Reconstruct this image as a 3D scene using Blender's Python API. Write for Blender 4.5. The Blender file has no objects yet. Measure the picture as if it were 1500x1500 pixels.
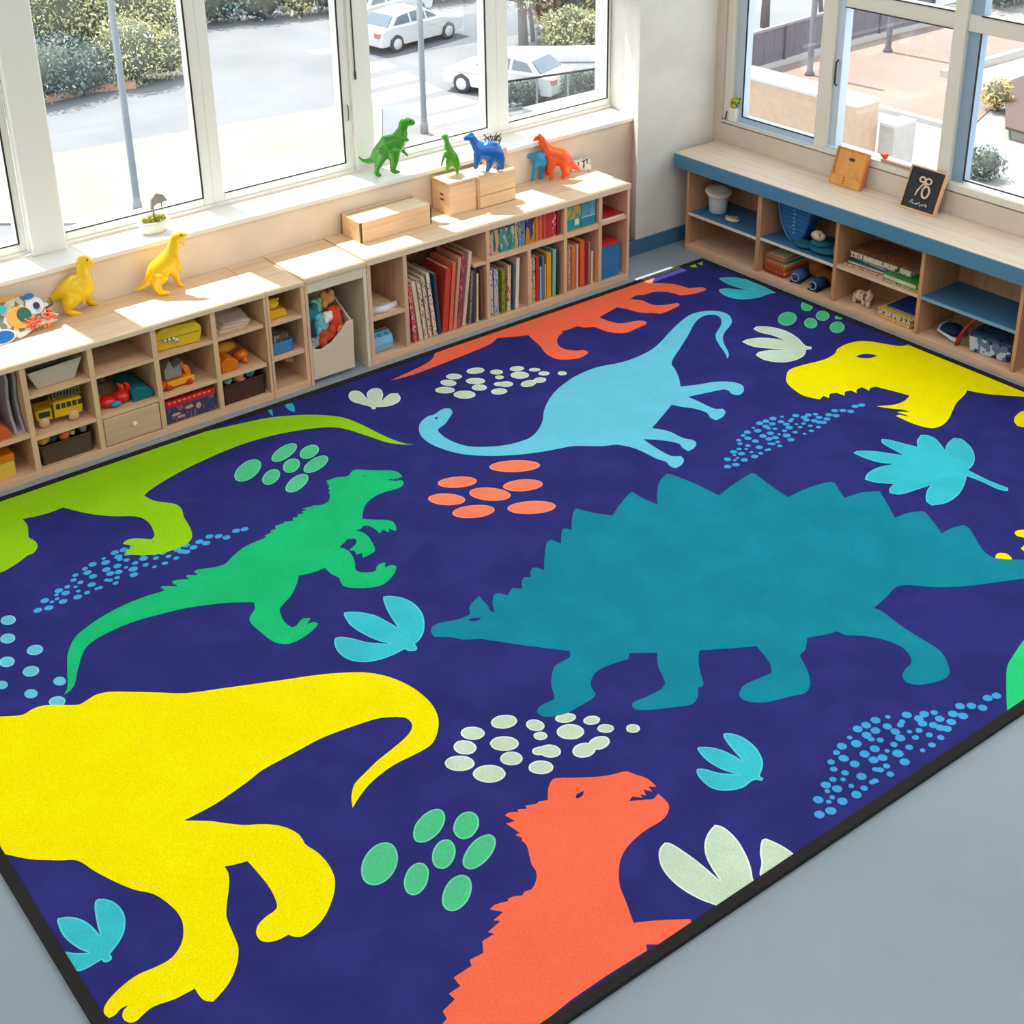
import bpy, bmesh, math, random
from mathutils import Vector, Matrix
from mathutils.geometry import tessellate_polygon
random.seed(7)
PI = math.pi
col = bpy.context.scene.collection

FILL = 3.2
SUN = 5.0
SKY = 1.5
EXPO = 0.8
# ------------------------------------------------------------------ materials
def s2l(c):
    return c/12.92 if c <= .04045 else ((c+.055)/1.055)**2.4
def rgb(r, g, b):
    return (s2l(r/255), s2l(g/255), s2l(b/255), 1)
MC = {}
def mat(name, c, rough=.6, kind=None, spec=.3, **k):
    if name in MC: return MC[name]
    m = bpy.data.materials.new(name); m.use_nodes = True
    nt = m.node_tree; N = nt.nodes; L = nt.links
    p = N['Principled BSDF']; base = rgb(*c)
    p.inputs['Base Color'].default_value = base
    p.inputs['Roughness'].default_value = rough
    p.inputs['Specular IOR Level'].default_value = spec
    for kk, v in k.items():
        if kk in p.inputs: p.inputs[kk].default_value = v
    tc = N.new('ShaderNodeTexCoord')
    def noise(scale, detail=3, vec=None, dist=0):
        n = N.new('ShaderNodeTexNoise'); n.inputs['Scale'].default_value = scale
        n.inputs['Detail'].default_value = detail; n.inputs['Distortion'].default_value = dist
        L.new(vec or tc.outputs['Object'], n.inputs['Vector']); return n
    def ramp(fac, stops):
        r = N.new('ShaderNodeValToRGB'); e = r.color_ramp.elements
        while len(e) < len(stops): e.new(.5)
        for i, (pos, cc) in enumerate(stops): e[i].position = pos; e[i].color = cc
        L.new(fac, r.inputs['Fac']); return r
    def bump(h, st, d=.002):
        b = N.new('ShaderNodeBump'); b.inputs['Strength'].default_value = st; b.inputs['Distance'].default_value = d
        L.new(h, b.inputs['Height']); L.new(b.outputs['Normal'], p.inputs['Normal'])
    def sc(cc, f): return (min(cc[0]*f, 1), min(cc[1]*f, 1), min(cc[2]*f, 1), 1)
    if kind == 'plain':
        n = noise(6); r = ramp(n.outputs['Fac'], [(.35, sc(base, .95)), (.65, sc(base, 1.05))])
        L.new(r.outputs['Color'], p.inputs['Base Color'])
    elif kind in ('wood', 'woody', 'woodz'):
        mp = N.new('ShaderNodeMapping')
        mp.inputs['Scale'].default_value = {'wood': (1.2, 18, 18), 'woody': (18, 1.2, 18), 'woodz': (18, 18, 1.2)}[kind]
        L.new(tc.outputs['Object'], mp.inputs['Vector'])
        n = noise(2.2, 5, mp.outputs['Vector'], .6)
        r = ramp(n.outputs['Fac'], [(.3, sc(base, .86)), (.5, base), (.7, sc(base, 1.08))])
        L.new(r.outputs['Color'], p.inputs['Base Color']); bump(n.outputs['Fac'], .08)
    elif kind == 'rug':
        n = noise(5.5, 9, None, .5); n2 = noise(260, 2); am = k.get('amp', 1)
        r = ramp(n.outputs['Fac'], [(.36, sc(base, 1-.11*am)), (.5, base), (.66, sc(base, 1+.15*am))])
        r2 = ramp(n2.outputs['Fac'], [(.3, (.88, .88, .88, 1)), (.7, (1.12, 1.12, 1.12, 1))])
        mx = N.new('ShaderNodeMix'); mx.data_type = 'RGBA'; mx.blend_type = 'MULTIPLY'
        mx.inputs[0].default_value = 1
        L.new(r.outputs['Color'], mx.inputs[6]); L.new(r2.outputs['Color'], mx.inputs[7])
        L.new(mx.outputs[2], p.inputs['Base Color']); bump(n2.outputs['Fac'], .35, .003)
    elif kind == 'floor':
        n = noise(1.3, 4); n2 = noise(90, 3)
        r = ramp(n.outputs['Fac'], [(.3, sc(base, .93)), (.7, sc(base, 1.06))])
        L.new(r.outputs['Color'], p.inputs['Base Color']); bump(n2.outputs['Fac'], .03)
    elif kind == 'asphalt':
        n = noise(.35, 6); r = ramp(n.outputs['Fac'], [(.3, sc(base, .88)), (.7, sc(base, 1.08))])
        L.new(r.outputs['Color'], p.inputs['Base Color'])
    elif kind == 'pattern':
        v = N.new('ShaderNodeTexVoronoi'); v.inputs['Scale'].default_value = k.get('ps', 60)
        L.new(tc.outputs['Object'], v.inputs['Vector'])
        b2 = rgb(*k.get('c2', (230, 220, 200))); b3 = rgb(*k.get('c3', c))
        r = ramp(v.outputs['Color'], [(.3, base), (.5, b2), (.75, b3)]); r.color_ramp.interpolation = 'CONSTANT'
        L.new(r.outputs['Color'], p.inputs['Base Color'])
    elif kind == 'marks':
        mp = N.new('ShaderNodeMapping'); mp.inputs['Scale'].default_value = (1, 1, .35)
        L.new(tc.outputs['Object'], mp.inputs['Vector'])
        n = noise(k.get('ps', 220), 1, mp.outputs['Vector'])
        b2 = rgb(*k.get('c2', (90, 80, 75)))
        r = ramp(n.outputs['Fac'], [(.56, base), (.6, b2)]); L.new(r.outputs['Color'], p.inputs['Base Color'])
    elif kind == 'pages':
        w = N.new('ShaderNodeTexWave'); w.inputs['Scale'].default_value = 120; w.inputs['Distortion'].default_value = 1
        L.new(tc.outputs['Object'], w.inputs['Vector'])
        r = ramp(w.outputs['Fac'], [(0, sc(base, .8)), (1, base)]); L.new(r.outputs['Color'], p.inputs['Base Color'])
    elif kind == 'weave':
        b = N.new('ShaderNodeTexBrick'); b.inputs['Scale'].default_value = k.get('ps', 40)
        b.inputs['Color1'].default_value = base; b.inputs['Color2'].default_value = rgb(*k.get('c2', c))
        b.inputs['Mortar'].default_value = sc(base, .45); b.inputs['Mortar Size'].default_value = .03
        mp = N.new('ShaderNodeMapping'); mp.inputs['Rotation'].default_value = (PI/2, 0, PI/2) if k.get('side') else (PI/2, 0, 0)
        L.new(tc.outputs['Object'], mp.inputs['Vector']); L.new(mp.outputs['Vector'], b.inputs['Vector'])
        L.new(b.outputs['Color'], p.inputs['Base Color'])
    elif kind == 'stripes':
        sx = N.new('ShaderNodeSeparateXYZ'); L.new(tc.outputs['Object'], sx.inputs[0])
        mr = N.new('ShaderNodeMapRange'); mr.inputs['From Min'].default_value = k['z0']; mr.inputs['From Max'].default_value = k['z1']
        L.new(sx.outputs['Z'], mr.inputs['Value'])
        cs = k['cs']; r = ramp(mr.outputs['Result'], [(i/len(cs), rgb(*x)) for i, x in enumerate(cs)])
        r.color_ramp.interpolation = 'CONSTANT'; L.new(r.outputs['Color'], p.inputs['Base Color'])
    elif kind == 'leaf':
        gi = N.new('ShaderNodeNewGeometry')
        r = ramp(gi.outputs['Random Per Island'], [(0, sc(base, .55)), (.5, base), (1, rgb(*k.get('c2', c)))])
        L.new(r.outputs['Color'], p.inputs['Base Color'])
    MC[name] = m; return m
def glass():
    m = bpy.data.materials.new('clear_glass'); m.use_nodes = True
    nt = m.node_tree; N = nt.nodes; N.clear()
    o = N.new('ShaderNodeOutputMaterial'); t = N.new('ShaderNodeBsdfTransparent'); t.inputs[0].default_value = (.97, .985, .98, 1)
    g = N.new('ShaderNodeBsdfGlossy'); g.inputs['Roughness'].default_value = .02
    mx = N.new('ShaderNodeMixShader'); mx.inputs[0].default_value = .04
    nt.links.new(t.outputs[0], mx.inputs[1]); nt.links.new(g.outputs[0], mx.inputs[2])
    nt.links.new(mx.outputs[0], o.inputs[0]); return m
GLASS = glass()
def emis(name, c, s):
    m = bpy.data.materials.new(name); m.use_nodes = True
    p = m.node_tree.nodes['Principled BSDF']; p.inputs['Emission Color'].default_value = c; p.inputs['Emission Strength'].default_value = s
    p.inputs['Base Color'].default_value = (.9, .9, .9, 1); return m

# ------------------------------------------------------------------ mesh builder
WM = {}
class MB:
    def __init__(s): s.v = []; s.f = []; s.mi = []; s.sm = []
    def add(s, vs, fs, mi=0, smooth=False):
        o = len(s.v); s.v += [tuple(v) for v in vs]
        for f in fs: s.f.append([o+i for i in f]); s.mi.append(mi); s.sm.append(smooth)
    def box(s, x0, x1, y0, y1, z0, z1, mi=0, M=None):
        vs = [Vector((x, y, z)) for x in (x0, x1) for y in (y0, y1) for z in (z0, z1)]
        if M: vs = [M @ v for v in vs]
        s.add(vs, [(0, 1, 3, 2), (4, 6, 7, 5), (0, 4, 5, 1), (2, 3, 7, 6), (0, 2, 6, 4), (1, 5, 7, 3)], mi); return s
    def prism(s, poly, a, b, axis='z', mi=0, M=None):
        """poly: 2D points; extruded from a to b along axis. axis z: (x,y); axis y: (x,z); axis x: (y,z)"""
        def p3(p, h): return {'z': (p[0], p[1], h), 'y': (p[0], h, p[1]), 'x': (h, p[0], p[1])}[axis]
        n = len(poly); vs = [Vector(p3(p, a)) for p in poly]+[Vector(p3(p, b)) for p in poly]
        if M: vs = [M @ v for v in vs]
        tri = tessellate_polygon([[Vector((p[0], p[1], 0)) for p in poly]])
        fs = [tuple(t) for t in tri]+[tuple(n+i for i in reversed(t)) for t in tri]
        fs += [(i, (i+1) % n, n+(i+1) % n, n+i) for i in range(n)]
        s.add(vs, fs, mi); return s
    def tube(s, pts, rad, n=10, mi=0, cap=True, sq=1.0):
        pts = [Vector(p) for p in pts]
        if not isinstance(rad, (list, tuple)): rad = [rad]*len(pts)
        rings = []; up = Vector((0, 0, 1)); prev = None
        for i, p in enumerate(pts):
            d = (pts[min(i+1, len(pts)-1)]-pts[max(i-1, 0)]); d = d.normalized() if d.length > 1e-9 else Vector((0, 0, 1))
            if prev is None:
                a = d.cross(up) if abs(d.dot(up)) < .95 else d.cross(Vector((1, 0, 0)))
            else: a = prev-d*prev.dot(d)
            a.normalize(); prev = a; b = d.cross(a)
            rings.append([p+(a*math.cos(2*PI*k/n)*sq+b*math.sin(2*PI*k/n))*rad[i] for k in range(n)])
        vs = [v for r in rings for v in r]
        fs = [(i*n+k, i*n+(k+1) % n, (i+1)*n+(k+1) % n, (i+1)*n+k) for i in range(len(pts)-1) for k in range(n)]
        if cap:
            fs += [tuple(reversed(range(n))), tuple((len(pts)-1)*n+k for k in range(n))]
        s.add(vs, fs, mi, True); return s
    def lathe(s, prof, c=(0, 0, 0), n=24, mi=0, sx=1, sy=1, M=None):
        vs = []; 
        for r, z in prof:
            for k in range(n):
                v = Vector((c[0]+r*sx*math.cos(2*PI*k/n), c[1]+r*sy*math.sin(2*PI*k/n), c[2]+z))
                vs.append(M @ v if M else v)
        m = len(prof)
        fs = [(i*n+k, i*n+(k+1) % n, (i+1)*n+(k+1) % n, (i+1)*n+k) for i in range(m-1) for k in range(n)]
        if prof[0][0] > 1e-6: fs.append(tuple(reversed(range(n))))
        if prof[-1][0] > 1e-6: fs.append(tuple((m-1)*n+k for k in range(n)))
        s.add(vs, fs, mi, True); return s
    def ell(s, c, r, mi=0, n=14, m=9, jit=0):
        vs = [Vector((c[0], c[1], c[2]-r[2]))]
        for i in range(1, m):
            t = -PI/2+PI*i/m
            for k in range(n):
                j = 1+random.uniform(-jit, jit)
                vs.append(Vector((c[0]+r[0]*j*math.cos(t)*math.cos(2*PI*k/n), c[1]+r[1]*j*math.cos(t)*math.sin(2*PI*k/n), c[2]+r[2]*j*math.sin(t))))
        vs.append(Vector((c[0], c[1], c[2]+r[2]))); e = len(vs)-1
        fs = [(0, 1+(k+1) % n, 1+k) for k in range(n)]
        fs += [(1+i*n+k, 1+i*n+(k+1) % n, 1+(i+1)*n+(k+1) % n, 1+(i+1)*n+k) for i in range(m-2) for k in range(n)]
        fs += [(1+(m-2)*n+k, 1+(m-2)*n+(k+1) % n, e) for k in range(n)]
        s.add(vs, fs, mi, True); return s
    def build(s, name, mats, parent=None, bevel=0, sub=0):
        me = bpy.data.meshes.new(name)
        W = WM.get(parent.name, Matrix()) if parent else Matrix()
        rot = W.inverted()
        me.from_pydata([tuple(rot @ Vector(v)) for v in s.v], [], s.f)
        if not isinstance(mats, (list, tuple)): mats = [mats]
        for m in mats: me.materials.append(m)
        for p, mi, sm in zip(me.polygons, s.mi, s.sm): p.material_index = mi; p.use_smooth = sm
        bm = bmesh.new(); bm.from_mesh(me); bmesh.ops.recalc_face_normals(bm, faces=bm.faces); bm.to_mesh(me); bm.free()
        me.update()
        o = bpy.data.objects.new(name, me); col.objects.link(o)
        if parent: o.parent = parent; WM[o.name] = W
        if bevel:
            b = o.modifiers.new('bev', 'BEVEL'); b.width = bevel; b.segments = 2; b.limit_method = 'ANGLE'; b.angle_limit = math.radians(50)
        if sub:
            b = o.modifiers.new('sub', 'SUBSURF'); b.levels = b.render_levels = sub
        return o
def tag(o, label=None, cat=None, group=None, kind=None):
    if label: o['label'] = label
    if cat: o['category'] = cat
    if group: o['group'] = group
    if kind: o['kind'] = kind
    return o
def thing(name, loc, label, cat, group=None, rz=0):
    o = bpy.data.objects.new(name, None); col.objects.link(o); o.empty_display_size = .05
    o.location = loc; o.rotation_euler = (0, 0, rz)
    o.matrix_world = Matrix.Translation(loc) @ Matrix.Rotation(rz, 4, 'Z')
    WM[o.name] = o.matrix_world.copy()
    return tag(o, label, cat, group)
def box(*a, **k): return MB().box(*a, **k)
def RZ(cx, cy, a, cz=0, ax='Z'):
    return Matrix.Translation((cx, cy, cz)) @ Matrix.Rotation(a, 4, ax) @ Matrix.Translation((-cx, -cy, -cz))

WOOD = mat('birch_veneer_long', (226, 186, 150), .45, 'wood')
WOODY = mat('birch_veneer_deep', (222, 184, 150), .45, 'woody')
WOODZ = mat('birch_veneer_upright', (228, 186, 150), .45, 'woodz')
WOODT = mat('birch_sunlit_top', (233, 205, 172), .45, 'wood')  # tops paler than the other birch: sunlit tone put into the colour
WOODIN = mat('birch_shaded_back', (202, 144, 104), .5, 'woodz')  # darker copy of the birch, compartment shade put into the colour
WOODR = mat('beech_long', (222, 184, 152), .5, 'woody')
WOODRZ = mat('beech_shaded_upright', (198, 148, 112), .5, 'woodz')  # darker copy of the beech with the bench's inner shade in its colour
BOXW = mat('pale_pine_box', (236, 200, 160), .5, 'wood')
WALL = mat('warm_white_paint', (234, 216, 196), .75, 'plain')
WALLG = mat('shaded_white_paint', (222, 219, 212), .75, 'plain')  # pier faces away from the light: its shade is mixed into this grey
FRAMEM = mat('white_window_frame', (238, 238, 232), .35)
FRAMEC = mat('cream_window_frame', (232, 228, 215), .4)
FRAMEB = mat('blue_lit_window_frame', (196, 212, 228), .35)  # whitish frame with blue daylight tinted into the colour
GASK = mat('black_rubber_gasket', (35, 35, 38), .5)
BLUET = mat('blue_laminate', (82, 134, 170), .45)
BLUES = mat('blue_shelf_laminate', (62, 114, 154), .5)

# ------------------------------------------------------------------ room shell
def structure(name, mb, m, bevel=0, parent=None):
    o = mb.build(name, m, parent, bevel); 
    if parent is None: o['kind'] = 'structure'
    return o
FL = mat('blue_grey_vinyl', (148, 162, 174), .40, 'floor', spec=.35)
structure('floor', box(-9, .42, -9, .7, -.3, 0), FL)
structure('ceiling', box(-9, .55, -9, .75, 3.3, 3.5), mat('white_ceiling', (240, 240, 238), .8))
w = MB()
w.box(-9, -.14, .375, .66, 0, .665)                        # under the sill
w.box(-9, -.12, .45, .66, 2.0, 3.3)                        # above the window
structure('wall_back', w, WALL)
w = MB().prism([(-.222, .255), (.5, .255), (.5, .7), (-.115, .7), (-.115, .6), (-.145, .375)], 0, 3.3)
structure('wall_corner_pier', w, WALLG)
w = MB(); w.box(.30, .5, -9, .255, 0, .60); w.box(.30, .5, .20, .255, .60, 2.3); w.box(.30, .5, -9, .255, 2.3, 3.3)
structure('wall_right', w, mat('putty_paint', (214, 204, 190), .75, 'plain'))
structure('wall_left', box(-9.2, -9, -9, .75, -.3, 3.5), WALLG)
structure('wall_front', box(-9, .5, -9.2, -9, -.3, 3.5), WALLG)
structure('baseboard_back', box(-.46, .30, .243, .255, 0, .078).box(-.234, -.222, .25, .375, 0, .078), mat('blue_rubber_base', (70, 116, 148), .45))
structure('trim_1', MB().prism([(-9, .665), (-9, .685), (-.13, .685), (-.13, .665)], .36, .56, 'y'), mat('white_sill', (240, 238, 232), .4), .003)
structure('unseen_sun_block', box(-9.5, .6, .66, .95, 2.30, 2.38), mat('sun_block_grey', (200, 200, 200), .7))  # unseen slab, added so the sun stays off the rug

# windows, street side
def window(name, frame, panes, gaskets, fm):
    o = frame.build(name, fm); o['kind'] = 'structure'
    for i, g in enumerate(panes): g.build('window_glass', GLASS, o)
    gaskets.build('window_gasket', GASK, o)
    return o
def ywin(name, x0, x1, g0, g1, z0=.735, z1=1.93, post=None, hand=None):
    f = MB()
    f.box(x0, g0, .575, .64, .685, 2.0); f.box(g1, x1, .575, .64, .685, 2.0)
    f.box(g0, g1, .575, .64, .685, z0); f.box(g0, g1, .575, .64, z1, 2.0)
    f.box(x0, x1, .565, .575, .685, .70)
    if post: 
        for a, b, yy in post: f.box(a, b, yy, .575, .685, 2.0)
    g = MB(); t = .006
    g.box(g0, g1, .57, .576, z0-.001, z0+t*.6); g.box(g1-t, g1, .57, .576, z0, z1)
    o = window(name, f, [box(g0, g1, .603, .609, z0, z1)], g, FRAMEM)
    o.modifiers.new('bev', 'BEVEL').width = .003
    if hand:
        h = MB(); 
        for (hx, hz0, hz1) in hand: h.tube([(hx, .568, hz0), (hx, .56, hz0+.01), (hx, .56, hz1-.01), (hx, .568, hz1)], .0035, 6)
        h.build('window_handle', mat('handle_grey', (120, 118, 112), .4), o)
    return o
ywin('window_1', -4.1, -3.20, -4.02, -3.232, post=[(-3.20, -3.06, .525)])
ywin('window_2', -3.06, -2.372, -3.04, -2.42)
ywin('window_3', -2.372, -1.667, -2.32, -1.705, hand=[(-1.685, .93, 1.0)])
ywin('window_4', -1.667, -.84, -1.545, -.905, post=[(-1.66, -1.62, .56)])
ywin('window_5', -.84, -.12, -.772, -.14, hand=[(-.105, .95, 1.02)], post=[(-.072, -.12, .565)])
t = thing('sun_block_blind', (-.37, .55, 1.24), 'unseen white blind added to block sun at the street window end by the pier', 'blind')  # out of view, added to keep sun off the floor by the bookcase end
box(-.53, -.125, .548, .551, 1.295, 1.96).build('sun_block_fabric', mat('sun_block_white', (236, 234, 228), .8), t)
MB().tube([(-.53, .55, 1.297), (-.125, .55, 1.297)], .004, 8).build('bottom_bar', FRAMEM, t)
MB().tube([(-.53, .55, 1.97), (-.125, .55, 1.97)], .022, 10).build('sun_block_roll', mat('sun_block_white', (236, 234, 228), .8), t)
c = MB().tube([(-1.64, .556, 1.15), (-1.64, .556, 1.99)], .003, 6)
c.lathe([(.005, -.04), (.006, -.01), (.003, 0)], (-1.64, .556, 1.15), 8)
tag(c.build('blind_cord', mat('dark_cord', (70, 66, 60), .6)), 'thin dark blind cord hanging on the window post beside the green toy', 'cord')
# windows, courtyard side (plane X about .34)
def xbox(mb, y0, y1, z0, z1, x0=.325, x1=.385): mb.box(x0, x1, min(y0, y1), max(y0, y1), z0, z1)
f = MB(); xbox(f, .20, .15, .62, 2.3, .31, .40); xbox(f, .20, -.47, .605, .62, .302, .40); xbox(f, -.39, -.47, .62, 2.3, .315, .40)
xbox(f, .15, -.39, 2.2, 2.3)
o = f.build('window_6', FRAMEC); o['kind'] = 'structure'; o.modifiers.new('bev', 'BEVEL').width = .003
s = MB(); xbox(s, .20, -.39, .6205, .6225, .3005, .36); xbox(s, .15, .09, .62, 2.2, .335, .38); xbox(s, .09, -.39, .62, .648, .335, .38); s.build('window_sash', FRAMEB, o)  # thin plate adds the blue-lit strip of the sill
g = MB(); xbox(g, .09, -.39, .647, .652, .331, .336); xbox(g, .092, .086, .65, 2.2, .331, .336); g.build('window_gasket', GASK, o)
g = MB(); xbox(g, .09, -.39, .65, 2.2, .356, .362); g.build('window_glass', GLASS, o)
f = MB(); xbox(f, -.47, -1.16, .605, .64, .302, .40); xbox(f, -1.10, -1.16, .62, 2.3, .305, .40); xbox(f, -.51, -1.10, 1.30, 1.37, .325, .39); xbox(f, -.51, -1.1, 2.2, 2.3)
o = f.build('window_7', FRAMEC); o['kind'] = 'structure'; o.modifiers.new('bev', 'BEVEL').width = .003
s = MB(); xbox(s, -.47, -1.10, .6405, .6425, .3005, .36); xbox(s, -.47, -.512, .62, 2.2, .33, .38); s.build('window_sash', FRAMEB, o)  # daylit strip continued along this sill as a thin tinted plate
h = MB(); h.tube([(.33, -.49, .93), (.315, -.49, .94), (.315, -.49, 1.04), (.33, -.49, 1.05)], .004, 6); h.build('window_handle', GASK, o)
g = MB(); xbox(g, -.51, -1.1, 1.296, 1.30, .321, .326); xbox(g, -.51, -1.1, 1.37, 1.375, .321, .326); g.build('window_gasket', GASK, o)
g = MB(); xbox(g, -.51, -1.1, .64, 1.30, .356, .362); xbox(g, -.51, -1.1, 1.37, 2.2, .356, .362); g.build('window_glass', GLASS, o)
f = MB(); xbox(f, -1.16, -2.3, .605, .64, .302, .40); xbox(f, -1.16, -2.2, 1.30, 1.37, .325, .39); xbox(f, -2.2, -2.3, .62, 2.3); xbox(f, -1.16, -2.2, 2.2, 2.3)
o = f.build('window_8', FRAMEC); o['kind'] = 'structure'; o.modifiers.new('bev', 'BEVEL').width = .003
s = MB(); xbox(s, -1.16, -1.222, .62, 2.2, .335, .38); s.build('window_sash', mat('blue_jamb', (150, 175, 200), .35), o)
g = MB(); xbox(g, -1.22, -2.2, .655, .66, .331, .336); xbox(g, -1.22, -1.226, .655, 1.3, .331, .336); xbox(g, -1.22, -2.2, 1.37, 1.375, .321, .326); g.build('window_gasket', GASK, o)
g = MB(); xbox(g, -1.22, -2.2, .64, 1.30, .356, .362); xbox(g, -1.22, -2.2, 1.37, 2.2, .356, .362); g.build('window_glass', GLASS, o)
f = MB(); xbox(f, -2.3, -2.4, .605, 2.3); xbox(f, -2.4, -9, .605, .66); xbox(f, -2.4, -9, 2.2, 2.3)
for yy in (-4, -5.6, -7.2): xbox(f, yy, yy-.1, .66, 2.2)
o = f.build('window_9', FRAMEC); o['kind'] = 'structure'
g = MB(); xbox(g, -2.4, -9, .66, 2.2, .356, .362); g.build('window_glass', GLASS, o)

# unseen emissive panels added to brighten the room
EM = emis('fill_diffuser', (1, .955, .9, 1), FILL)
for i, (x, y) in enumerate([(x, y) for x in (-7.2, -4.8, -2.4, -.9) for y in (-7, -4.4, -1.8)]):
    t = thing('fill_panel', (x, y, 3.3), 'unseen flat white glowing panel added under the ceiling as fill light', 'fill panel', 'added fill panels on the ceiling')
    box(x-.62, x+.62, y-.32, y+.32, 3.27, 3.3).build('fill_frame', FRAMEM, t)
    box(x-.6, x+.6, y-.3, y+.3, 3.262, 3.269).build('fill_diffuser', EM, t)

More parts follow.
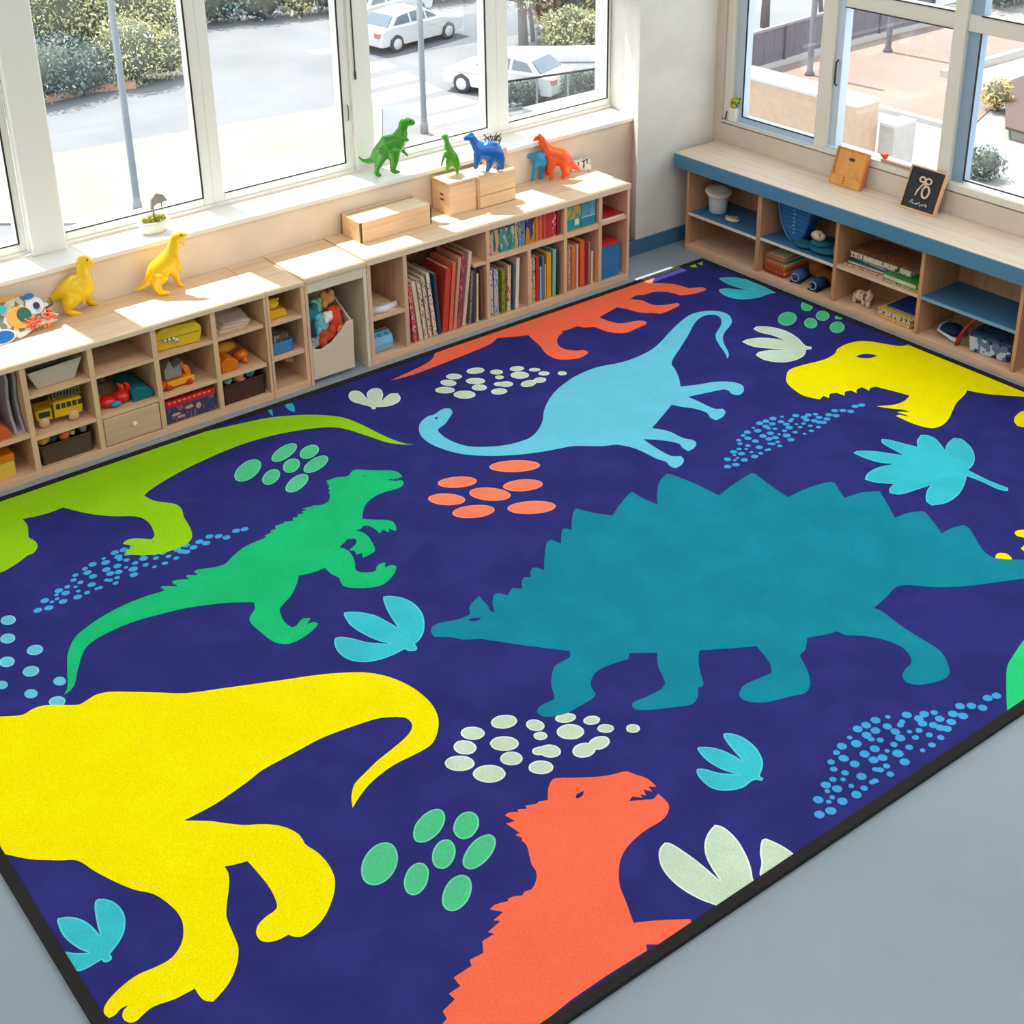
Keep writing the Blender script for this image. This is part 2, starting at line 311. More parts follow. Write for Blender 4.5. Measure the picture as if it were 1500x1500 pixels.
# ------------------------------------------------------------------ rug
RUG = '''dot||-1752,-2981 -1757,-2983 -1763,-2983 -1768,-2981 -1772,-2978 -1774,-2973 -1774,-2968 -1771,-2963 -1767,-2959 -1762,-2957 -1756,-2958 -1750,-2959 -1746,-2963 -1745,-2968 -1745,-2973 -1747,-2978
dot||-1780,-2972 -1785,-2974 -1791,-2974 -1797,-2972 -1801,-2968 -1803,-2963 -1803,-2958 -1800,-2953 -1796,-2950 -1790,-2948 -1785,-2948 -1779,-2950 -1775,-2954 -1773,-2959 -1773,-2964 -1776,-2969
dot||-1872,-2945 -1877,-2947 -1883,-2947 -1888,-2945 -1892,-2941 -1894,-2937 -1894,-2932 -1891,-2927 -1887,-2923 -1882,-2921 -1876,-2921 -1871,-2923 -1867,-2927 -1865,-2932 -1865,-2937 -1868,-2941
dot||-1845,-2964 -1851,-2966 -1857,-2966 -1862,-2964 -1866,-2961 -1868,-2956 -1867,-2951 -1865,-2946 -1861,-2942 -1856,-2940 -1850,-2940 -1845,-2942 -1841,-2946 -1839,-2951 -1839,-2956 -1841,-2961
dot||-1828,-2989 -1833,-2991 -1839,-2991 -1844,-2989 -1848,-2985 -1850,-2980 -1849,-2975 -1847,-2971 -1843,-2967 -1838,-2965 -1832,-2965 -1827,-2967 -1823,-2971 -1821,-2975 -1821,-2980 -1823,-2985
dot||-1915,-2954 -1921,-2956 -1927,-2956 -1932,-2954 -1936,-2950 -1938,-2945 -1938,-2940 -1936,-2935 -1931,-2931 -1926,-2929 -1920,-2929 -1915,-2931 -1911,-2935 -1909,-2940 -1909,-2945 -1911,-2950
dot||-1900,-2977 -1906,-2979 -1912,-2979 -1917,-2977 -1921,-2973 -1923,-2968 -1923,-2963 -1921,-2958 -1916,-2954 -1911,-2952 -1905,-2952 -1900,-2954 -1896,-2958 -1894,-2963 -1894,-2968 -1896,-2973
dot||-1980,-2903 -1985,-2905 -1991,-2905 -1996,-2904 -2000,-2900 -2002,-2895 -2002,-2890 -2000,-2885 -1996,-2882 -1990,-2880 -1985,-2880 -1980,-2882 -1976,-2885 -1974,-2890 -1974,-2895 -1976,-2900
dot||-1955,-2915 -1962,-2916 -1968,-2914 -1972,-2909 -1971,-2903 -1967,-2898 -1960,-2896 -1954,-2898 -1950,-2903 -1950,-2910
dot||-2022,-2876 -2027,-2878 -2033,-2878 -2038,-2876 -2042,-2872 -2044,-2867 -2044,-2862 -2042,-2857 -2038,-2853 -2033,-2851 -2027,-2851 -2022,-2853 -2018,-2857 -2016,-2862 -2016,-2867 -2018,-2872
dot||-1963,-2943 -1968,-2945 -1974,-2945 -1979,-2943 -1982,-2940 -1985,-2935 -1984,-2930 -1982,-2925 -1978,-2922 -1973,-2920 -1968,-2920 -1962,-2922 -1959,-2925 -1957,-2930 -1957,-2935 -1959,-2940
dot||-1948,-2972 -1953,-2974 -1959,-2974 -1964,-2972 -1968,-2968 -1970,-2964 -1970,-2959 -1968,-2954 -1964,-2950 -1958,-2948 -1953,-2948 -1948,-2950 -1944,-2954 -1942,-2959 -1942,-2964 -1944,-2968
dot||-2074,-2843 -2079,-2844 -2084,-2843 -2086,-2839 -2086,-2834 -2083,-2830 -2078,-2829 -2073,-2830 -2070,-2834 -2070,-2839
dot||-2109,-2836 -2115,-2838 -2120,-2838 -2126,-2836 -2130,-2832 -2132,-2827 -2132,-2822 -2130,-2817 -2126,-2813 -2120,-2811 -2115,-2811 -2109,-2813 -2105,-2816 -2103,-2821 -2103,-2827 -2105,-2832
dot||-2008,-2906 -2013,-2908 -2019,-2908 -2024,-2906 -2027,-2903 -2030,-2898 -2030,-2893 -2027,-2888 -2023,-2885 -2018,-2883 -2013,-2882 -2008,-2884 -2004,-2888 -2002,-2893 -2002,-2898 -2004,-2903
dot||-2017,-2926 -2022,-2928 -2027,-2928 -2032,-2926 -2036,-2923 -2038,-2918 -2038,-2913 -2036,-2908 -2032,-2905 -2027,-2903 -2022,-2903 -2016,-2905 -2013,-2908 -2011,-2913 -2011,-2918 -2013,-2923
dot||-2059,-2883 -2065,-2884 -2071,-2883 -2074,-2878 -2073,-2872 -2069,-2868 -2063,-2866 -2057,-2867 -2054,-2872 -2054,-2878
dot||-2073,-2889 -2080,-2891 -2086,-2889 -2090,-2884 -2089,-2878 -2085,-2873 -2078,-2871 -2072,-2873 -2068,-2878 -2069,-2884
dot||-2147,-2833 -2152,-2835 -2157,-2835 -2163,-2834 -2167,-2830 -2169,-2825 -2169,-2820 -2167,-2815 -2163,-2811 -2158,-2809 -2152,-2808 -2147,-2810 -2143,-2814 -2141,-2819 -2140,-2824 -2143,-2829
dot||-2105,-2873 -2110,-2875 -2115,-2875 -2120,-2873 -2124,-2870 -2126,-2865 -2126,-2860 -2124,-2855 -2120,-2852 -2115,-2850 -2109,-2850 -2104,-2851 -2101,-2855 -2099,-2859 -2099,-2864 -2101,-2869
dot||-1999,-2949 -2004,-2951 -2010,-2951 -2015,-2949 -2018,-2946 -2020,-2942 -2020,-2937 -2018,-2932 -2014,-2929 -2009,-2927 -2003,-2927 -1998,-2928 -1995,-2932 -1993,-2936 -1993,-2941 -1995,-2945
dot||-1993,-2969 -1998,-2970 -2003,-2970 -2008,-2969 -2012,-2965 -2014,-2960 -2014,-2955 -2012,-2951 -2008,-2947 -2003,-2945 -1997,-2945 -1992,-2947 -1989,-2951 -1986,-2955 -1987,-2960 -1989,-2965
dot||-1982,-2982 -1987,-2984 -1992,-2984 -1997,-2982 -2001,-2979 -2003,-2974 -2003,-2969 -2000,-2965 -1996,-2961 -1991,-2960 -1986,-2959 -1981,-2961 -1977,-2965 -1975,-2969 -1975,-2974 -1978,-2979
dot||-2178,-2829 -2184,-2831 -2189,-2832 -2195,-2830 -2199,-2826 -2201,-2821 -2201,-2816 -2199,-2811 -2195,-2807 -2189,-2804 -2183,-2804 -2178,-2806 -2174,-2810 -2172,-2815 -2172,-2820 -2174,-2825
dot||-2144,-2864 -2150,-2866 -2155,-2866 -2160,-2864 -2164,-2861 -2167,-2856 -2167,-2851 -2164,-2846 -2161,-2842 -2155,-2840 -2150,-2840 -2144,-2842 -2140,-2845 -2138,-2850 -2138,-2855 -2140,-2860
dot||-2105,-2901 -2110,-2903 -2115,-2903 -2120,-2901 -2124,-2897 -2126,-2893 -2126,-2888 -2124,-2883 -2120,-2879 -2115,-2877 -2110,-2877 -2105,-2879 -2101,-2883 -2099,-2888 -2099,-2893 -2101,-2897
dot||-2077,-2921 -2082,-2922 -2087,-2921 -2089,-2917 -2089,-2912 -2086,-2909 -2081,-2907 -2076,-2909 -2074,-2912 -2074,-2917
dot||-2050,-2936 -2057,-2938 -2063,-2936 -2067,-2931 -2066,-2925 -2062,-2920 -2055,-2918 -2049,-2920 -2045,-2925 -2046,-2931
dot||-2044,-2965 -2050,-2967 -2056,-2965 -2060,-2960 -2059,-2954 -2055,-2949 -2049,-2948 -2042,-2950 -2039,-2954 -2039,-2961
dot||-2027,-2992 -2034,-2994 -2040,-2992 -2044,-2987 -2044,-2981 -2039,-2976 -2033,-2974 -2026,-2976 -2023,-2981 -2023,-2987
dot||-2179,-2861 -2185,-2863 -2190,-2864 -2196,-2862 -2199,-2859 -2202,-2854 -2201,-2849 -2199,-2844 -2195,-2840 -2190,-2837 -2184,-2837 -2179,-2839 -2175,-2842 -2173,-2847 -2173,-2852 -2175,-2857
dot||-2184,-2877 -2191,-2879 -2197,-2877 -2200,-2872 -2200,-2866 -2196,-2861 -2190,-2859 -2183,-2861 -2180,-2866 -2180,-2872
dot||-2228,-2834 -2232,-2835 -2237,-2834 -2240,-2830 -2239,-2825 -2236,-2821 -2232,-2820 -2227,-2821 -2224,-2825 -2224,-2830
dot||-2167,-2895 -2174,-2897 -2180,-2895 -2184,-2890 -2183,-2883 -2179,-2878 -2173,-2877 -2167,-2879 -2163,-2884 -2163,-2890
dot||-2115,-2927 -2120,-2929 -2126,-2929 -2132,-2927 -2136,-2924 -2138,-2919 -2138,-2913 -2136,-2908 -2131,-2904 -2126,-2902 -2120,-2902 -2115,-2904 -2111,-2908 -2108,-2913 -2108,-2918 -2111,-2923
dot||-2083,-2948 -2089,-2950 -2095,-2948 -2099,-2943 -2099,-2937 -2094,-2932 -2088,-2931 -2082,-2933 -2078,-2937 -2078,-2944
dot||-2228,-2867 -2234,-2869 -2240,-2869 -2245,-2868 -2250,-2864 -2252,-2859 -2252,-2853 -2250,-2848 -2246,-2844 -2240,-2841 -2234,-2841 -2229,-2843 -2224,-2847 -2222,-2852 -2222,-2858 -2224,-2863
dot||-2269,-2849 -2274,-2851 -2279,-2851 -2285,-2849 -2289,-2846 -2291,-2841 -2291,-2836 -2289,-2831 -2285,-2827 -2280,-2825 -2274,-2824 -2269,-2826 -2265,-2830 -2263,-2835 -2263,-2840 -2265,-2845
dot||-2152,-2931 -2159,-2932 -2165,-2931 -2169,-2925 -2169,-2919 -2164,-2914 -2157,-2912 -2151,-2914 -2147,-2919 -2148,-2925
dot||-2128,-2964 -2135,-2966 -2142,-2964 -2146,-2958 -2145,-2952 -2141,-2947 -2134,-2945 -2127,-2947 -2123,-2952 -2124,-2959
dot||-2071,-2997 -2078,-2998 -2084,-2996 -2088,-2991 -2088,-2984 -2084,-2979 -2077,-2978 -2071,-2980 -2067,-2985 -2067,-2992
dot||-2206,-2912 -2211,-2914 -2217,-2914 -2222,-2912 -2226,-2909 -2228,-2904 -2228,-2899 -2226,-2894 -2222,-2890 -2217,-2888 -2211,-2887 -2206,-2889 -2202,-2893 -2200,-2898 -2200,-2903 -2202,-2908
dot||-2190,-2933 -2194,-2934 -2199,-2933 -2202,-2929 -2201,-2925 -2198,-2921 -2194,-2920 -2189,-2921 -2186,-2925 -2187,-2929
dot||-2111,-2992 -2116,-2994 -2121,-2992 -2124,-2989 -2124,-2984 -2120,-2980 -2115,-2979 -2110,-2980 -2107,-2984 -2108,-2989
dot||-2303,-2854 -2309,-2856 -2315,-2854 -2319,-2849 -2319,-2843 -2314,-2838 -2308,-2836 -2302,-2837 -2298,-2842 -2298,-2849
dot||-2244,-2908 -2250,-2910 -2255,-2911 -2261,-2909 -2265,-2905 -2267,-2901 -2267,-2895 -2264,-2890 -2260,-2886 -2255,-2884 -2249,-2884 -2244,-2885 -2240,-2889 -2238,-2894 -2238,-2899 -2240,-2904
dot||-2170,-2965 -2176,-2967 -2182,-2967 -2188,-2965 -2192,-2961 -2195,-2955 -2195,-2949 -2193,-2944 -2188,-2940 -2183,-2938 -2176,-2938 -2170,-2940 -2166,-2944 -2163,-2949 -2163,-2955 -2166,-2961
dot||-2303,-2885 -2308,-2887 -2313,-2887 -2318,-2885 -2322,-2881 -2325,-2876 -2325,-2871 -2323,-2866 -2319,-2862 -2314,-2860 -2308,-2860 -2303,-2862 -2299,-2865 -2297,-2870 -2297,-2876 -2299,-2881
dot||-2218,-2948 -2223,-2950 -2228,-2950 -2233,-2948 -2237,-2945 -2239,-2940 -2239,-2935 -2237,-2930 -2233,-2926 -2228,-2924 -2223,-2924 -2218,-2926 -2214,-2930 -2212,-2935 -2212,-2940 -2214,-2944
dot||-2244,-2939 -2249,-2941 -2255,-2941 -2260,-2939 -2264,-2936 -2266,-2931 -2266,-2926 -2264,-2921 -2260,-2917 -2255,-2915 -2249,-2915 -2244,-2917 -2240,-2920 -2238,-2925 -2238,-2930 -2240,-2935
dot||-2183,-2996 -2189,-2998 -2195,-2998 -2200,-2997 -2204,-2993 -2206,-2988 -2206,-2983 -2204,-2978 -2200,-2974 -2194,-2972 -2188,-2972 -2183,-2974 -2179,-2977 -2177,-2982 -2177,-2987 -2179,-2992
dot||-2343,-2870 -2350,-2872 -2356,-2870 -2360,-2865 -2360,-2859 -2356,-2854 -2349,-2852 -2343,-2853 -2339,-2859 -2339,-2865
dot||-2297,-2917 -2303,-2919 -2308,-2920 -2313,-2918 -2317,-2914 -2319,-2910 -2319,-2905 -2317,-2900 -2313,-2896 -2308,-2894 -2303,-2894 -2298,-2895 -2294,-2899 -2292,-2904 -2291,-2909 -2294,-2914
dot||-2238,-2974 -2244,-2975 -2250,-2973 -2254,-2969 -2254,-2963 -2250,-2958 -2243,-2956 -2237,-2958 -2234,-2963 -2234,-2969
dot||-2359,-2893 -2366,-2895 -2372,-2893 -2376,-2888 -2376,-2882 -2372,-2877 -2366,-2875 -2359,-2877 -2355,-2882 -2355,-2888
dot||-2270,-2966 -2273,-2967 -2277,-2967 -2281,-2965 -2284,-2962 -2286,-2958 -2287,-2954 -2286,-2951 -2283,-2948 -2280,-2947 -2276,-2947 -2272,-2949 -2269,-2952 -2267,-2956 -2267,-2960 -2268,-2964
dot||-2263,-2973 -2269,-2974 -2275,-2973 -2279,-2968 -2278,-2962 -2274,-2957 -2268,-2955 -2262,-2957 -2259,-2962 -2259,-2968
dot||-2255,-3000 -2262,-3002 -2268,-3000 -2272,-2995 -2271,-2989 -2267,-2984 -2261,-2982 -2254,-2984 -2251,-2989 -2251,-2995
dot||-2347,-2922 -2353,-2924 -2359,-2922 -2363,-2917 -2363,-2910 -2359,-2905 -2353,-2903 -2346,-2905 -2343,-2910 -2343,-2917
dot||-2321,-2961 -2326,-2963 -2332,-2963 -2337,-2961 -2341,-2958 -2343,-2953 -2343,-2948 -2341,-2943 -2337,-2939 -2332,-2937 -2326,-2937 -2321,-2938 -2317,-2942 -2315,-2947 -2315,-2952 -2317,-2957
dot||-2372,-2933 -2377,-2934 -2382,-2933 -2384,-2930 -2384,-2925 -2381,-2921 -2376,-2920 -2372,-2921 -2369,-2925 -2369,-2929
dot||-2392,-2918 -2398,-2920 -2404,-2918 -2408,-2913 -2408,-2907 -2404,-2902 -2398,-2900 -2392,-2902 -2388,-2907 -2388,-2913
dot||-2320,-2989 -2325,-2990 -2330,-2989 -2333,-2985 -2333,-2980 -2329,-2976 -2324,-2974 -2319,-2976 -2316,-2980 -2316,-2985
dot||-2308,-2992 -2314,-2993 -2320,-2991 -2323,-2987 -2323,-2981 -2319,-2976 -2313,-2975 -2308,-2976 -2304,-2981 -2304,-2987
dot||-2422,-2924 -2426,-2926 -2432,-2926 -2437,-2924 -2441,-2921 -2443,-2916 -2443,-2911 -2442,-2906 -2438,-2902 -2433,-2900 -2428,-2900 -2423,-2902 -2419,-2906 -2416,-2910 -2416,-2916 -2418,-2920
dot||-2374,-2963 -2379,-2965 -2384,-2963 -2387,-2960 -2387,-2955 -2383,-2951 -2378,-2949 -2373,-2951 -2371,-2954 -2371,-2959
dot||-2353,-2992 -2359,-2994 -2365,-2992 -2369,-2987 -2369,-2981 -2365,-2976 -2359,-2974 -2352,-2976 -2349,-2981 -2349,-2987
dot||-2409,-2952 -2414,-2954 -2420,-2954 -2425,-2952 -2429,-2949 -2431,-2944 -2431,-2939 -2429,-2934 -2425,-2930 -2420,-2928 -2415,-2928 -2410,-2930 -2406,-2933 -2403,-2938 -2403,-2943 -2405,-2948
dot||-2440,-2937 -2445,-2939 -2450,-2937 -2453,-2934 -2452,-2929 -2450,-2925 -2445,-2924 -2440,-2925 -2437,-2929 -2437,-2934
dot||-2386,-2998 -2391,-3000 -2397,-3001 -2402,-2999 -2406,-2995 -2409,-2991 -2409,-2985 -2406,-2981 -2402,-2977 -2397,-2974 -2391,-2974 -2386,-2976 -2382,-2979 -2380,-2984 -2380,-2989 -2382,-2994
dot||-2448,-2960 -2453,-2962 -2458,-2961 -2460,-2957 -2460,-2952 -2457,-2948 -2452,-2947 -2447,-2948 -2444,-2952 -2445,-2956
dot||-2480,-2949 -2485,-2951 -2491,-2951 -2496,-2949 -2500,-2946 -2502,-2941 -2502,-2936 -2501,-2931 -2497,-2927 -2492,-2925 -2486,-2924 -2481,-2926 -2477,-2930 -2475,-2935 -2475,-2940 -2476,-2945
dot||-2468,-2966 -2473,-2967 -2477,-2966 -2480,-2962 -2480,-2958 -2477,-2954 -2472,-2953 -2468,-2954 -2465,-2958 -2465,-2962
dot||-2435,-2992 -2440,-2994 -2445,-2994 -2450,-2993 -2454,-2989 -2457,-2984 -2457,-2979 -2455,-2974 -2451,-2970 -2446,-2968 -2440,-2968 -2435,-2970 -2431,-2973 -2428,-2978 -2428,-2983 -2431,-2988
dot||-2485,-2997 -2490,-2999 -2495,-2999 -2501,-2997 -2505,-2993 -2508,-2988 -2508,-2983 -2506,-2978 -2503,-2974 -2497,-2972 -2492,-2972 -2486,-2974 -2482,-2978 -2479,-2983 -2479,-2988 -2481,-2993
dot||-2519,-2987 -2524,-2989 -2530,-2989 -2535,-2988 -2539,-2984 -2541,-2979 -2542,-2974 -2540,-2969 -2536,-2965 -2531,-2963 -2525,-2963 -2520,-2965 -2516,-2968 -2514,-2973 -2513,-2978 -2515,-2983
sky|skyr|-3888,-799 -3893,-809 -3900,-815 -3909,-818 -3917,-816 -3925,-810 -3931,-801 -3933,-790 -3932,-779 -3927,-770 -3920,-763 -3911,-761 -3902,-763 -3894,-768 -3889,-778 -3887,-788
sky|skyr|-3926,-893 -3930,-903 -3937,-909 -3946,-912 -3955,-910 -3962,-904 -3967,-895 -3970,-884 -3968,-874 -3964,-864 -3957,-858 -3948,-855 -3939,-857 -3932,-863 -3926,-872 -3924,-883
sky|skyr|-3878,-1005 -3882,-1014 -3890,-1021 -3899,-1023 -3908,-1022 -3916,-1016 -3922,-1008 -3925,-997 -3924,-986 -3919,-977 -3912,-970 -3903,-967 -3893,-969 -3885,-974 -3879,-983 -3876,-994
sky|skyr|-3971,-1008 -3976,-1017 -3983,-1024 -3991,-1026 -4000,-1025 -4007,-1019 -4013,-1010 -4015,-999 -4013,-988 -4009,-979 -4002,-972 -3993,-969 -3985,-971 -3977,-977 -3972,-986 -3970,-997
sky|skyr|-3928,-1099 -3932,-1109 -3939,-1115 -3948,-1118 -3958,-1116 -3966,-1111 -3972,-1102 -3975,-1092 -3974,-1081 -3969,-1072 -3962,-1065 -3953,-1062 -3943,-1064 -3935,-1069 -3929,-1078 -3926,-1089
sky|skyr|-4026,-1108 -4030,-1117 -4037,-1123 -4045,-1125 -4054,-1123 -4061,-1117 -4067,-1109 -4069,-1098 -4068,-1088 -4064,-1079 -4057,-1072 -4048,-1070 -4040,-1072 -4032,-1078 -4027,-1086 -4024,-1097
sky|skyr|-3879,-1204 -3884,-1212 -3891,-1218 -3900,-1219 -3908,-1217 -3915,-1210 -3920,-1201 -3922,-1190 -3920,-1179 -3915,-1171 -3908,-1165 -3899,-1163 -3890,-1166 -3883,-1172 -3878,-1182 -3877,-1193
sky|skyr|-3969,-1204 -3974,-1214 -3981,-1220 -3990,-1222 -3999,-1220 -4007,-1214 -4012,-1205 -4014,-1194 -4013,-1183 -4008,-1174 -4001,-1168 -3992,-1165 -3983,-1167 -3975,-1174 -3970,-1183 -3968,-1194
sky|skyr|-3921,-1290 -3926,-1298 -3933,-1303 -3942,-1304 -3951,-1301 -3958,-1295 -3963,-1286 -3965,-1275 -3964,-1265 -3959,-1257 -3952,-1252 -3943,-1251 -3934,-1254 -3926,-1260 -3921,-1270 -3919,-1280
lime||-3663,-47 -2822,-54 -2823,-54 -2675,-86 -2558,-118 -2455,-175 -2386,-232 -2328,-307 -2302,-407 -2287,-513 -2272,-593 -2255,-640 -2232,-671 -2269,-640 -2304,-590 -2339,-486 -2377,-385 -2417,-339 -2494,-297 -2606,-260 -2728,-243 -2826,-245 -2927,-258 -3024,-276 -3124,-305 -3192,-332 -3227,-353 -3216,-406 -3184,-452 -3162,-486 -3161,-529 -3179,-586 -3192,-656 -3210,-710 -3231,-738 -3267,-753 -3315,-753 -3362,-744 -3419,-702 -3445,-675 -3438,-654 -3398,-646 -3408,-634 -3427,-608 -3411,-595 -3386,-597 -3356,-621 -3337,-644 -3319,-633 -3306,-599 -3295,-538 -3301,-493 -3319,-463 -3377,-416 -3424,-364 -3462,-307 -3498,-241 -3542,-245 -3591,-239 -3645,-224 -3646,-273 -3662,-324 -3672,-355 -3665,-388 -3666,-421 -3678,-445 -3700,-465 -3718,-465 -3752,-483 -3792,-499 -3833,-507 -3917,-476 -3947,-315 -3873,-95
green||-3914,-1261 -3891,-1232 -3864,-1165 -3836,-1097 -3813,-1058 -3780,-1018 -3739,-992 -3662,-964 -3579,-949 -3501,-949 -3435,-960 -3439,-930 -3429,-931 -3390,-965 -3397,-931 -3384,-926 -3341,-949 -3343,-926 -3334,-923 -3308,-947 -3309,-918 -3292,-917 -3237,-943 -3237,-940 -3206,-945 -3155,-916 -3097,-893 -3013,-888 -3009,-875 -2983,-872 -2978,-860 -2957,-863 -2952,-843 -2916,-847 -2911,-839 -2884,-854 -2874,-837 -2856,-843 -2850,-828 -2827,-834 -2827,-819 -2807,-822 -2816,-802 -2778,-814 -2774,-808 -2748,-826 -2713,-819 -2683,-780 -2684,-773 -2670,-758 -2669,-746 -2655,-730 -2652,-705 -2643,-706 -2646,-690 -2625,-693 -2598,-695 -2569,-711 -2555,-709 -2532,-693 -2511,-692 -2467,-736 -2408,-786 -2399,-822 -2406,-851 -2412,-841 -2418,-854 -2421,-839 -2431,-854 -2431,-834 -2442,-847 -2444,-834 -2462,-831 -2449,-847 -2438,-859 -2426,-861 -2420,-867 -2430,-892 -2463,-906 -2509,-898 -2554,-898 -2604,-916 -2640,-944 -2682,-998 -2653,-1029 -2612,-1070 -2609,-1094 -2622,-1127 -2634,-1141 -2642,-1111 -2658,-1134 -2663,-1106 -2688,-1119 -2684,-1095 -2688,-1055 -2703,-1040 -2723,-1051 -2745,-1048 -2731,-1069 -2728,-1107 -2739,-1152 -2752,-1188 -2768,-1204 -2815,-1209 -2801,-1183 -2823,-1180 -2814,-1155 -2827,-1139 -2790,-1123 -2775,-1105 -2772,-1090 -2794,-1078 -2821,-1092 -2843,-1103 -2831,-1136 -2837,-1177 -2852,-1216 -2873,-1255 -2867,-1279 -2833,-1303 -2822,-1301 -2808,-1284 -2788,-1276 -2771,-1281 -2789,-1305 -2764,-1307 -2754,-1322 -2773,-1346 -2810,-1371 -2848,-1384 -2886,-1376 -2933,-1342 -2955,-1314 -2953,-1288 -2943,-1259 -2951,-1225 -2949,-1179 -2997,-1178 -3042,-1163 -3074,-1203 -3123,-1248 -3160,-1270 -3185,-1286 -3199,-1313 -3211,-1364 -3207,-1398 -3193,-1401 -3174,-1389 -3154,-1380 -3134,-1393 -3160,-1416 -3136,-1417 -3130,-1435 -3153,-1450 -3206,-1467 -3254,-1468 -3278,-1449 -3291,-1421 -3297,-1357 -3298,-1295 -3285,-1266 -3251,-1237 -3235,-1203 -3300,-1154 -3370,-1117 -3438,-1088 -3530,-1065 -3601,-1053 -3704,-1059 -3762,-1080 -3793,-1112 -3817,-1148 -3840,-1184 -3868,-1233 -3894,-1256
navy||-2523,-753 -2503,-751 -2513,-758
yellow||-4103,-1238 -4075,-1258 -4045,-1272 -4016,-1266 -3986,-1269 -3946,-1295 -3898,-1332 -3868,-1328 -3838,-1322 -3801,-1334 -3749,-1375 -3681,-1433 -3624,-1482 -3535,-1527 -3462,-1562 -3373,-1605 -3261,-1658 -3185,-1705 -3139,-1743 -3100,-1801 -3075,-1878 -3070,-1948 -3079,-2007 -3102,-2057 -3140,-2100 -3176,-2123 -3225,-2128 -3307,-2127 -3389,-2145 -3443,-2170 -3484,-2196 -3470,-2167 -3448,-2138 -3427,-2120 -3386,-2104 -3334,-2085 -3262,-2067 -3205,-2049 -3175,-2028 -3165,-2003 -3170,-1980 -3196,-1956 -3235,-1935 -3297,-1922 -3344,-1914 -3412,-1907 -3490,-1911 -3605,-1918 -3648,-1930 -3723,-1947 -3778,-1956 -3865,-1959 -3813,-2002 -3778,-2040 -3748,-2071 -3698,-2106 -3667,-2142 -3650,-2184 -3650,-2212 -3653,-2234 -3643,-2276 -3642,-2327 -3653,-2375 -3674,-2410 -3707,-2444 -3744,-2471 -3783,-2485 -3815,-2487 -3831,-2475 -3837,-2462 -3864,-2461 -3889,-2451 -3900,-2434 -3897,-2409 -3880,-2390 -3853,-2380 -3821,-2374 -3810,-2355 -3801,-2311 -3799,-2261 -3801,-2191 -3827,-2183 -3857,-2171 -3859,-2195 -3874,-2229 -3915,-2292 -3931,-2322 -3941,-2369 -3950,-2413 -3958,-2433 -3981,-2466 -4018,-2499 -4052,-2516 -4074,-2524 -4088,-2508 -4091,-2483 -4090,-2465 -4141,-2463 -4190,-2452 -4219,-2458 -4239,-2464 -4253,-2456 -4258,-2438 -4250,-2421 -4232,-2413 -4251,-2411 -4269,-2419 -4283,-2418 -4287,-2400 -4278,-2382 -4253,-2366 -4217,-2353 -4178,-2347 -4132,-2353 -4093,-2351 -4056,-2327 -4034,-2294 -4022,-2258 -4022,-2215 -4040,-2145 -4072,-2102 -4099,-2050 -4128,-1979 -4149,-1917 -4188,-1886 -4246,-1835 -4288,-1781 -4314,-1745 -4473,-1411 -4365,-1052
orange||-1997,-154 -1888,-169 -1720,-163 -1542,-150 -1446,-137 -1386,-109 -1322,-146 -1261,-175 -1273,-218 -1292,-296 -1321,-374 -1321,-438 -1296,-471 -1239,-498 -1183,-489 -1167,-475 -1170,-453 -1202,-433 -1228,-390 -1224,-342 -1193,-295 -1154,-264 -1125,-256 -1121,-238 -1087,-244 -1030,-242 -1012,-275 -978,-299 -966,-367 -942,-413 -908,-437 -837,-432 -779,-426 -762,-414 -758,-393 -782,-372 -835,-357 -865,-338 -883,-295 -890,-233 -752,-201 -731,-242 -716,-300 -691,-336 -673,-348 -648,-384 -601,-385 -520,-373 -502,-360 -503,-345 -540,-332 -587,-309 -606,-277 -609,-216 -642,-171 -585,-157 -557,-176 -504,-178 -456,-213 -436,-254 -431,-287 -375,-317 -298,-322 -281,-312 -280,-288 -309,-271 -342,-253 -348,-206 -366,-161 -429,-93 -364,-47 -958,-32 -1681,-50 -1693,-55 -1732,-93 -1786,-117 -1862,-132
blue||-1959,-554 -1986,-575 -2041,-614 -2088,-633 -2101,-672 -2103,-726 -2086,-796 -2057,-838 -2009,-874 -1955,-902 -1903,-914 -1851,-916 -1792,-892 -1723,-841 -1665,-779 -1590,-718 -1501,-666 -1408,-632 -1364,-621 -1246,-614 -1124,-647 -1037,-650 -943,-637 -858,-606 -770,-563 -652,-510 -555,-480 -498,-483 -445,-509 -417,-551 -420,-598 -457,-651 -500,-681 -558,-709 -606,-742 -650,-789 -693,-855 -723,-891 -752,-910 -723,-871 -677,-787 -642,-733 -607,-699 -532,-654 -487,-615 -465,-578 -466,-550 -495,-530 -544,-534 -605,-561 -713,-632 -829,-702 -963,-786 -995,-841 -1043,-915 -1090,-972 -1017,-1007 -951,-1031 -910,-1062 -888,-1094 -886,-1127 -912,-1161 -949,-1179 -969,-1173 -974,-1151 -964,-1123 -970,-1103 -1039,-1083 -1130,-1058 -1126,-1117 -1121,-1200 -1097,-1219 -1106,-1246 -1149,-1270 -1186,-1273 -1189,-1246 -1170,-1205 -1183,-1148 -1208,-1111 -1231,-1066 -1329,-1114 -1426,-1159 -1394,-1217 -1387,-1296 -1370,-1330 -1379,-1357 -1412,-1377 -1445,-1381 -1444,-1351 -1432,-1317 -1450,-1276 -1479,-1237 -1513,-1204 -1521,-1265 -1520,-1366 -1493,-1388 -1503,-1417 -1539,-1440 -1573,-1442 -1577,-1417 -1566,-1389 -1577,-1350 -1581,-1285 -1589,-1233 -1621,-1172 -1670,-1146 -1758,-1074 -1811,-1054 -1870,-1035 -1954,-997 -2030,-950 -2089,-899 -2135,-842 -2167,-764 -2178,-686 -2165,-619 -2132,-564 -2098,-534 -2051,-516 -2031,-521 -1981,-505 -1960,-507 -1947,-521
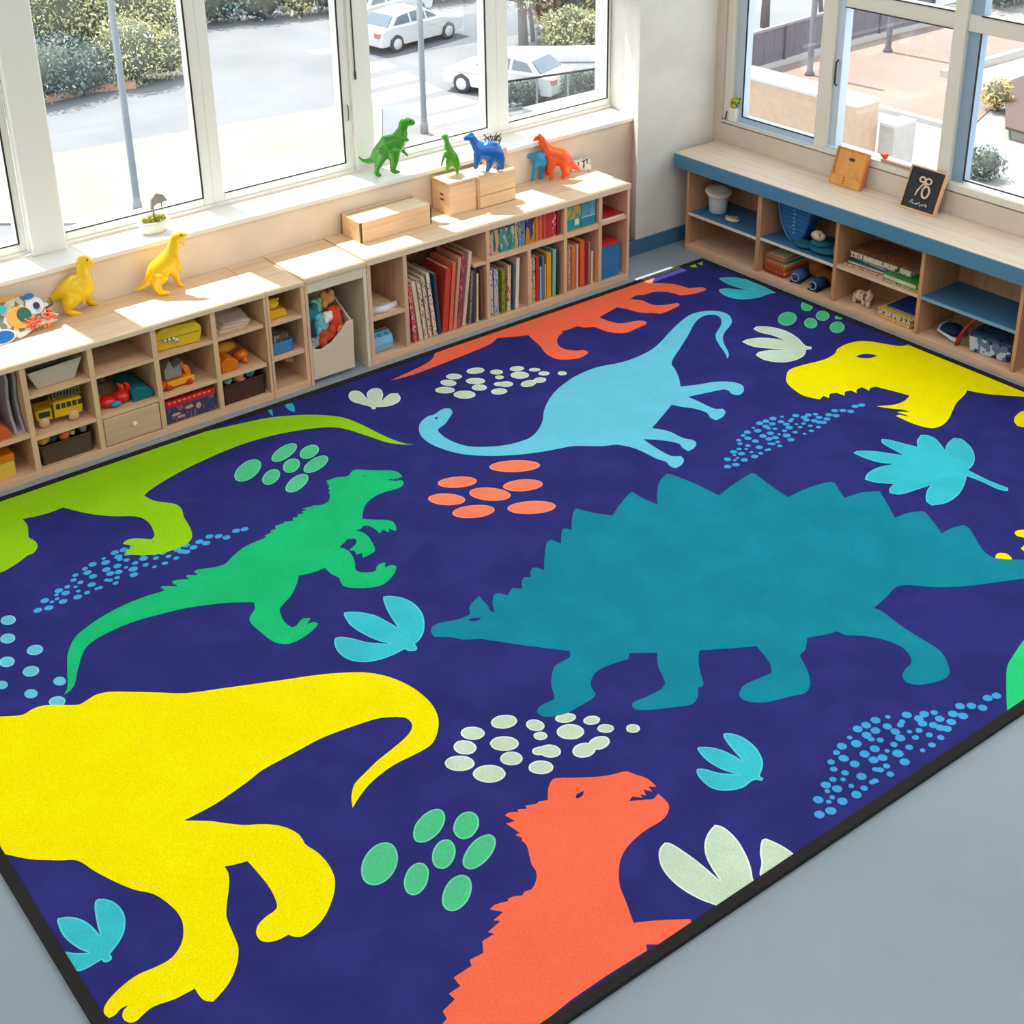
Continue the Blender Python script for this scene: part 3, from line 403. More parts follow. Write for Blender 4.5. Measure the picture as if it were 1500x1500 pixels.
navy||-2049,-554 -2036,-543 -2026,-547 -2044,-561
spot||-937,-2497 -960,-2485 -979,-2489 -989,-2505 -980,-2527 -944,-2536 -920,-2520
spot||-1022,-2555 -1044,-2558 -1052,-2576 -1024,-2574
spot||-1146,-2532 -1124,-2530 -1107,-2547 -1114,-2569 -1133,-2587 -1174,-2554
teal||-2872,-1693 -2853,-1675 -2827,-1674 -2765,-1696 -2721,-1698 -2702,-1668 -2675,-1649 -2638,-1636 -2645,-1667 -2649,-1698 -2659,-1725 -2653,-1738 -2637,-1708 -2613,-1676 -2594,-1661 -2579,-1664 -2563,-1692 -2540,-1675 -2524,-1668 -2503,-1693 -2479,-1659 -2456,-1643 -2439,-1657 -2421,-1632 -2402,-1620 -2390,-1626 -2379,-1654 -2348,-1616 -2294,-1557 -2259,-1527 -2243,-1526 -2232,-1566 -2200,-1528 -2169,-1499 -2159,-1501 -2148,-1523 -2110,-1479 -2063,-1433 -2044,-1424 -2022,-1474 -1996,-1515 -1973,-1541 -1911,-1507 -1824,-1468 -1809,-1473 -1814,-1505 -1803,-1580 -1799,-1587 -1747,-1530 -1680,-1473 -1626,-1452 -1614,-1470 -1596,-1564 -1586,-1683 -1472,-1657 -1378,-1646 -1373,-1662 -1391,-1752 -1402,-1847 -1330,-1846 -1260,-1854 -1206,-1869 -1196,-1884 -1251,-1976 -1177,-1989 -1134,-2013 -1117,-2025 -1168,-2103 -1218,-2174 -1157,-2181 -1110,-2205 -1108,-2220 -1173,-2337 -1118,-2337 -1072,-2352 -1076,-2379 -1148,-2480 -1163,-2522 -1156,-2548 -1095,-2606 -955,-2730 -963,-2778 -1188,-2670 -1280,-2625 -1370,-2579 -1448,-2525 -1532,-2446 -1612,-2458 -1695,-2473 -1689,-2502 -1702,-2575 -1708,-2641 -1710,-2724 -1725,-2762 -1759,-2806 -1785,-2825 -1816,-2830 -1865,-2816 -1897,-2799 -1913,-2775 -1903,-2749 -1870,-2731 -1827,-2721 -1801,-2692 -1789,-2656 -1798,-2608 -1821,-2565 -1850,-2533 -1875,-2508 -1879,-2482 -1924,-2469 -1977,-2446 -2030,-2484 -2060,-2491 -2084,-2532 -2115,-2577 -2149,-2608 -2183,-2620 -2224,-2606 -2307,-2577 -2332,-2555 -2346,-2530 -2339,-2507 -2300,-2486 -2254,-2488 -2192,-2497 -2170,-2475 -2152,-2443 -2130,-2379 -2211,-2330 -2281,-2285 -2317,-2317 -2352,-2360 -2383,-2404 -2396,-2413 -2411,-2409 -2439,-2437 -2475,-2452 -2526,-2430 -2590,-2395 -2619,-2370 -2620,-2351 -2604,-2340 -2563,-2345 -2506,-2347 -2476,-2337 -2462,-2319 -2433,-2263 -2390,-2213 -2458,-2162 -2481,-2182 -2540,-2168 -2592,-2167 -2631,-2185 -2656,-2214 -2666,-2246 -2694,-2255 -2746,-2256 -2784,-2258 -2814,-2249 -2847,-2230 -2854,-2208 -2848,-2194 -2825,-2184 -2778,-2187 -2770,-2181 -2744,-2134 -2709,-2094 -2673,-2068 -2614,-2063 -2594,-2041 -2647,-1978 -2697,-1918 -2744,-1856 -2758,-1841 -2770,-1823 -2816,-1791 -2837,-1759 -2880,-1722
navy||-2743,-1719 -2726,-1718 -2704,-1736 -2720,-1740 -2739,-1731
yellow||-627,-1152 -546,-1158 -444,-1179 -363,-1170 -315,-1145 -242,-1139 -182,-1155 -147,-1192 -123,-1239 -90,-1298 -63,-1310 -66,-1333 -49,-1298 -55,-1892 -61,-2061 -3,-2022 -90,-1915 -181,-1809 -217,-1737 -254,-1754 -338,-1777 -416,-1813 -477,-1842 -539,-1858 -584,-1850 -607,-1812 -615,-1757 -614,-1695 -596,-1698 -577,-1736 -578,-1715 -586,-1679 -569,-1686 -546,-1712 -551,-1680 -587,-1633 -606,-1595 -545,-1630 -489,-1636 -433,-1621 -443,-1579 -464,-1515 -472,-1485 -498,-1475 -523,-1489 -521,-1449 -555,-1451 -579,-1471 -578,-1439 -607,-1432 -634,-1455 -639,-1417 -667,-1405 -700,-1428 -700,-1401 -736,-1412 -762,-1350 -746,-1271 -721,-1220 -672,-1176
navy||-319,-1245 -279,-1247 -251,-1268 -239,-1298 -273,-1296 -303,-1278
yellow||-193,-1986 -235,-1986 -274,-1999 -303,-2019 -319,-2044 -309,-2066 -262,-2114 -184,-2082 -145,-2036
orange||-3055,-2496 -3033,-2469 -3005,-2447 -2987,-2444 -2946,-2473 -2884,-2515 -2851,-2530 -2816,-2543 -2805,-2567 -2791,-2596 -2790,-2624 -2793,-2638 -2809,-2623 -2814,-2645 -2826,-2623 -2837,-2645 -2847,-2631 -2850,-2646 -2868,-2625 -2887,-2632 -2847,-2657 -2829,-2666 -2807,-2659 -2808,-2685 -2815,-2710 -2839,-2729 -2871,-2738 -2923,-2738 -2981,-2746 -3029,-2764 -3065,-2791 -3104,-2837 -3127,-2886 -3157,-2945 -3110,-2972 -3041,-3020 -3048,-3039 -3159,-3040 -3153,-3030 -3177,-3011 -3188,-3026 -3517,-3032 -3640,-3109 -3734,-3037 -3723,-2906 -3674,-2890 -3670,-2868 -3629,-2859 -3631,-2838 -3597,-2837 -3596,-2808 -3542,-2807 -3536,-2791 -3498,-2794 -3479,-2765 -3443,-2765 -3452,-2751 -3407,-2743 -3419,-2731 -3385,-2725 -3406,-2698 -3386,-2695 -3353,-2706 -3351,-2700 -3335,-2702 -3315,-2713 -3304,-2707 -3285,-2711 -3257,-2695 -3240,-2674 -3232,-2645 -3208,-2601 -3202,-2586 -3201,-2566 -3195,-2561 -3203,-2542 -3189,-2543 -3197,-2495 -3172,-2502 -3181,-2470 -3167,-2468 -3144,-2482 -3142,-2472 -3119,-2487 -3116,-2474 -3087,-2488 -3078,-2485
navy||-2992,-2535 -2979,-2527 -2957,-2529 -2971,-2540 -2988,-2541
pebg|pebgr|-2767,-407 -2776,-431 -2795,-456 -2820,-478 -2847,-493 -2873,-499 -2893,-495 -2904,-483 -2905,-463 -2896,-439 -2878,-414 -2853,-392 -2826,-377 -2800,-370 -2779,-374 -2768,-387
pebg|pebgr|-2590,-381 -2600,-400 -2618,-419 -2643,-435 -2670,-447 -2695,-452 -2714,-450 -2725,-440 -2726,-426 -2717,-407 -2700,-389 -2675,-372 -2648,-360 -2623,-354 -2603,-357 -2591,-366
pebg|pebgr|-2534,-455 -2543,-472 -2558,-488 -2576,-499 -2594,-505 -2610,-504 -2622,-496 -2627,-483 -2625,-467 -2616,-450 -2602,-434 -2584,-423 -2565,-417 -2548,-418 -2537,-425 -2532,-438
pebg|pebgr|-2647,-499 -2655,-517 -2668,-534 -2684,-547 -2700,-555 -2715,-555 -2725,-549 -2730,-537 -2729,-520 -2721,-502 -2709,-485 -2693,-471 -2676,-464 -2661,-463 -2651,-469 -2646,-482
pebg|pebgr|-2546,-543 -2555,-561 -2573,-578 -2596,-592 -2621,-601 -2644,-604 -2662,-600 -2672,-590 -2672,-575 -2663,-558 -2646,-541 -2623,-527 -2598,-517 -2574,-514 -2556,-518 -2546,-528
pebg|pebgr|-2746,-517 -2753,-535 -2766,-553 -2782,-568 -2800,-578 -2817,-581 -2829,-577 -2836,-567 -2836,-552 -2830,-534 -2817,-516 -2801,-501 -2783,-490 -2766,-487 -2753,-491 -2746,-501
pebg|pebgr|-2678,-613 -2686,-632 -2702,-650 -2724,-666 -2747,-678 -2769,-683 -2786,-681 -2796,-672 -2797,-657 -2789,-639 -2774,-621 -2752,-604 -2729,-592 -2707,-587 -2689,-589 -2679,-598
pebg|pebgr|-3301,-2354 -3305,-2370 -3318,-2388 -3337,-2403 -3359,-2414 -3382,-2419 -3401,-2418 -3414,-2411 -3420,-2399 -3416,-2383 -3404,-2366 -3386,-2350 -3363,-2339 -3340,-2333 -3320,-2334 -3306,-2341
pebg|pebgr|-3239,-2414 -3240,-2429 -3248,-2445 -3261,-2460 -3278,-2470 -3295,-2476 -3310,-2475 -3321,-2468 -3326,-2456 -3325,-2441 -3318,-2425 -3305,-2411 -3289,-2400 -3271,-2394 -3256,-2395 -3244,-2402
pebg|pebgr|-3349,-2449 -3347,-2462 -3351,-2478 -3361,-2495 -3376,-2509 -3392,-2519 -3407,-2523 -3420,-2521 -3428,-2513 -3431,-2501 -3427,-2485 -3417,-2469 -3403,-2454 -3387,-2444 -3371,-2439 -3358,-2441
pebg|pebgr|-3250,-2510 -3254,-2525 -3268,-2541 -3288,-2555 -3311,-2565 -3335,-2570 -3355,-2570 -3368,-2563 -3373,-2552 -3370,-2538 -3357,-2522 -3337,-2508 -3314,-2497 -3290,-2491 -3269,-2492 -3255,-2498
pebg|pebgr|-3475,-2370 -3476,-2391 -3486,-2415 -3503,-2436 -3526,-2454 -3550,-2464 -3573,-2465 -3589,-2458 -3599,-2443 -3599,-2423 -3589,-2400 -3572,-2378 -3550,-2361 -3525,-2350 -3502,-2348 -3484,-2355
pebg|pebgr|-3449,-2473 -3447,-2487 -3452,-2504 -3464,-2520 -3479,-2535 -3496,-2545 -3513,-2550 -3526,-2548 -3534,-2539 -3536,-2526 -3531,-2510 -3521,-2493 -3505,-2478 -3488,-2467 -3471,-2463 -3457,-2465
pebg|pebgr|-3386,-2577 -3386,-2592 -3395,-2610 -3410,-2627 -3429,-2641 -3449,-2649 -3468,-2651 -3482,-2646 -3490,-2635 -3490,-2620 -3482,-2603 -3467,-2586 -3448,-2572 -3428,-2563 -3408,-2561 -3394,-2566
pebg|pebgr|-200,-807 -223,-826 -250,-840 -275,-847 -296,-846 -310,-836 -313,-820 -307,-799 -291,-778 -268,-759 -242,-744 -216,-737 -194,-739 -181,-748 -177,-765 -184,-786
pebg|pebgr|-188,-919 -206,-930 -224,-935 -238,-934 -246,-926 -247,-913 -242,-897 -230,-880 -214,-865 -196,-854 -178,-848 -164,-849 -156,-857 -154,-870 -160,-887 -172,-904
pebg|pebgr|-120,-1018 -140,-1032 -161,-1040 -180,-1042 -193,-1037 -199,-1026 -197,-1011 -187,-993 -171,-976 -150,-962 -129,-953 -111,-951 -97,-956 -91,-967 -94,-983 -104,-1001
pebg|pebgr|-75,-892 -93,-904 -112,-912 -129,-914 -141,-909 -147,-899 -145,-884 -137,-868 -122,-852 -104,-839 -84,-831 -67,-829 -55,-834 -49,-844 -51,-859 -60,-876
pebg|pebgr|-47,-770 -67,-784 -87,-794 -104,-797 -115,-793 -120,-783 -117,-768 -106,-751 -90,-734 -70,-719 -50,-709 -33,-706 -21,-710 -16,-720 -20,-735 -31,-752
pebg|pebgr|-42,-943 -55,-950 -69,-949 -77,-942 -78,-931 -71,-920 -58,-913 -44,-914 -36,-921 -35,-932
pebo|pebor|-1951,-1106 -1967,-1115 -1993,-1114 -2024,-1104 -2056,-1085 -2083,-1061 -2103,-1036 -2112,-1013 -2108,-995 -2092,-986 -2066,-986 -2035,-996 -2002,-1015 -1974,-1039 -1954,-1065 -1946,-1088
pebo|pebor|-2205,-1046 -2218,-1056 -2239,-1059 -2264,-1053 -2290,-1041 -2312,-1024 -2327,-1005 -2334,-986 -2330,-970 -2317,-960 -2296,-958 -2271,-963 -2245,-975 -2222,-992 -2207,-1012 -2201,-1031
pebo|pebor|-2029,-1218 -2043,-1228 -2065,-1230 -2091,-1225 -2117,-1213 -2139,-1196 -2154,-1176 -2160,-1157 -2156,-1141 -2141,-1131 -2119,-1128 -2093,-1133 -2067,-1145 -2045,-1163 -2029,-1183 -2024,-1202
pebo|pebor|-2172,-1208 -2188,-1217 -2208,-1216 -2232,-1205 -2254,-1187 -2272,-1163 -2283,-1137 -2285,-1114 -2278,-1096 -2263,-1086 -2242,-1087 -2219,-1097 -2196,-1116 -2178,-1141 -2167,-1167 -2165,-1190
pebo|pebor|-2320,-1128 -2333,-1137 -2352,-1137 -2373,-1129 -2394,-1114 -2411,-1094 -2422,-1072 -2425,-1052 -2420,-1035 -2407,-1026 -2388,-1026 -2366,-1033 -2345,-1049 -2328,-1069 -2317,-1091 -2314,-1112
pebo|pebor|-2276,-1247 -2291,-1258 -2313,-1261 -2340,-1257 -2367,-1245 -2391,-1228 -2407,-1208 -2414,-1188 -2410,-1172 -2396,-1161 -2373,-1157 -2346,-1162 -2319,-1174 -2295,-1191 -2278,-1211 -2272,-1231
pebo|pebor|-2091,-1367 -2107,-1377 -2131,-1378 -2160,-1370 -2190,-1354 -2216,-1333 -2234,-1310 -2241,-1288 -2237,-1271 -2221,-1261 -2196,-1260 -2167,-1268 -2137,-1284 -2111,-1305 -2093,-1328 -2086,-1350
pale|white|-1625,-328 -1635,-336 -1647,-340 -1662,-339 -1676,-334 -1688,-325 -1696,-314 -1697,-302 -1694,-291 -1685,-283 -1672,-279 -1657,-280 -1643,-285 -1631,-294 -1623,-306 -1622,-318
pale|white|-1737,-317 -1745,-323 -1756,-325 -1768,-323 -1779,-316 -1788,-306 -1793,-294 -1794,-283 -1790,-273 -1782,-266 -1771,-264 -1759,-266 -1748,-273 -1739,-283 -1734,-295 -1733,-307
pale|white|-1576,-394 -1583,-400 -1593,-402 -1603,-401 -1612,-395 -1619,-387 -1623,-377 -1623,-367 -1619,-359 -1612,-353 -1603,-351 -1593,-352 -1583,-358 -1576,-366 -1572,-376 -1572,-386
pale|white|-1484,-424 -1491,-430 -1502,-432 -1513,-431 -1524,-426 -1533,-418 -1539,-408 -1540,-398 -1536,-390 -1529,-384 -1519,-381 -1507,-382 -1496,-387 -1487,-395 -1481,-405 -1480,-415
pale|white|-1439,-479 -1445,-483 -1452,-484 -1461,-482 -1469,-477 -1475,-470 -1479,-462 -1480,-454 -1477,-448 -1471,-444 -1463,-443 -1455,-445 -1447,-450 -1440,-457 -1437,-465 -1436,-473
pale|white|-1431,-531 -1438,-536 -1446,-538 -1455,-537 -1463,-532 -1469,-525 -1472,-517 -1472,-508 -1468,-501 -1462,-496 -1453,-494 -1445,-496 -1437,-500 -1431,-507 -1428,-516 -1428,-524
pale|white|-1374,-577 -1380,-582 -1387,-584 -1394,-583 -1401,-579 -1406,-573 -1408,-566 -1408,-559 -1404,-552 -1398,-547 -1391,-545 -1383,-546 -1377,-550 -1372,-556 -1370,-563 -1370,-571
pale|white|-1604,-436 -1609,-441 -1616,-442 -1623,-441 -1629,-438 -1634,-432 -1636,-425 -1636,-418 -1633,-412 -1628,-407 -1621,-406 -1614,-407 -1608,-410 -1603,-416 -1601,-423 -1601,-430
pale|white|-1509,-488 -1519,-497 -1532,-500 -1547,-497 -1560,-490 -1570,-478 -1575,-464 -1575,-450 -1569,-438 -1559,-430 -1546,-427 -1531,-429 -1518,-437 -1508,-448 -1503,-462 -1503,-476
pale|white|-1794,-355 -1803,-361 -1814,-363 -1825,-359 -1834,-350 -1842,-338 -1845,-325 -1844,-312 -1839,-301 -1831,-294 -1820,-293 -1809,-297 -1799,-305 -1792,-317 -1788,-331 -1789,-344
pale|white|-1686,-413 -1695,-420 -1708,-422 -1722,-418 -1735,-410 -1746,-398 -1753,-385 -1754,-371 -1750,-361 -1741,-354 -1728,-352 -1714,-355 -1701,-364 -1690,-376 -1683,-389 -1682,-402
pale|white|-1479,-567 -1486,-574 -1497,-577 -1508,-578 -1518,-574 -1527,-567 -1531,-559 -1531,-549 -1527,-540 -1520,-533 -1509,-529 -1498,-529 -1487,-533 -1479,-539 -1475,-548 -1474,-558
pale|white|-1526,-559 -1535,-567 -1547,-573 -1562,-575 -1576,-572 -1588,-566 -1595,-557 -1597,-547 -1593,-537 -1584,-528 -1572,-522 -1557,-521 -1543,-523 -1531,-529 -1524,-538 -1522,-549
pale|white|-1634,-494 -1640,-498 -1649,-500 -1658,-498 -1667,-492 -1674,-484 -1678,-475 -1679,-466 -1676,-459 -1670,-454 -1661,-453 -1652,-455 -1643,-460 -1635,-468 -1631,-477 -1631,-486
pale|white|-1613,-511 -1621,-517 -1632,-520 -1643,-519 -1652,-513 -1660,-505 -1664,-494 -1663,-483 -1658,-473 -1650,-467 -1640,-464 -1629,-465 -1619,-471 -1612,-479 -1608,-490 -1608,-501
pale|white|-1835,-399 -1844,-407 -1857,-409 -1871,-405 -1884,-397 -1895,-385 -1902,-371 -1903,-358 -1899,-347 -1890,-339 -1878,-337 -1863,-340 -1850,-349 -1839,-361 -1832,-375 -1831,-388
pale|white|-1717,-466 -1725,-473 -1736,-476 -1748,-474 -1759,-468 -1767,-458 -1771,-447 -1771,-435 -1767,-425 -1758,-418 -1747,-415 -1735,-416 -1724,-423 -1716,-432 -1712,-444 -1712,-456
pale|white|-1670,-545 -1678,-552 -1690,-555 -1703,-554 -1716,-549 -1726,-540 -1731,-529 -1732,-517 -1728,-507 -1720,-500 -1708,-497 -1695,-498 -1682,-503 -1672,-512 -1667,-524 -1666,-535
pale|white|-1793,-487 -1804,-496 -1818,-499 -1834,-496 -1849,-487 -1861,-474 -1867,-458 -1868,-443 -1863,-429 -1852,-420 -1837,-417 -1821,-420 -1806,-429 -1794,-442 -1788,-458 -1787,-473
pale|white|-2920,-2192 -2929,-2200 -2942,-2204 -2956,-2203 -2970,-2198 -2981,-2189 -2989,-2178 -2991,-2166 -2987,-2155 -2978,-2147 -2966,-2143 -2951,-2143 -2937,-2149 -2925,-2158 -2918,-2169 -2916,-2181
pale|white|-3028,-2180 -3037,-2186 -3048,-2188 -3060,-2186 -3071,-2179 -3080,-2169 -3085,-2156 -3085,-2144 -3080,-2134 -3071,-2127 -3060,-2125 -3048,-2128 -3037,-2135 -3028,-2145 -3023,-2157 -3023,-2169
pale|white|-3084,-2215 -3093,-2221 -3104,-2224 -3115,-2221 -3125,-2213 -3133,-2203 -3136,-2190 -3135,-2178 -3130,-2168 -3121,-2161 -3110,-2158 -3098,-2161 -3088,-2169 -3080,-2179 -3077,-2192 -3078,-2204
pale|white|-2978,-2273 -2987,-2280 -3000,-2282 -3015,-2279 -3028,-2271 -3039,-2260 -3046,-2247 -3046,-2233 -3042,-2222 -3032,-2215 -3019,-2212 -3005,-2215 -2991,-2223 -2980,-2235 -2974,-2248 -2973,-2262
pale|white|-3124,-2260 -3134,-2268 -3147,-2270 -3161,-2267 -3175,-2259 -3186,-2248 -3193,-2234 -3194,-2220 -3190,-2209 -3180,-2201 -3167,-2198 -3153,-2201 -3139,-2209 -3127,-2221 -3121,-2235 -3120,-2249
pale|white|-3007,-2327 -3015,-2334 -3026,-2337 -3038,-2335 -3049,-2329 -3057,-2320 -3062,-2309 -3062,-2298 -3057,-2288 -3048,-2281 -3037,-2278 -3026,-2279 -3015,-2285 -3006,-2295 -3002,-2306 -3002,-2317
pale|white|-3082,-2346 -3093,-2354 -3108,-2357 -3124,-2354 -3139,-2346 -3150,-2333 -3157,-2318 -3158,-2303 -3153,-2290 -3142,-2282 -3128,-2279 -3111,-2282 -3096,-2290 -3084,-2303 -3077,-2318 -3077,-2333
pale|white|-2875,-2262 -2883,-2267 -2892,-2268 -2902,-2265 -2910,-2258 -2915,-2249 -2917,-2238 -2915,-2228 -2910,-2220 -2902,-2214 -2893,-2213 -2883,-2216 -2875,-2223 -2870,-2233 -2868,-2243 -2870,-2254
pale|white|-2777,-2286 -2784,-2291 -2794,-2293 -2805,-2292 -2817,-2287 -2826,-2280 -2832,-2271 -2833,-2262 -2830,-2254 -2824,-2249 -2814,-2247 -2802,-2248 -2791,-2253 -2782,-2260 -2776,-2269 -2774,-2278
pale|white|-2730,-2337 -2737,-2342 -2745,-2345 -2755,-2344 -2764,-2340 -2771,-2334 -2775,-2327 -2776,-2319 -2773,-2312 -2767,-2307 -2758,-2305 -2749,-2305 -2740,-2309 -2732,-2315 -2728,-2323 -2727,-2331
pale|white|-2725,-2391 -2731,-2395 -2739,-2397 -2748,-2395 -2756,-2390 -2762,-2383 -2766,-2375 -2766,-2368 -2763,-2361 -2756,-2357 -2748,-2355 -2739,-2357 -2731,-2362 -2725,-2369 -2721,-2377 -2721,-2384
pale|white|-2667,-2437 -2673,-2441 -2680,-2443 -2688,-2442 -2695,-2438 -2700,-2432 -2703,-2425 -2702,-2418 -2698,-2412 -2692,-2407 -2685,-2405 -2677,-2406 -2670,-2410 -2665,-2416 -2662,-2423 -2663,-2430
pale|white|-2801,-2349 -2811,-2356 -2825,-2359 -2839,-2357 -2852,-2349 -2863,-2338 -2868,-2325 -2868,-2312 -2862,-2300 -2852,-2293 -2838,-2290 -2824,-2292 -2810,-2299 -2800,-2311 -2795,-2324 -2795,-2337
pale|white|-2894,-2298 -2899,-2302 -2906,-2304 -2914,-2303 -2921,-2299 -2926,-2293 -2928,-2286 -2928,-2279 -2925,-2273 -2920,-2268 -2913,-2267 -2905,-2268 -2898,-2271 -2893,-2277 -2890,-2284 -2891,-2291
pale|white|-2767,-2420 -2775,-2428 -2786,-2433 -2799,-2435 -2812,-2433 -2823,-2427 -2830,-2419 -2832,-2410 -2829,-2401 -2822,-2393 -2811,-2387 -2798,-2385 -2785,-2387 -2774,-2393 -2766,-2401 -2764,-2410
pale|white|-2820,-2420 -2829,-2429 -2841,-2434 -2855,-2435 -2868,-2431 -2878,-2424 -2885,-2414 -2886,-2403 -2882,-2393 -2873,-2384 -2861,-2379 -2848,-2378 -2834,-2382 -2824,-2389 -2817,-2399 -2816,-2410
pale|white|-2929,-2345 -2935,-2349 -2943,-2351 -2951,-2351 -2960,-2347 -2967,-2342 -2971,-2335 -2972,-2327 -2969,-2321 -2964,-2316 -2956,-2314 -2947,-2315 -2939,-2318 -2932,-2324 -2928,-2331 -2927,-2338
pale|white|-2907,-2373 -2915,-2379 -2926,-2380 -2937,-2377 -2947,-2370 -2954,-2360 -2957,-2349 -2956,-2338 -2950,-2328 -2942,-2323 -2931,-2321 -2920,-2324 -2910,-2331 -2903,-2341 -2900,-2353 -2901,-2364
pale|white|-2962,-2407 -2971,-2414 -2983,-2416 -2995,-2414 -3007,-2407 -3016,-2397 -3021,-2386 -3022,-2374 -3017,-2365 -3008,-2358 -2997,-2356 -2984,-2358 -2972,-2365 -2963,-2375 -2958,-2386 -2958,-2398
pale|white|-2216,-173 -2188,-136 -2164,-132 -2150,-157 -2160,-219 -2164,-240 -2137,-189 -2101,-167 -2076,-174 -2072,-201 -2097,-251 -2139,-296 -2093,-265 -2059,-253 -2037,-271 -2049,-310 -2077,-337 -2128,-343 -2176,-314 -2186,-329 -2198,-319 -2190,-306 -2207,-259 -2222,-217
pale|white|-442,-769 -412,-761 -370,-801 -348,-876 -362,-959 -397,-1037 -385,-1060 -405,-1075 -427,-1065 -480,-1099 -549,-1104 -607,-1077 -640,-1016 -630,-961 -595,-951 -534,-976 -470,-1021 -526,-969 -578,-900 -580,-832 -541,-829 -490,-852 -448,-896 -429,-944 -428,-878 -449,-813
cyan|cyanr|-143,-259 -118,-268 -65,-320 -49,-397 -53,-480 -65,-555 -106,-544 -154,-545 -217,-526 -259,-487 -271,-429 -254,-371 -234,-356 -203,-372 -168,-419 -123,-481 -150,-422 -161,-352 -155,-294
cyan|cyanr|-3042,-1449 -3034,-1436 -3019,-1442 -2991,-1467 -2963,-1512 -2951,-1560 -2942,-1612 -2921,-1523 -2896,-1457 -2886,-1442 -2866,-1452 -2842,-1483 -2829,-1530 -2835,-1586 -2855,-1632 -2891,-1680 -2925,-1706 -2949,-1714 -2954,-1736 -2966,-1742 -2983,-1732 -2987,-1715 -3031,-1717 -3081,-1710 -3123,-1690 -3152,-1652 -3158,-1600 -3144,-1554 -3128,-1532 -3110,-1538 -3086,-1568 -3057,-1617 -3008,-1664 -3028,-1630 -3046,-1572 -3054,-1507 -3047,-1467
cyan|cyanr|-2600,-2598 -2592,-2594 -2569,-2612 -2549,-2644 -2540,-2679 -2535,-2708 -2521,-2647 -2506,-2607 -2496,-2598 -2478,-2612 -2465,-2644 -2467,-2690 -2483,-2729 -2503,-2754 -2544,-2780 -2542,-2793 -2554,-2796 -2567,-2781 -2611,-2783 -2654,-2765 -2679,-2734 -2678,-2690 -2667,-2663 -2656,-2655 -2642,-2666 -2622,-2702 -2579,-2744 -2598,-2717 -2610,-2678 -2611,-2636
cyan|cyanr|-972,-1783 -947,-1783 -897,-1828 -861,-1883 -838,-1912 -836,-1854 -828,-1801 -804,-1780 -786,-1805 -765,-1863 -748,-1906 -713,-1874 -663,-1854 -643,-1871 -645,-1910 -689,-1984 -636,-1958 -586,-1948 -569,-1972 -595,-2032 -647,-2087 -702,-2119 -747,-2130 -751,-2219 -743,-2298 -761,-2310 -777,-2288 -779,-2205 -787,-2153 -839,-2184 -921,-2216 -999,-2223 -1051,-2202 -1042,-2171 -984,-2129 -939,-2112 -1009,-2100 -1079,-2084 -1098,-2055 -1077,-2036 -1036,-2024 -1079,-1977 -1092,-1937 -1047,-1914 -978,-1913 -915,-1936 -953,-1892 -971,-1832
cyan|cyanr|-4268,-2075 -4263,-2068 -4245,-2076 -4228,-2092 -4213,-2118 -4205,-2149 -4202,-2183 -4193,-2144 -4180,-2100 -4167,-2073 -4159,-2071 -4143,-2084 -4129,-2112 -4126,-2149 -4134,-2179 -4153,-2211 -4178,-2233 -4207,-2250 -4205,-2260 -4210,-2267 -4222,-2268 -4228,-2263 -4229,-2253 -4251,-2255 -4274,-2255 -4288,-2250 -4345,-2208 -4321,-2147 -4287,-2178 -4273,-2194 -4245,-2215 -4258,-2191 -4268,-2160 -4274,-2124
pale|white|-2960,-2824 -2938,-2806 -2916,-2800 -2906,-2810 -2899,-2848 -2895,-2893 -2895,-2942 -2896,-2978 -2885,-2941 -2866,-2898 -2838,-2865 -2804,-2844 -2769,-2834 -2758,-2855 -2761,-2902 -2780,-2953 -2803,-2993 -2828,-3025 -2835,-3042 -2960,-3044 -2962,-3027 -2977,-2995 -2989,-2950 -2991,-2904 -2982,-2860
pale|white|-2751,-2975 -2712,-2946 -2701,-2949 -2690,-2981 -2685,-3025 -2693,-3044 -2812,-3043 -2804,-3024 -2772,-3000
cyan2||-2535,-56 -2517,-58 -2543,-114 -2543,-90
cyan2||-2458,-60 -2425,-60 -2434,-99 -2457,-141 -2467,-113
lime||-141,-52 -100,-49 -125,-94 -142,-79
lime||-91,-56 -52,-58 -82,-90 -90,-77
bgreen||-1470,-2863 -1556,-2887 -1611,-2905 -1656,-2931 -1789,-3027 -1795,-3039 -1569,-3077 -1289,-2894 -1378,-2852'''
RC = dict(navy=(48, 49, 120), lime=(152, 212, 26), green=(30, 193, 120), yellow=(255, 240, 0), spot=(255, 240, 0), orange=(255, 113, 80), blue=(108, 205, 228), sky=(104, 200, 222), skyr=(130, 215, 235), teal=(24, 138, 158), cyan=(62, 196, 210), cyanr=(95, 215, 225), cyan2=(50, 185, 215), pale=(204, 226, 200), white=(232, 245, 232), pebg=(84, 200, 142), pebgr=(120, 220, 175), pebo=(255, 134, 98), pebor=(255, 155, 130), dot=(70, 168, 226), bgreen=(44, 214, 128))
ZL = dict(spot=.4, sky=.4, skyr=.25, dot=.4, lime=1.2, green=1.2, yellow=1.5, teal=1.5, orange=1.2, blue=1.2, navy=2.0)
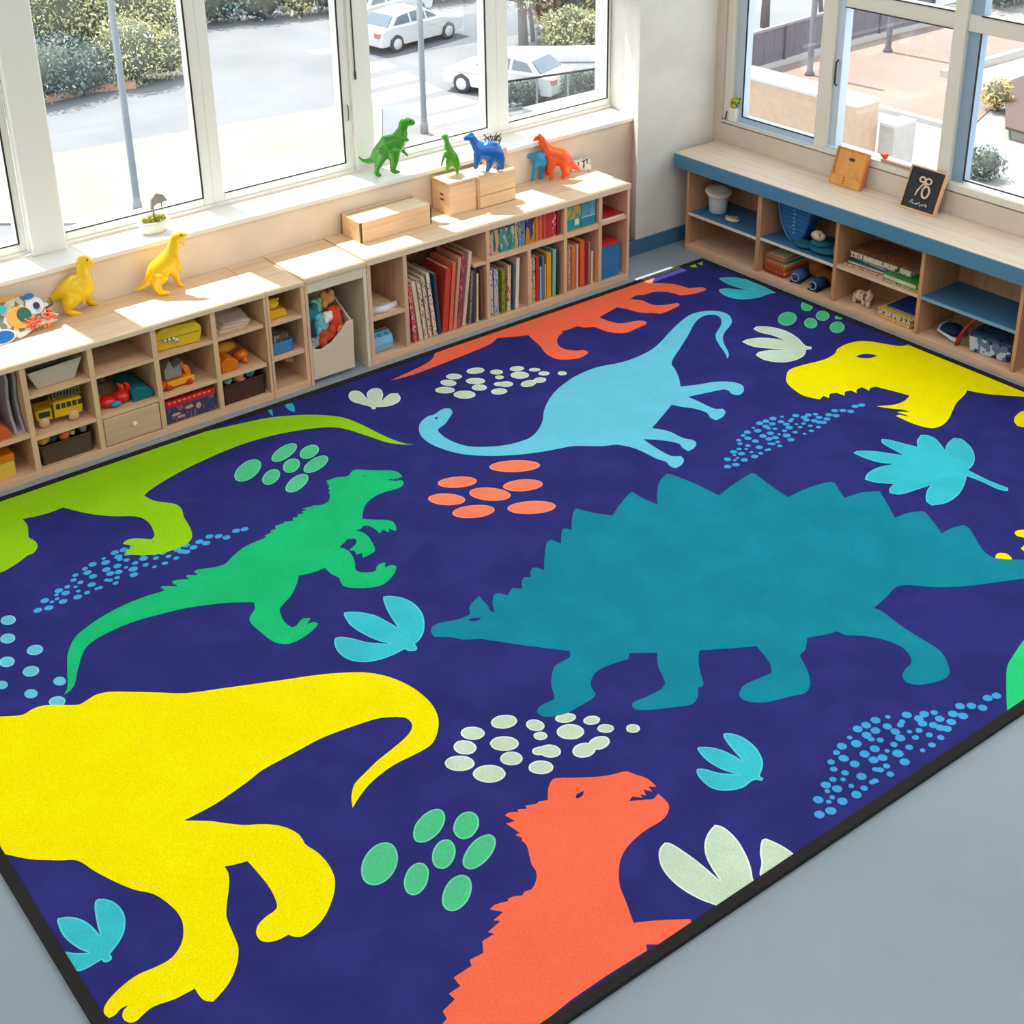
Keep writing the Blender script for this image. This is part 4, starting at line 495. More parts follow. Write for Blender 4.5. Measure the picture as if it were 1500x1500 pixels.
def smooth(P, sub=4):
    n = len(P); out = []
    def turn(i):
        a = P[i]-P[i-1]; b = P[(i+1) % n]-P[i]
        if a.length < 1e-6 or b.length < 1e-6: return 0
        return math.degrees(abs(a.angle_signed(b)))
    T = []
    for i in range(n):
        T.append(Vector((0, 0)) if turn(i) > 52 else None)
    for i in range(n):
        p0, p1, p2, p3 = P[i-1], P[i], P[(i+1) % n], P[(i+2) % n]
        L = (p2-p1).length
        def tan(a, b, c):
            d = (c-a); return d.normalized()*L if d.length > 1e-9 else Vector((0, 0))
        m1 = T[i] if T[i] is not None else tan(p0, p1, p2)
        m2 = T[(i+1) % n] if T[(i+1) % n] is not None else tan(p1, p2, p3)
        k = sub if L > .012 else 1
        for j in range(k):
            t = j/k; t2 = t*t; t3 = t2*t
            out.append(p1*(2*t3-3*t2+1)+m1*(t3-2*t2+t)+p2*(-2*t3+3*t2)+m2*(t3-t2))
    return out
def clip(P, x0, x1, y0, y1):
    for ax, v, sg in ((0, x0, 1), (0, x1, -1), (1, y0, 1), (1, y1, -1)):
        Q = []
        for i in range(len(P)):
            a, b = P[i-1], P[i]; da, db = (a[ax]-v)*sg, (b[ax]-v)*sg
            if (da >= 0) != (db >= 0): Q.append(a.lerp(b, da/(da-db)))
            if db >= 0: Q.append(b)
        P = Q
        if not P: return P
    return P
def inset(P, d):
    n = len(P); A = sum(P[i-1].x*P[i].y-P[i].x*P[i-1].y for i in range(n))
    sg = 1 if A > 0 else -1; out = []
    for i in range(n):
        e1 = P[i]-P[i-1]; e2 = P[(i+1) % n]-P[i]
        if e1.length < 1e-7 or e2.length < 1e-7: out.append(P[i].copy()); continue
        n1 = Vector((-e1.y, e1.x)).normalized()*sg; n2 = Vector((-e2.y, e2.x)).normalized()*sg
        m = (n1+n2); m = m.normalized() if m.length > .2 else n1
        out.append(P[i]+m*d)
    return out
RX0, RX1, RY0, RY1 = -4.32, -.022, -3.06, -.025
rb = MB(); names = ['navy']; rmats = [mat('rug_navy', RC['navy'], .95, 'rug', spec=.05)]
rb.box(RX0+.004, RX1-.004, RY0+.004, RY1-.004, .0005, .012)
def rmi(c):
    c = 'yellow' if c == 'spot' else c
    if c not in names: names.append(c); rmats.append(mat('rug_'+c, RC[c], .95, 'rug', spec=.05, amp=.25 if c in ('yellow', 'lime', 'blue', 'orange') else .6 if c != 'navy' else 1))
    return names.index(c)
def rshape(c, P, z):
    P = clip(P, RX0+.015, RX1-.015, RY0+.015, RY1-.015)
    Q = []
    for p in P:
        if not Q or (p-Q[-1]).length > 4e-4: Q.append(p)
    if len(Q) < 3: return
    tri = tessellate_polygon([[Vector((p.x, p.y, 0)) for p in Q]])
    rb.add([(p.x, p.y, z) for p in Q], [t for t in tri], rmi(c))
ri = 0
for line in RUG.strip().split('\n'):
    c, rim, pts = line.split('|')
    P = [Vector((float(a)/1000, float(b)/1000)) for a, b in (q.split(',') for q in pts.split())]
    P = smooth(P); z = .012+ZL.get(c, 1.0)*3e-4+(ri % 9)*1.2e-5; ri += 1
    reps = [Vector((0, 0))]
    if c == 'dot': reps += [Vector((1.115, 1.420)), Vector((-1.286, 2.178))]
    for r in reps:
        Q = [p+r for p in P]
        if rim:
            rshape(rim, Q, z-.00015); rshape(c, inset(Q, .0045), z)
        else: rshape(c, Q, z)
rug = thing('area_rug', (-2.17, -1.54, 0), 'large navy play rug printed with colourful dinosaurs, leaves and dots on the grey floor', 'rug')
o = rb.build('rug_pile', rmats, rug)
for p in o.data.polygons:
    if p.normal.z < -.5 and p.center.z > .0115: p.flip()
b = MB(); bw = .03
b.box(RX0, RX1, RY0, RY0+bw, .0003, .0145); b.box(RX0, RX1, RY1-bw, RY1, .0003, .0145)
b.box(RX0, RX0+bw, RY0+bw, RY1-bw, .0003, .0145); b.box(RX1-bw, RX1, RY0+bw, RY1-bw, .0003, .0145)
b.build('border_binding', mat('rug_black_binding', (34, 32, 32), .9, 'rug'), rug)
# ------------------------------------------------------------------ shelving along the street windows
YF, YB = .033, .372
def unit(name, label, x0, x1, zt, divs, shelves, th=.022, top_t=.02, ends=(.02, .02), back=True, cat='shelf unit'):
    t = thing(name, ((x0+x1)/2, (YF+YB)/2, 0), label, cat)
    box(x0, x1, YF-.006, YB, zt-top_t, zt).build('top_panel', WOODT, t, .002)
    box(x0, x1, YF, YB, 0, .034).build('bottom_panel', WOOD, t, .002)
    zs = zt-top_t
    box(x0, x0+ends[0], YF, YB, .034, zs).build('side_panel', WOODZ, t, .0015)
    box(x1-ends[1], x1, YF, YB, .034, zs).build('side_panel', WOODZ, t, .0015)
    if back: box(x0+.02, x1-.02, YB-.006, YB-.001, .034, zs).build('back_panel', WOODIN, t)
    for d in divs:
        xc, z0, z1 = (d, .034, zs) if not isinstance(d, tuple) else d
        box(xc-th/2, xc+th/2, YF+.001, YB-.006, z0, z1).build('divider', WOODZ, t, .0012)
    for (a, b2, z0, z1) in shelves: box(a, b2, YF+.003, YB-.006, z0, z1).build('shelf_board', WOOD, t, .0012)
    return t
D = [-3.475, -3.212, -2.950, -2.692]
sh = [(-3.95, -3.486, .178, .196)]
for a, b2 in ((-3.464, -3.223), (-3.201, -2.961), (-2.939, -2.703), (-2.681, -2.472)):
    sh += [(a, b2, .333, .347), (a, b2, .158, .174)]
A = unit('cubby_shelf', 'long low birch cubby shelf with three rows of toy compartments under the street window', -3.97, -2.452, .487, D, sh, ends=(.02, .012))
unit('cubby_shelf', 'narrow birch cubby shelf one compartment wide beside the white bin cabinet', -2.450, -2.272, .487, [], [(-2.438, -2.290, .325, .339), (-2.438, -2.290, .166, .184)], ends=(.012, .018))
# drawer in the second column, bottom row
d = box(-3.198, -2.964, YF+.001, .34, .038, .154)
dd = d.build('drawer_front', mat('drawer_pinkish_wood', (214, 176, 148), .45, 'wood'), A, .003); dd['label'] = 'plain drawer front'
MB().lathe([(.010, -.004), (.012, 0), (.012, .004), (.007, .008), (0, .009)], (0, 0, 0), 16, M=Matrix.Translation((-3.075, YF, .098)) @ Matrix.Rotation(PI/2, 4, 'X')).build('drawer_knob', mat('pale_knob', (240, 225, 180), .3), dd)
# cabinet with the tilt-out bin
CRM = mat('cream_cabinet', (228, 214, 190), .5, 'plain'); CRM2 = mat('cream_bin', (226, 206, 178), .4)
t = thing('bin_cabinet', (-2.12, .2, 0), 'cream cabinet holding a scoop-front toy bin between the cubby shelf and the bookcase', 'cabinet')
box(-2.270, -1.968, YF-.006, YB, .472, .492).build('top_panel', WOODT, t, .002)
box(-2.270, -2.256, YF, YB, 0, .472).build('side_panel', WOODZ, t, .001)
box(-1.985, -1.968, YF, YB, 0, .472).build('side_panel', CRM, t, .001)
box(-2.256, -1.985, YF, YF+.014, .425, .472).build('header_rail', CRM, t, .001)
box(-2.256, -1.985, YB-.02, YB-.004, 0, .472).build('back_panel', CRM, t)
bn = thing('toy_bin', (-2.15, .15, 0), 'cream plastic bin with a curved scoop front full of plush toys', 'bin')
prof = [(-2.252, .02), (-2.048, .02), (-2.042, .245), (-2.075, .24), (-2.11, .205), (-2.155, .168), (-2.205, .152), (-2.235, .160), (-2.252, .185)]
MB().prism(prof, .04, .052, 'y').build('bin_front', CRM2, bn, .003)
bk = [(-2.252, .02), (-2.048, .02), (-2.042, .34), (-2.06, .375), (-2.10, .395), (-2.2, .395), (-2.24, .375), (-2.252, .34)]
MB().prism(bk, .24, .252, 'y').build('bin_back', CRM2, bn, .003)
for xx in (-2.252, -2.052):
    MB().prism([(.052, .02), (.24, .02), (.24, .34), (.052, .19 if xx < -2.2 else .24)], xx, xx+.009, 'x').build('bin_side', CRM2, bn, .002)
box(-2.245, -2.05, .05, .245, .02, .03).build('bin_floor', CRM2, bn)
pl = [((-2.205, .13, .285), (.045, .04, .04), (38, 130, 140), 'teal plush toy at the top of the heap'), ((-2.165, .11, .235), (.04, .038, .05), (110, 200, 215), 'light blue plush toy leaning on the bin lip'), ((-2.225, .10, .225), (.025, .035, .045), (40, 60, 80), 'dark navy plush toy against the bin wall'),
      ((-2.105, .10, .24), (.036, .036, .065), (225, 70, 45), 'tall red plush toy in the bin'), ((-2.105, .15, .325), (.04, .035, .028), (235, 165, 95), 'orange and tan plush toy on top of the red one'), ((-2.16, .15, .30), (.035, .035, .035), (140, 205, 175), 'mint green plush toy behind the blue one'),
      ((-2.155, .085, .185), (.05, .03, .028), (200, 75, 55), 'brick red plush toy low in the scoop opening'), ((-2.215, .085, .172), (.032, .028, .024), (150, 150, 152), 'grey plush toy at the lowest edge of the scoop'), ((-2.14, .09, .268), (.026, .026, .024), (235, 235, 225), 'small white plush toy in the middle of the heap'), ((-2.09, .085, .205), (.02, .025, .022), (240, 140, 70), 'small orange plush toy beside the red one'), ((-2.20, .19, .13), (.045, .045, .11), (60, 110, 120), None)]
for c_, r_, cc, lb in pl:
    if not lb: continue
    m = MB(); m.ell(c_, r_, 0, 12, 8, .06)
    a_ = (c_[0]+r_[0]*.45, c_[1]-r_[1]*.3, c_[2]+r_[2]*.75); q = r_[0]*.42
    m.ell(a_, (q, q, q), 0, 8, 6); m.ell((a_[0]-r_[0]*.9, a_[1], a_[2]), (q, q, q), 0, 8, 6); m.ell((c_[0]-r_[0]*.6, c_[1]-r_[1]*.7, c_[2]-r_[2]*.4), (q, q, q*1.3), 0, 8, 6)
    tag(m.build('plush_toy', mat('plush_%d_%d' % cc[:2], cc, .95, 'plain')), lb, 'plush toy', 'plush toys in the scoop bin')

# bookcase
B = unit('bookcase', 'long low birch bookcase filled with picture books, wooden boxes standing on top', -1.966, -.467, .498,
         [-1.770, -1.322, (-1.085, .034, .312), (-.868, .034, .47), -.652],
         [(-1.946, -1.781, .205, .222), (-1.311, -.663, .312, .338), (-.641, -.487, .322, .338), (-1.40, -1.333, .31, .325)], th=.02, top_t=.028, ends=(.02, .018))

PAGE = mat('page_edges', (226, 208, 180), .8, 'pages')
ORD = 'first second third fourth fifth sixth seventh eighth ninth tenth eleventh twelfth thirteenth fourteenth fifteenth sixteenth seventeenth'.split()
def cname(c):
    n = dict(red=(195, 50, 50), orange=(225, 105, 55), brown=(120, 80, 60), tan=(205, 160, 120), cream=(228, 212, 180), white=(238, 234, 228), navy=(50, 58, 90), blue=(85, 130, 195), teal=(55, 140, 145), green=(80, 150, 80), olive=(150, 150, 65), mustard=(225, 165, 55), yellow=(235, 215, 120), grey=(145, 138, 128), mint=(130, 190, 165), maroon=(140, 45, 55), pink=(220, 150, 150), plum=(120, 90, 100))
    return min(n, key=lambda k: sum((a-b)**2 for a, b in zip(n[k], c)))
def bookobj(x, w, xt, z0, z1, c, marks=None, dep=.17, yf=.05, name='book'):
    """upright book: bottom centre x, thickness w, top centre xt"""
    h = z1-z0; a = math.atan2(xt-x, h); L = h/math.cos(a)
    M = Matrix.Translation((x, 0, z0+abs(math.sin(a))*w*.5)) @ Matrix.Rotation(a, 4, 'Y'); m = MB(); t = min(.003, w*.2)
    m.box(-w/2, -w/2+t, yf, yf+dep, 0, L, 0, M); m.box(w/2-t, w/2, yf, yf+dep, 0, L, 0, M); m.box(-w/2, w/2, yf-.001, yf+t, 0, L, 0, M)
    m.box(-w/2+t, w/2-t, yf+t, yf+dep-.004, .002, L-.003, 1, M)
    key = 'cover_%d_%d_%d' % c
    if marks: cm = mat(key+'_m%d' % marks[0], c, .5, 'marks', ps=marks[0], c2=marks[1])
    else: cm = mat(key, c, .5, 'plain')
    return m.build(name, [cm, PAGE], None, .0008)
def row(L, where, group, nameplace):
    L = sorted(L, key=lambda b: b[0]); n = len(L)
    for i, b in enumerate(L):
        x, xt, w, z0, z1, c = b[:6]; mk = b[6] if len(b) > 6 else None
        o = bookobj(x, w, xt, z0, z1, c, mk, dep=b[7] if len(b) > 7 else .17)
        size = ('thin ' if w < .016 else 'thick ' if w > .028 else '')+('short ' if z1-z0 < .2 and nameplace != 'upper' else '')
        pos = 'at the left end' if i == 0 else 'at the right end' if i == n-1 else '%s from the left' % ORD[i]
        tag(o, '%s%s%s book, %s %s' % (size, 'speckled ' if mk else '', cname(c), pos, where), 'book', group)
DK = (90, 80, 75)
# wide leaning compartment:  x_bottom, x_top, thickness, z0, z1, colour
row([(-1.752, -1.758, .014, .036, .30, (120, 92, 96)), (-1.722, -1.742, .018, .036, .315, (205, 78, 78), (160, (240, 210, 200))),
     (-1.690, -1.722, .020, .036, .325, (226, 204, 170)), (-1.664, -1.696, .018, .036, .328, (224, 206, 178), (190, DK)), (-1.640, -1.672, .017, .036, .335, (222, 202, 172), (200, DK)), (-1.612, -1.645, .018, .036, .345, (232, 218, 198), (210, DK)),
     (-1.588, -1.608, .015, .036, .335, (42, 72, 88)), (-1.562, -1.530, .028, .036, .338, (205, 66, 46)), (-1.530, -1.497, .018, .036, .358, (222, 112, 80)),
     (-1.506, -1.466, .016, .036, .375, (208, 152, 120)), (-1.486, -1.442, .020, .036, .385, (152, 58, 88), (150, (210, 120, 90))), (-1.456, -1.408, .018, .036, .385, (218, 190, 160)),
     (-1.420, -1.400, .012, .036, .29, (146, 136, 118), (180, DK)), (-1.402, -1.386, .016, .036, .30, (58, 64, 92)), (-1.378, -1.372, .010, .036, .27, (226, 208, 132)), (-1.352, -1.350, .014, .036, .285, (120, 76, 60))],
    'in the widest bookcase compartment', 'leaning books in the widest compartment', 'wide')
row([(-1.292, -1.296, .014, .036, .265, (205, 202, 196), (200, DK)), (-1.268, -1.268, .024, .036, .262, (196, 180, 196), (120, (70, 150, 150))), (-1.228, -1.225, .018, .036, .250, (150, 156, 58), (160, (90, 110, 60))),
     (-1.196, -1.190, .018, .036, .262, (222, 206, 168), (150, (200, 70, 60))), (-1.172, -1.167, .008, .036, .262, (45, 92, 100)), (-1.150, -1.138, .018, .036, .285, (230, 222, 212))],
    'in the first lower bookcase compartment', 'books in the first lower compartment', 'lower')
row([(-1.064, -1.066, .014, .036, .262, (222, 210, 168), (200, DK)), (-1.046, -1.048, .016, .036, .266, (196, 178, 128), (200, DK)), (-1.024, -1.025, .020, .036, .262, (194, 52, 60)), (-1.006, -1.006, .010, .036, .205, (150, 190, 225)), (-.992, -.992, .012, .036, .255, (52, 140, 156)),
     (-.978, -.978, .009, .036, .21, (232, 172, 110)), (-.957, -.957, .026, .036, .262, (226, 162, 50)), (-.926, -.922, .020, .036, .27, (122, 188, 166)), (-.902, -.902, .012, .036, .26, (46, 50, 60))],
    'in the middle lower bookcase compartment', 'books in the middle lower compartment', 'lower')
row([(-.848, -.848, .012, .036, .25, (88, 130, 192)), (-.832, -.833, .016, .036, .265, (202, 160, 140), (220, DK)), (-.806, -.806, .026, .036, .26, (206, 122, 62)), (-.782, -.782, .011, .036, .26, (222, 202, 170)), (-.750, -.752, .028, .036, .272, (226, 98, 58)), (-.727, -.728, .013, .036, .262, (150, 44, 52)), (-.708, -.708, .012, .036, .255, (190, 120, 110)), (-.690, -.690, .010, .036, .20, (236, 218, 186))],
    'in the last lower bookcase compartment', 'books in the last lower compartment', 'lower')
row([(-1.218, -1.218, .05, .339, .450, (62, 150, 145), (60, (225, 190, 140))), (-1.275, -1.275, .055, .339, .455, (205, 170, 130), (55, (50, 110, 110))), (-1.175, -1.175, .03, .339, .452, (50, 140, 130), (70, (200, 200, 150))),
     (-1.148, -1.148, .020, .339, .462, (205, 190, 140), (180, DK)), (-1.126, -1.126, .018, .339, .462, (130, 160, 178), (180, (70, 90, 100))), (-1.106, -1.106, .018, .339, .462, (120, 140, 165), (180, (70, 90, 100))), (-1.066, -1.066, .055, .339, .464, (196, 140, 50), (50, (60, 60, 110))),
     (-1.026, -1.026, .018, .339, .464, (222, 128, 50)), (-1.004, -1.004, .018, .339, .464, (230, 100, 50)), (-.980, -.980, .020, .339, .462, (196, 84, 60)), (-.952, -.952, .030, .339, .462, (198, 48, 56)), (-.924, -.924, .020, .339, .462, (205, 50, 58), (140, (240, 220, 210))), (-.899, -.899, .016, .339, .46, (150, 36, 50))],
    'on the upper bookcase shelf', 'picture books on the upper shelf', 'upper')
# flat-faced boxes in the small upper compartment
m = box(-.848, -.762, .05, .2, .339, .395, 0).box(-.848, -.762, .05, .2, .395, .458, 1).box(-.80, -.775, .048, .05, .36, .39, 2)
tag(m.build('picture_book', [mat('book_teal_band', (52, 150, 150), .5), mat('book_olive_band', (176, 170, 90), .5, 'marks', ps=90, c2=(90, 130, 110)), mat('book_pale', (220, 230, 190), .5)], None, .001), 'teal and olive picture book facing out in the small upper compartment', 'book')
m = box(-.758, -.672, .05, .2, .339, .385, 0).box(-.758, -.672, .05, .2, .385, .460, 1).box(-.758, -.672, .0495, .2, .385, .390, 2)
tag(m.build('picture_book', [mat('book_deep_teal', (50, 140, 160), .5), mat('book_sea_blue', (80, 150, 175), .5, 'marks', ps=50, c2=(110, 180, 180)), mat('book_ice', (190, 215, 225), .5)], None, .001), 'sea blue picture book facing out beside the teal and olive one', 'book')
# right-end compartments
m = box(-.636, -.492, .045, .26, .3385, .348, 1).box(-.636, -.492, .045, .26, .348, .352, 0)
tag(m.build('folder', [mat('red_folder', (192, 38, 44), .45), mat('folder_edge', (214, 214, 226), .5)], None, .001), 'red flat folder lying on the top shelf at the bookcase end', 'folder')
t = thing('crate', (-.575, .15, .034), 'blue plastic crate with a red lid at the bottom of the bookcase end', 'crate')
m = box(-.638, -.512, .05, .24, .035, .205); 
for z in (.09, .15): m.box(-.638, -.512, .048, .05, z, z+.002)
m.build('crate_body', mat('crate_blue', (46, 122, 176), .45), t, .002)
box(-.639, -.511, .045, .245, .205, .214).build('crate_lid', mat('crate_red', (200, 56, 44), .45), t, .001)
# end compartment by the bin cabinet
m = MB(); 
for i in range(4):
    m.box(-1.938+.004*i, -1.80-.006*i, .06+.012*i, .26, .2225+.006*i, .2275+.006*i, i % 2, RZ(-1.87, .15, .12*(i-1.5)))
tag(m.build('paper_stack', [mat('paper_cream', (232, 214, 190), .8), mat('paper_tan', (214, 176, 136), .8)]), 'loose stack of cream and tan paper on the small bookcase shelf beside the bin cabinet', 'paper')
m = MB().tube([(-1.935, .075, .240), (-1.87, .058, .238), (-1.80, .075, .240)], [.014, .017, .012], 12)
tag(m.build('paper_roll', mat('roll_white', (225, 228, 232), .6)), 'white rolled paper lying at the front edge of the small bookcase shelf', 'paper')
t = thing('pencil_case', (-1.87, .12, .034), 'light blue rounded pencil case in the bottom compartment beside the bin cabinet', 'case')
m = MB().prism([(.065, .036), (.155, .036), (.160, .075), (.150, .105), (.125, .118), (.095, .118), (.070, .105), (.060, .075)], -1.94, -1.83, 'x'); m.build('case_body', mat('case_blue', (130, 185, 215), .5, 'plain'), t, .006)
m = MB(); 
for i in range(3): m.ell((-1.925+.035*i, .075, .112), (.014, .012, .006), 0, 10, 6)
m.build('case_print', mat('case_aqua', (45, 160, 200), .5), t)

# ------------------------------------------------------------------ things in the cubbies
def flared_bin(name, x0, x1, y0, y1, z0, z1, fl, m, label, cat, inner=None, t=.005):
    vs = [(x0+fl, y0+fl*.5, z0), (x1-fl, y0+fl*.5, z0), (x1-fl, y1-fl*.3, z0), (x0+fl, y1-fl*.3, z0), (x0, y0, z1), (x1, y0, z1+.006), (x1, y1, z1), (x0, y1, z1),
          (x0+t, y0+t, z1), (x1-t, y0+t, z1+.006), (x1-t, y1-t, z1), (x0+t, y1-t, z1), (x0+fl+t, y0+fl*.5+t, z0+t), (x1-fl-t, y0+fl*.5+t, z0+t), (x1-fl-t, y1-fl*.3-t, z0+t), (x0+fl+t, y1-fl*.3-t, z0+t)]
    fs = [(0, 3, 2, 1)]+[(i, (i+1) % 4, 4+(i+1) % 4, 4+i) for i in range(4)]+[(4+i, 4+(i+1) % 4, 8+(i+1) % 4, 8+i) for i in range(4)]+[(8+i, 8+(i+1) % 4, 12+(i+1) % 4, 12+i) for i in range(4)]+[(12, 13, 14, 15)]
    mb = MB(); mb.add(vs, fs); return tag(mb.build(name, m, None, .002), label, cat)
flared_bin('paper_tray', -3.452, -3.236, .055, .25, .348, .428, .035, mat('tray_greige', (196, 184, 170), .6, 'plain'), 'greige flared paper tray in the top cubby beside the empty one', 'tray')
# bus
t = thing('toy_bus', (-3.34, .1, .174), 'yellow toy bus with dark windows in the cubby under the greige tray', 'toy bus')
M = RZ(-3.34, .12, -.12)
YB_ = mat('bus_yellow', (228, 178, 28), .4); DKW = mat('dark_window', (52, 56, 40), .3)
MB().prism([(-3.425, .200), (-3.255, .200), (-3.25, .225), (-3.252, .268), (-3.36, .268), (-3.365, .250), (-3.43, .248), (-3.43, .215)], .08, .155, 'y', 0, M).build('bus_body', YB_, t, .005)
m = MB(); m.box(-3.42, -3.378, .077, .08, .218, .240, 0, M); 
for i in range(5): m.box(-3.352+.021*i, -3.337+.021*i, .077, .08, .238, .258, 0, M)
m.box(-3.370, -3.362, .077, .08, .206, .262, 0, M); m.build('bus_window', DKW, t)
for xx in (-3.405, -3.29):
    for yy in (.078, .148):
        MB().lathe([(0, -.005), (.019, -.005), (.021, 0), (.019, .005), (0, .005)], n=16, M=M @ Matrix.Translation((xx, yy, .196)) @ Matrix.Rotation(PI/2, 4, 'X')).build('wheel', mat('wheel_tan', (222, 180, 140), .5), t)
m = MB().box(-3.36, -3.245, .1, .15, .272, .278, 0, M)
for i in range(9): m.tube([M @ Vector((-3.355+.0125*i, .10, .269)), M @ Vector((-3.352+.0125*i, .102, .30))], .003, 6)
m.box(-3.36, -3.245, .098, .104, .298, .304, 0, M); m.build('roof_rack', mat('rack_grey', (120, 118, 96), .5), t)
def basket(x0, x1, y0, y1, z1, m, label, toys, group, z0=.0345, lean=.006):
    t = thing('storage_basket', ((x0+x1)/2, (y0+y1)/2, z0), label, 'basket')
    w = MB(); tt = .006
    for a in ((x0, x1, y0, y0+tt), (x0, x1, y1-tt, y1), (x0, x0+tt, y0, y1), (x1-tt, x1, y0, y1)): w.box(a[0], a[1], a[2], a[3], z0, z1)
    w.box(x0, x1, y0, y1, z0, z0+.004); w.build('basket_wall', m, t, .004)
    w = MB(); r = .0045
    w.tube([(x0, y0, z1), (x1, y0, z1), (x1, y1, z1), (x0, y1, z1), (x0, y0, z1)], r, 8); w.build('basket_rim', m, t)
    for c_, r_, cc, lb in toys:
        mb = MB(); mb.ell(c_, r_, 0, 12, 8, .1); mb.ell((c_[0]+r_[0]*.7, c_[1]-r_[1]*.3, c_[2]+r_[2]*.5), (r_[0]*.45, r_[1]*.5, r_[2]*.55), 0, 8, 6)
        tag(mb.build('small_toy', mat('toy_%d_%d_%d' % cc, cc, .5, 'plain')), lb, 'toy', group)
basket(-3.450, -3.245, .055, .27, .112, mat('basket_brown', (86, 68, 50), .9, 'plain'), 'brown fabric basket full of toys in the bottom cubby under the bus', [
    ((-3.425, .09, .122), (.022, .02, .018), (235, 165, 60), 'orange yellow toy piece at one end of the brown basket under the bus'), ((-3.39, .12, .108), (.04, .03, .018), (40, 96, 86), 'dark green toy piece in the brown basket under the bus'),
    ((-3.345, .08, .122), (.020, .02, .018), (238, 120, 70), 'round orange toy in the middle of the brown basket under the bus'), ((-3.31, .085, .120), (.010, .012, .010), (245, 205, 110), 'tiny yellow toy beside the round orange one'),
    ((-3.30, .15, .118), (.045, .03, .02), (130, 140, 96), 'grey green toy piece along the back of the brown basket'), ((-3.262, .10, .120), (.016, .02, .018), (175, 178, 190), 'pale grey toy hanging at the end of the brown basket')], 'toys in the brown basket under the bus')
# column two middle: red toys and teal case
t = thing('toy_crab', (-3.11, .1, .174), 'glossy red plastic toy creature with raised claws in the cubby above the drawer', 'toy')
RED = mat('toy_red_gloss', (215, 38, 30), .25, spec=.6)
m = MB(); m.ell((-3.15, .10, .197), (.038, .035, .022), 0, 14, 8, .05); m.ell((-3.085, .10, .2), (.036, .035, .026), 0, 14, 8, .05); m.build('toy_body', RED, t)
m = MB(); m.tube([(-3.08, .10, .215), (-3.085, .10, .245), (-3.10, .10, .262)], [.018, .012, .003]); m.tube([(-3.06, .10, .215), (-3.055, .10, .24), (-3.07, .1, .255)], [.014, .01, .003]); m.tube([(-3.17, .11, .21), (-3.175, .11, .232)], [.012, .004]); m.build('claw', RED, t)
m = MB(); m.ell((-3.125, .068, .19), (.022, .014, .012), 0, 12, 6); m.build('toy_belly', mat('toy_sky', (50, 150, 190), .3), t)
t = thing('book', (-2.99, .15, .174), 'teal flat case leaning in the cubby above the drawer, behind the red toy', 'case')
m = MB().prism([(-3.055, .1745), (-2.965, .1745), (-2.965, .200), (-2.99, .222), (-3.035, .235), (-3.06, .222)], .06, .24, 'y'); m.build('cover', mat('case_teal', (20, 108, 128), .45), t, .004)
t.name = 'teal_case'; WM[t.name] = t.matrix_world.copy()
m = MB()
for i in range(5): m.box(-3.185+.024*i, -3.167+.024*i, .30, .31, .175, .29, i % 2)
tag(m.build('picture_book', [mat('pale_slat', (196, 176, 148), .6, 'marks', ps=40, c2=(110, 90, 80)), mat('pale_slat_dark', (170, 150, 126), .6)]), 'pale striped board book standing at the back of the cubby above the drawer', 'book')
# column three
t = thing('lunch_box', (-2.82, .13, .347), 'yellow lunch box with a rounded lid and silver clasp in the top cubby', 'box')
M = RZ(-2.82, .13, -.1); Yl = mat('lunch_yellow', (230, 190, 40), .4)
MB().prism([(-2.915, .350), (-2.74, .350), (-2.725, .395), (-2.925, .395)], .065, .2, 'y', 0, M).build('box_body', Yl, t, .006)
MB().prism([(-2.93, .398), (-2.725, .398), (-2.735, .425), (-2.76, .440), (-2.89, .440), (-2.92, .425)], .06, .205, 'y', 0, M).build('box_lid', Yl, t, .008)
m = MB(); 
for i in range(3): m.ell(M @ Vector((-2.885+.018*i, .058, .392)), (.008, .006, .008), 0, 10, 6)
m.ell(M @ Vector((-2.838, .055, .382)), (.011, .006, .010), 0, 10, 6); m.build('clasp', mat('clasp_silver', (215, 215, 205), .25, Metallic=.6), t)
t = thing('toy_truck', (-2.84, .1, .174), 'orange toy truck with a yellow front and grey load in the middle cubby', 'toy truck')
ORG = mat('toy_orange', (238, 120, 24), .3, spec=.5)
MB().prism([(-2.925, .180), (-2.80, .180), (-2.79, .205), (-2.80, .225), (-2.85, .205), (-2.93, .205)], .07, .14, 'y').build('truck_body', ORG, t, .004)
box(-2.905, -2.785, .062, .072, .185, .212).build('truck_front', mat('toy_amber', (250, 165, 40), .35), t, .004)
m = MB(); m.prism([(-2.815, .22), (-2.79, .215), (-2.80, .25), (-2.83, .262)], .08, .13, 'y'); m.build('truck_cab', ORG, t, .003)
m = MB(); m.prism([(-2.90, .21), (-2.83, .21), (-2.815, .27), (-2.86, .25), (-2.875, .29), (-2.90, .25)], .09, .14, 'y'); m.build('truck_load', mat('load_grey', (150, 148, 150), .35, 'plain'), t, .002)
for xx in (-2.90, -2.81): MB().lathe([(0, -.006), (.014, -.006), (.014, .006), (0, .006)], n=14, M=Matrix.Translation((xx, .066, .188)) @ Matrix.Rotation(PI/2, 4, 'X')).build('wheel', mat('wheel_red', (200, 60, 30), .4), t)
t = thing('game_box', (-2.82, .15, .034), 'red and navy board game box in the bottom cubby beside the drawer', 'box')
box(-2.930, -2.710, .05, .26, .036, .122).build('box_body', mat('game_navy', (62, 66, 100), .45, 'marks', ps=70, c2=(150, 90, 110)), t, .001)
box(-2.931, -2.709, .047, .262, .108, .136).build('box_lid', mat('game_red', (205, 40, 42), .4, 'plain'), t, .001)
m = MB()
for i in range(9): m.box(-2.92+.022*i, -2.908+.022*i, .0460, .047, .124, .130)
m.build('lettering', mat('game_pink', (240, 150, 140), .5), t)
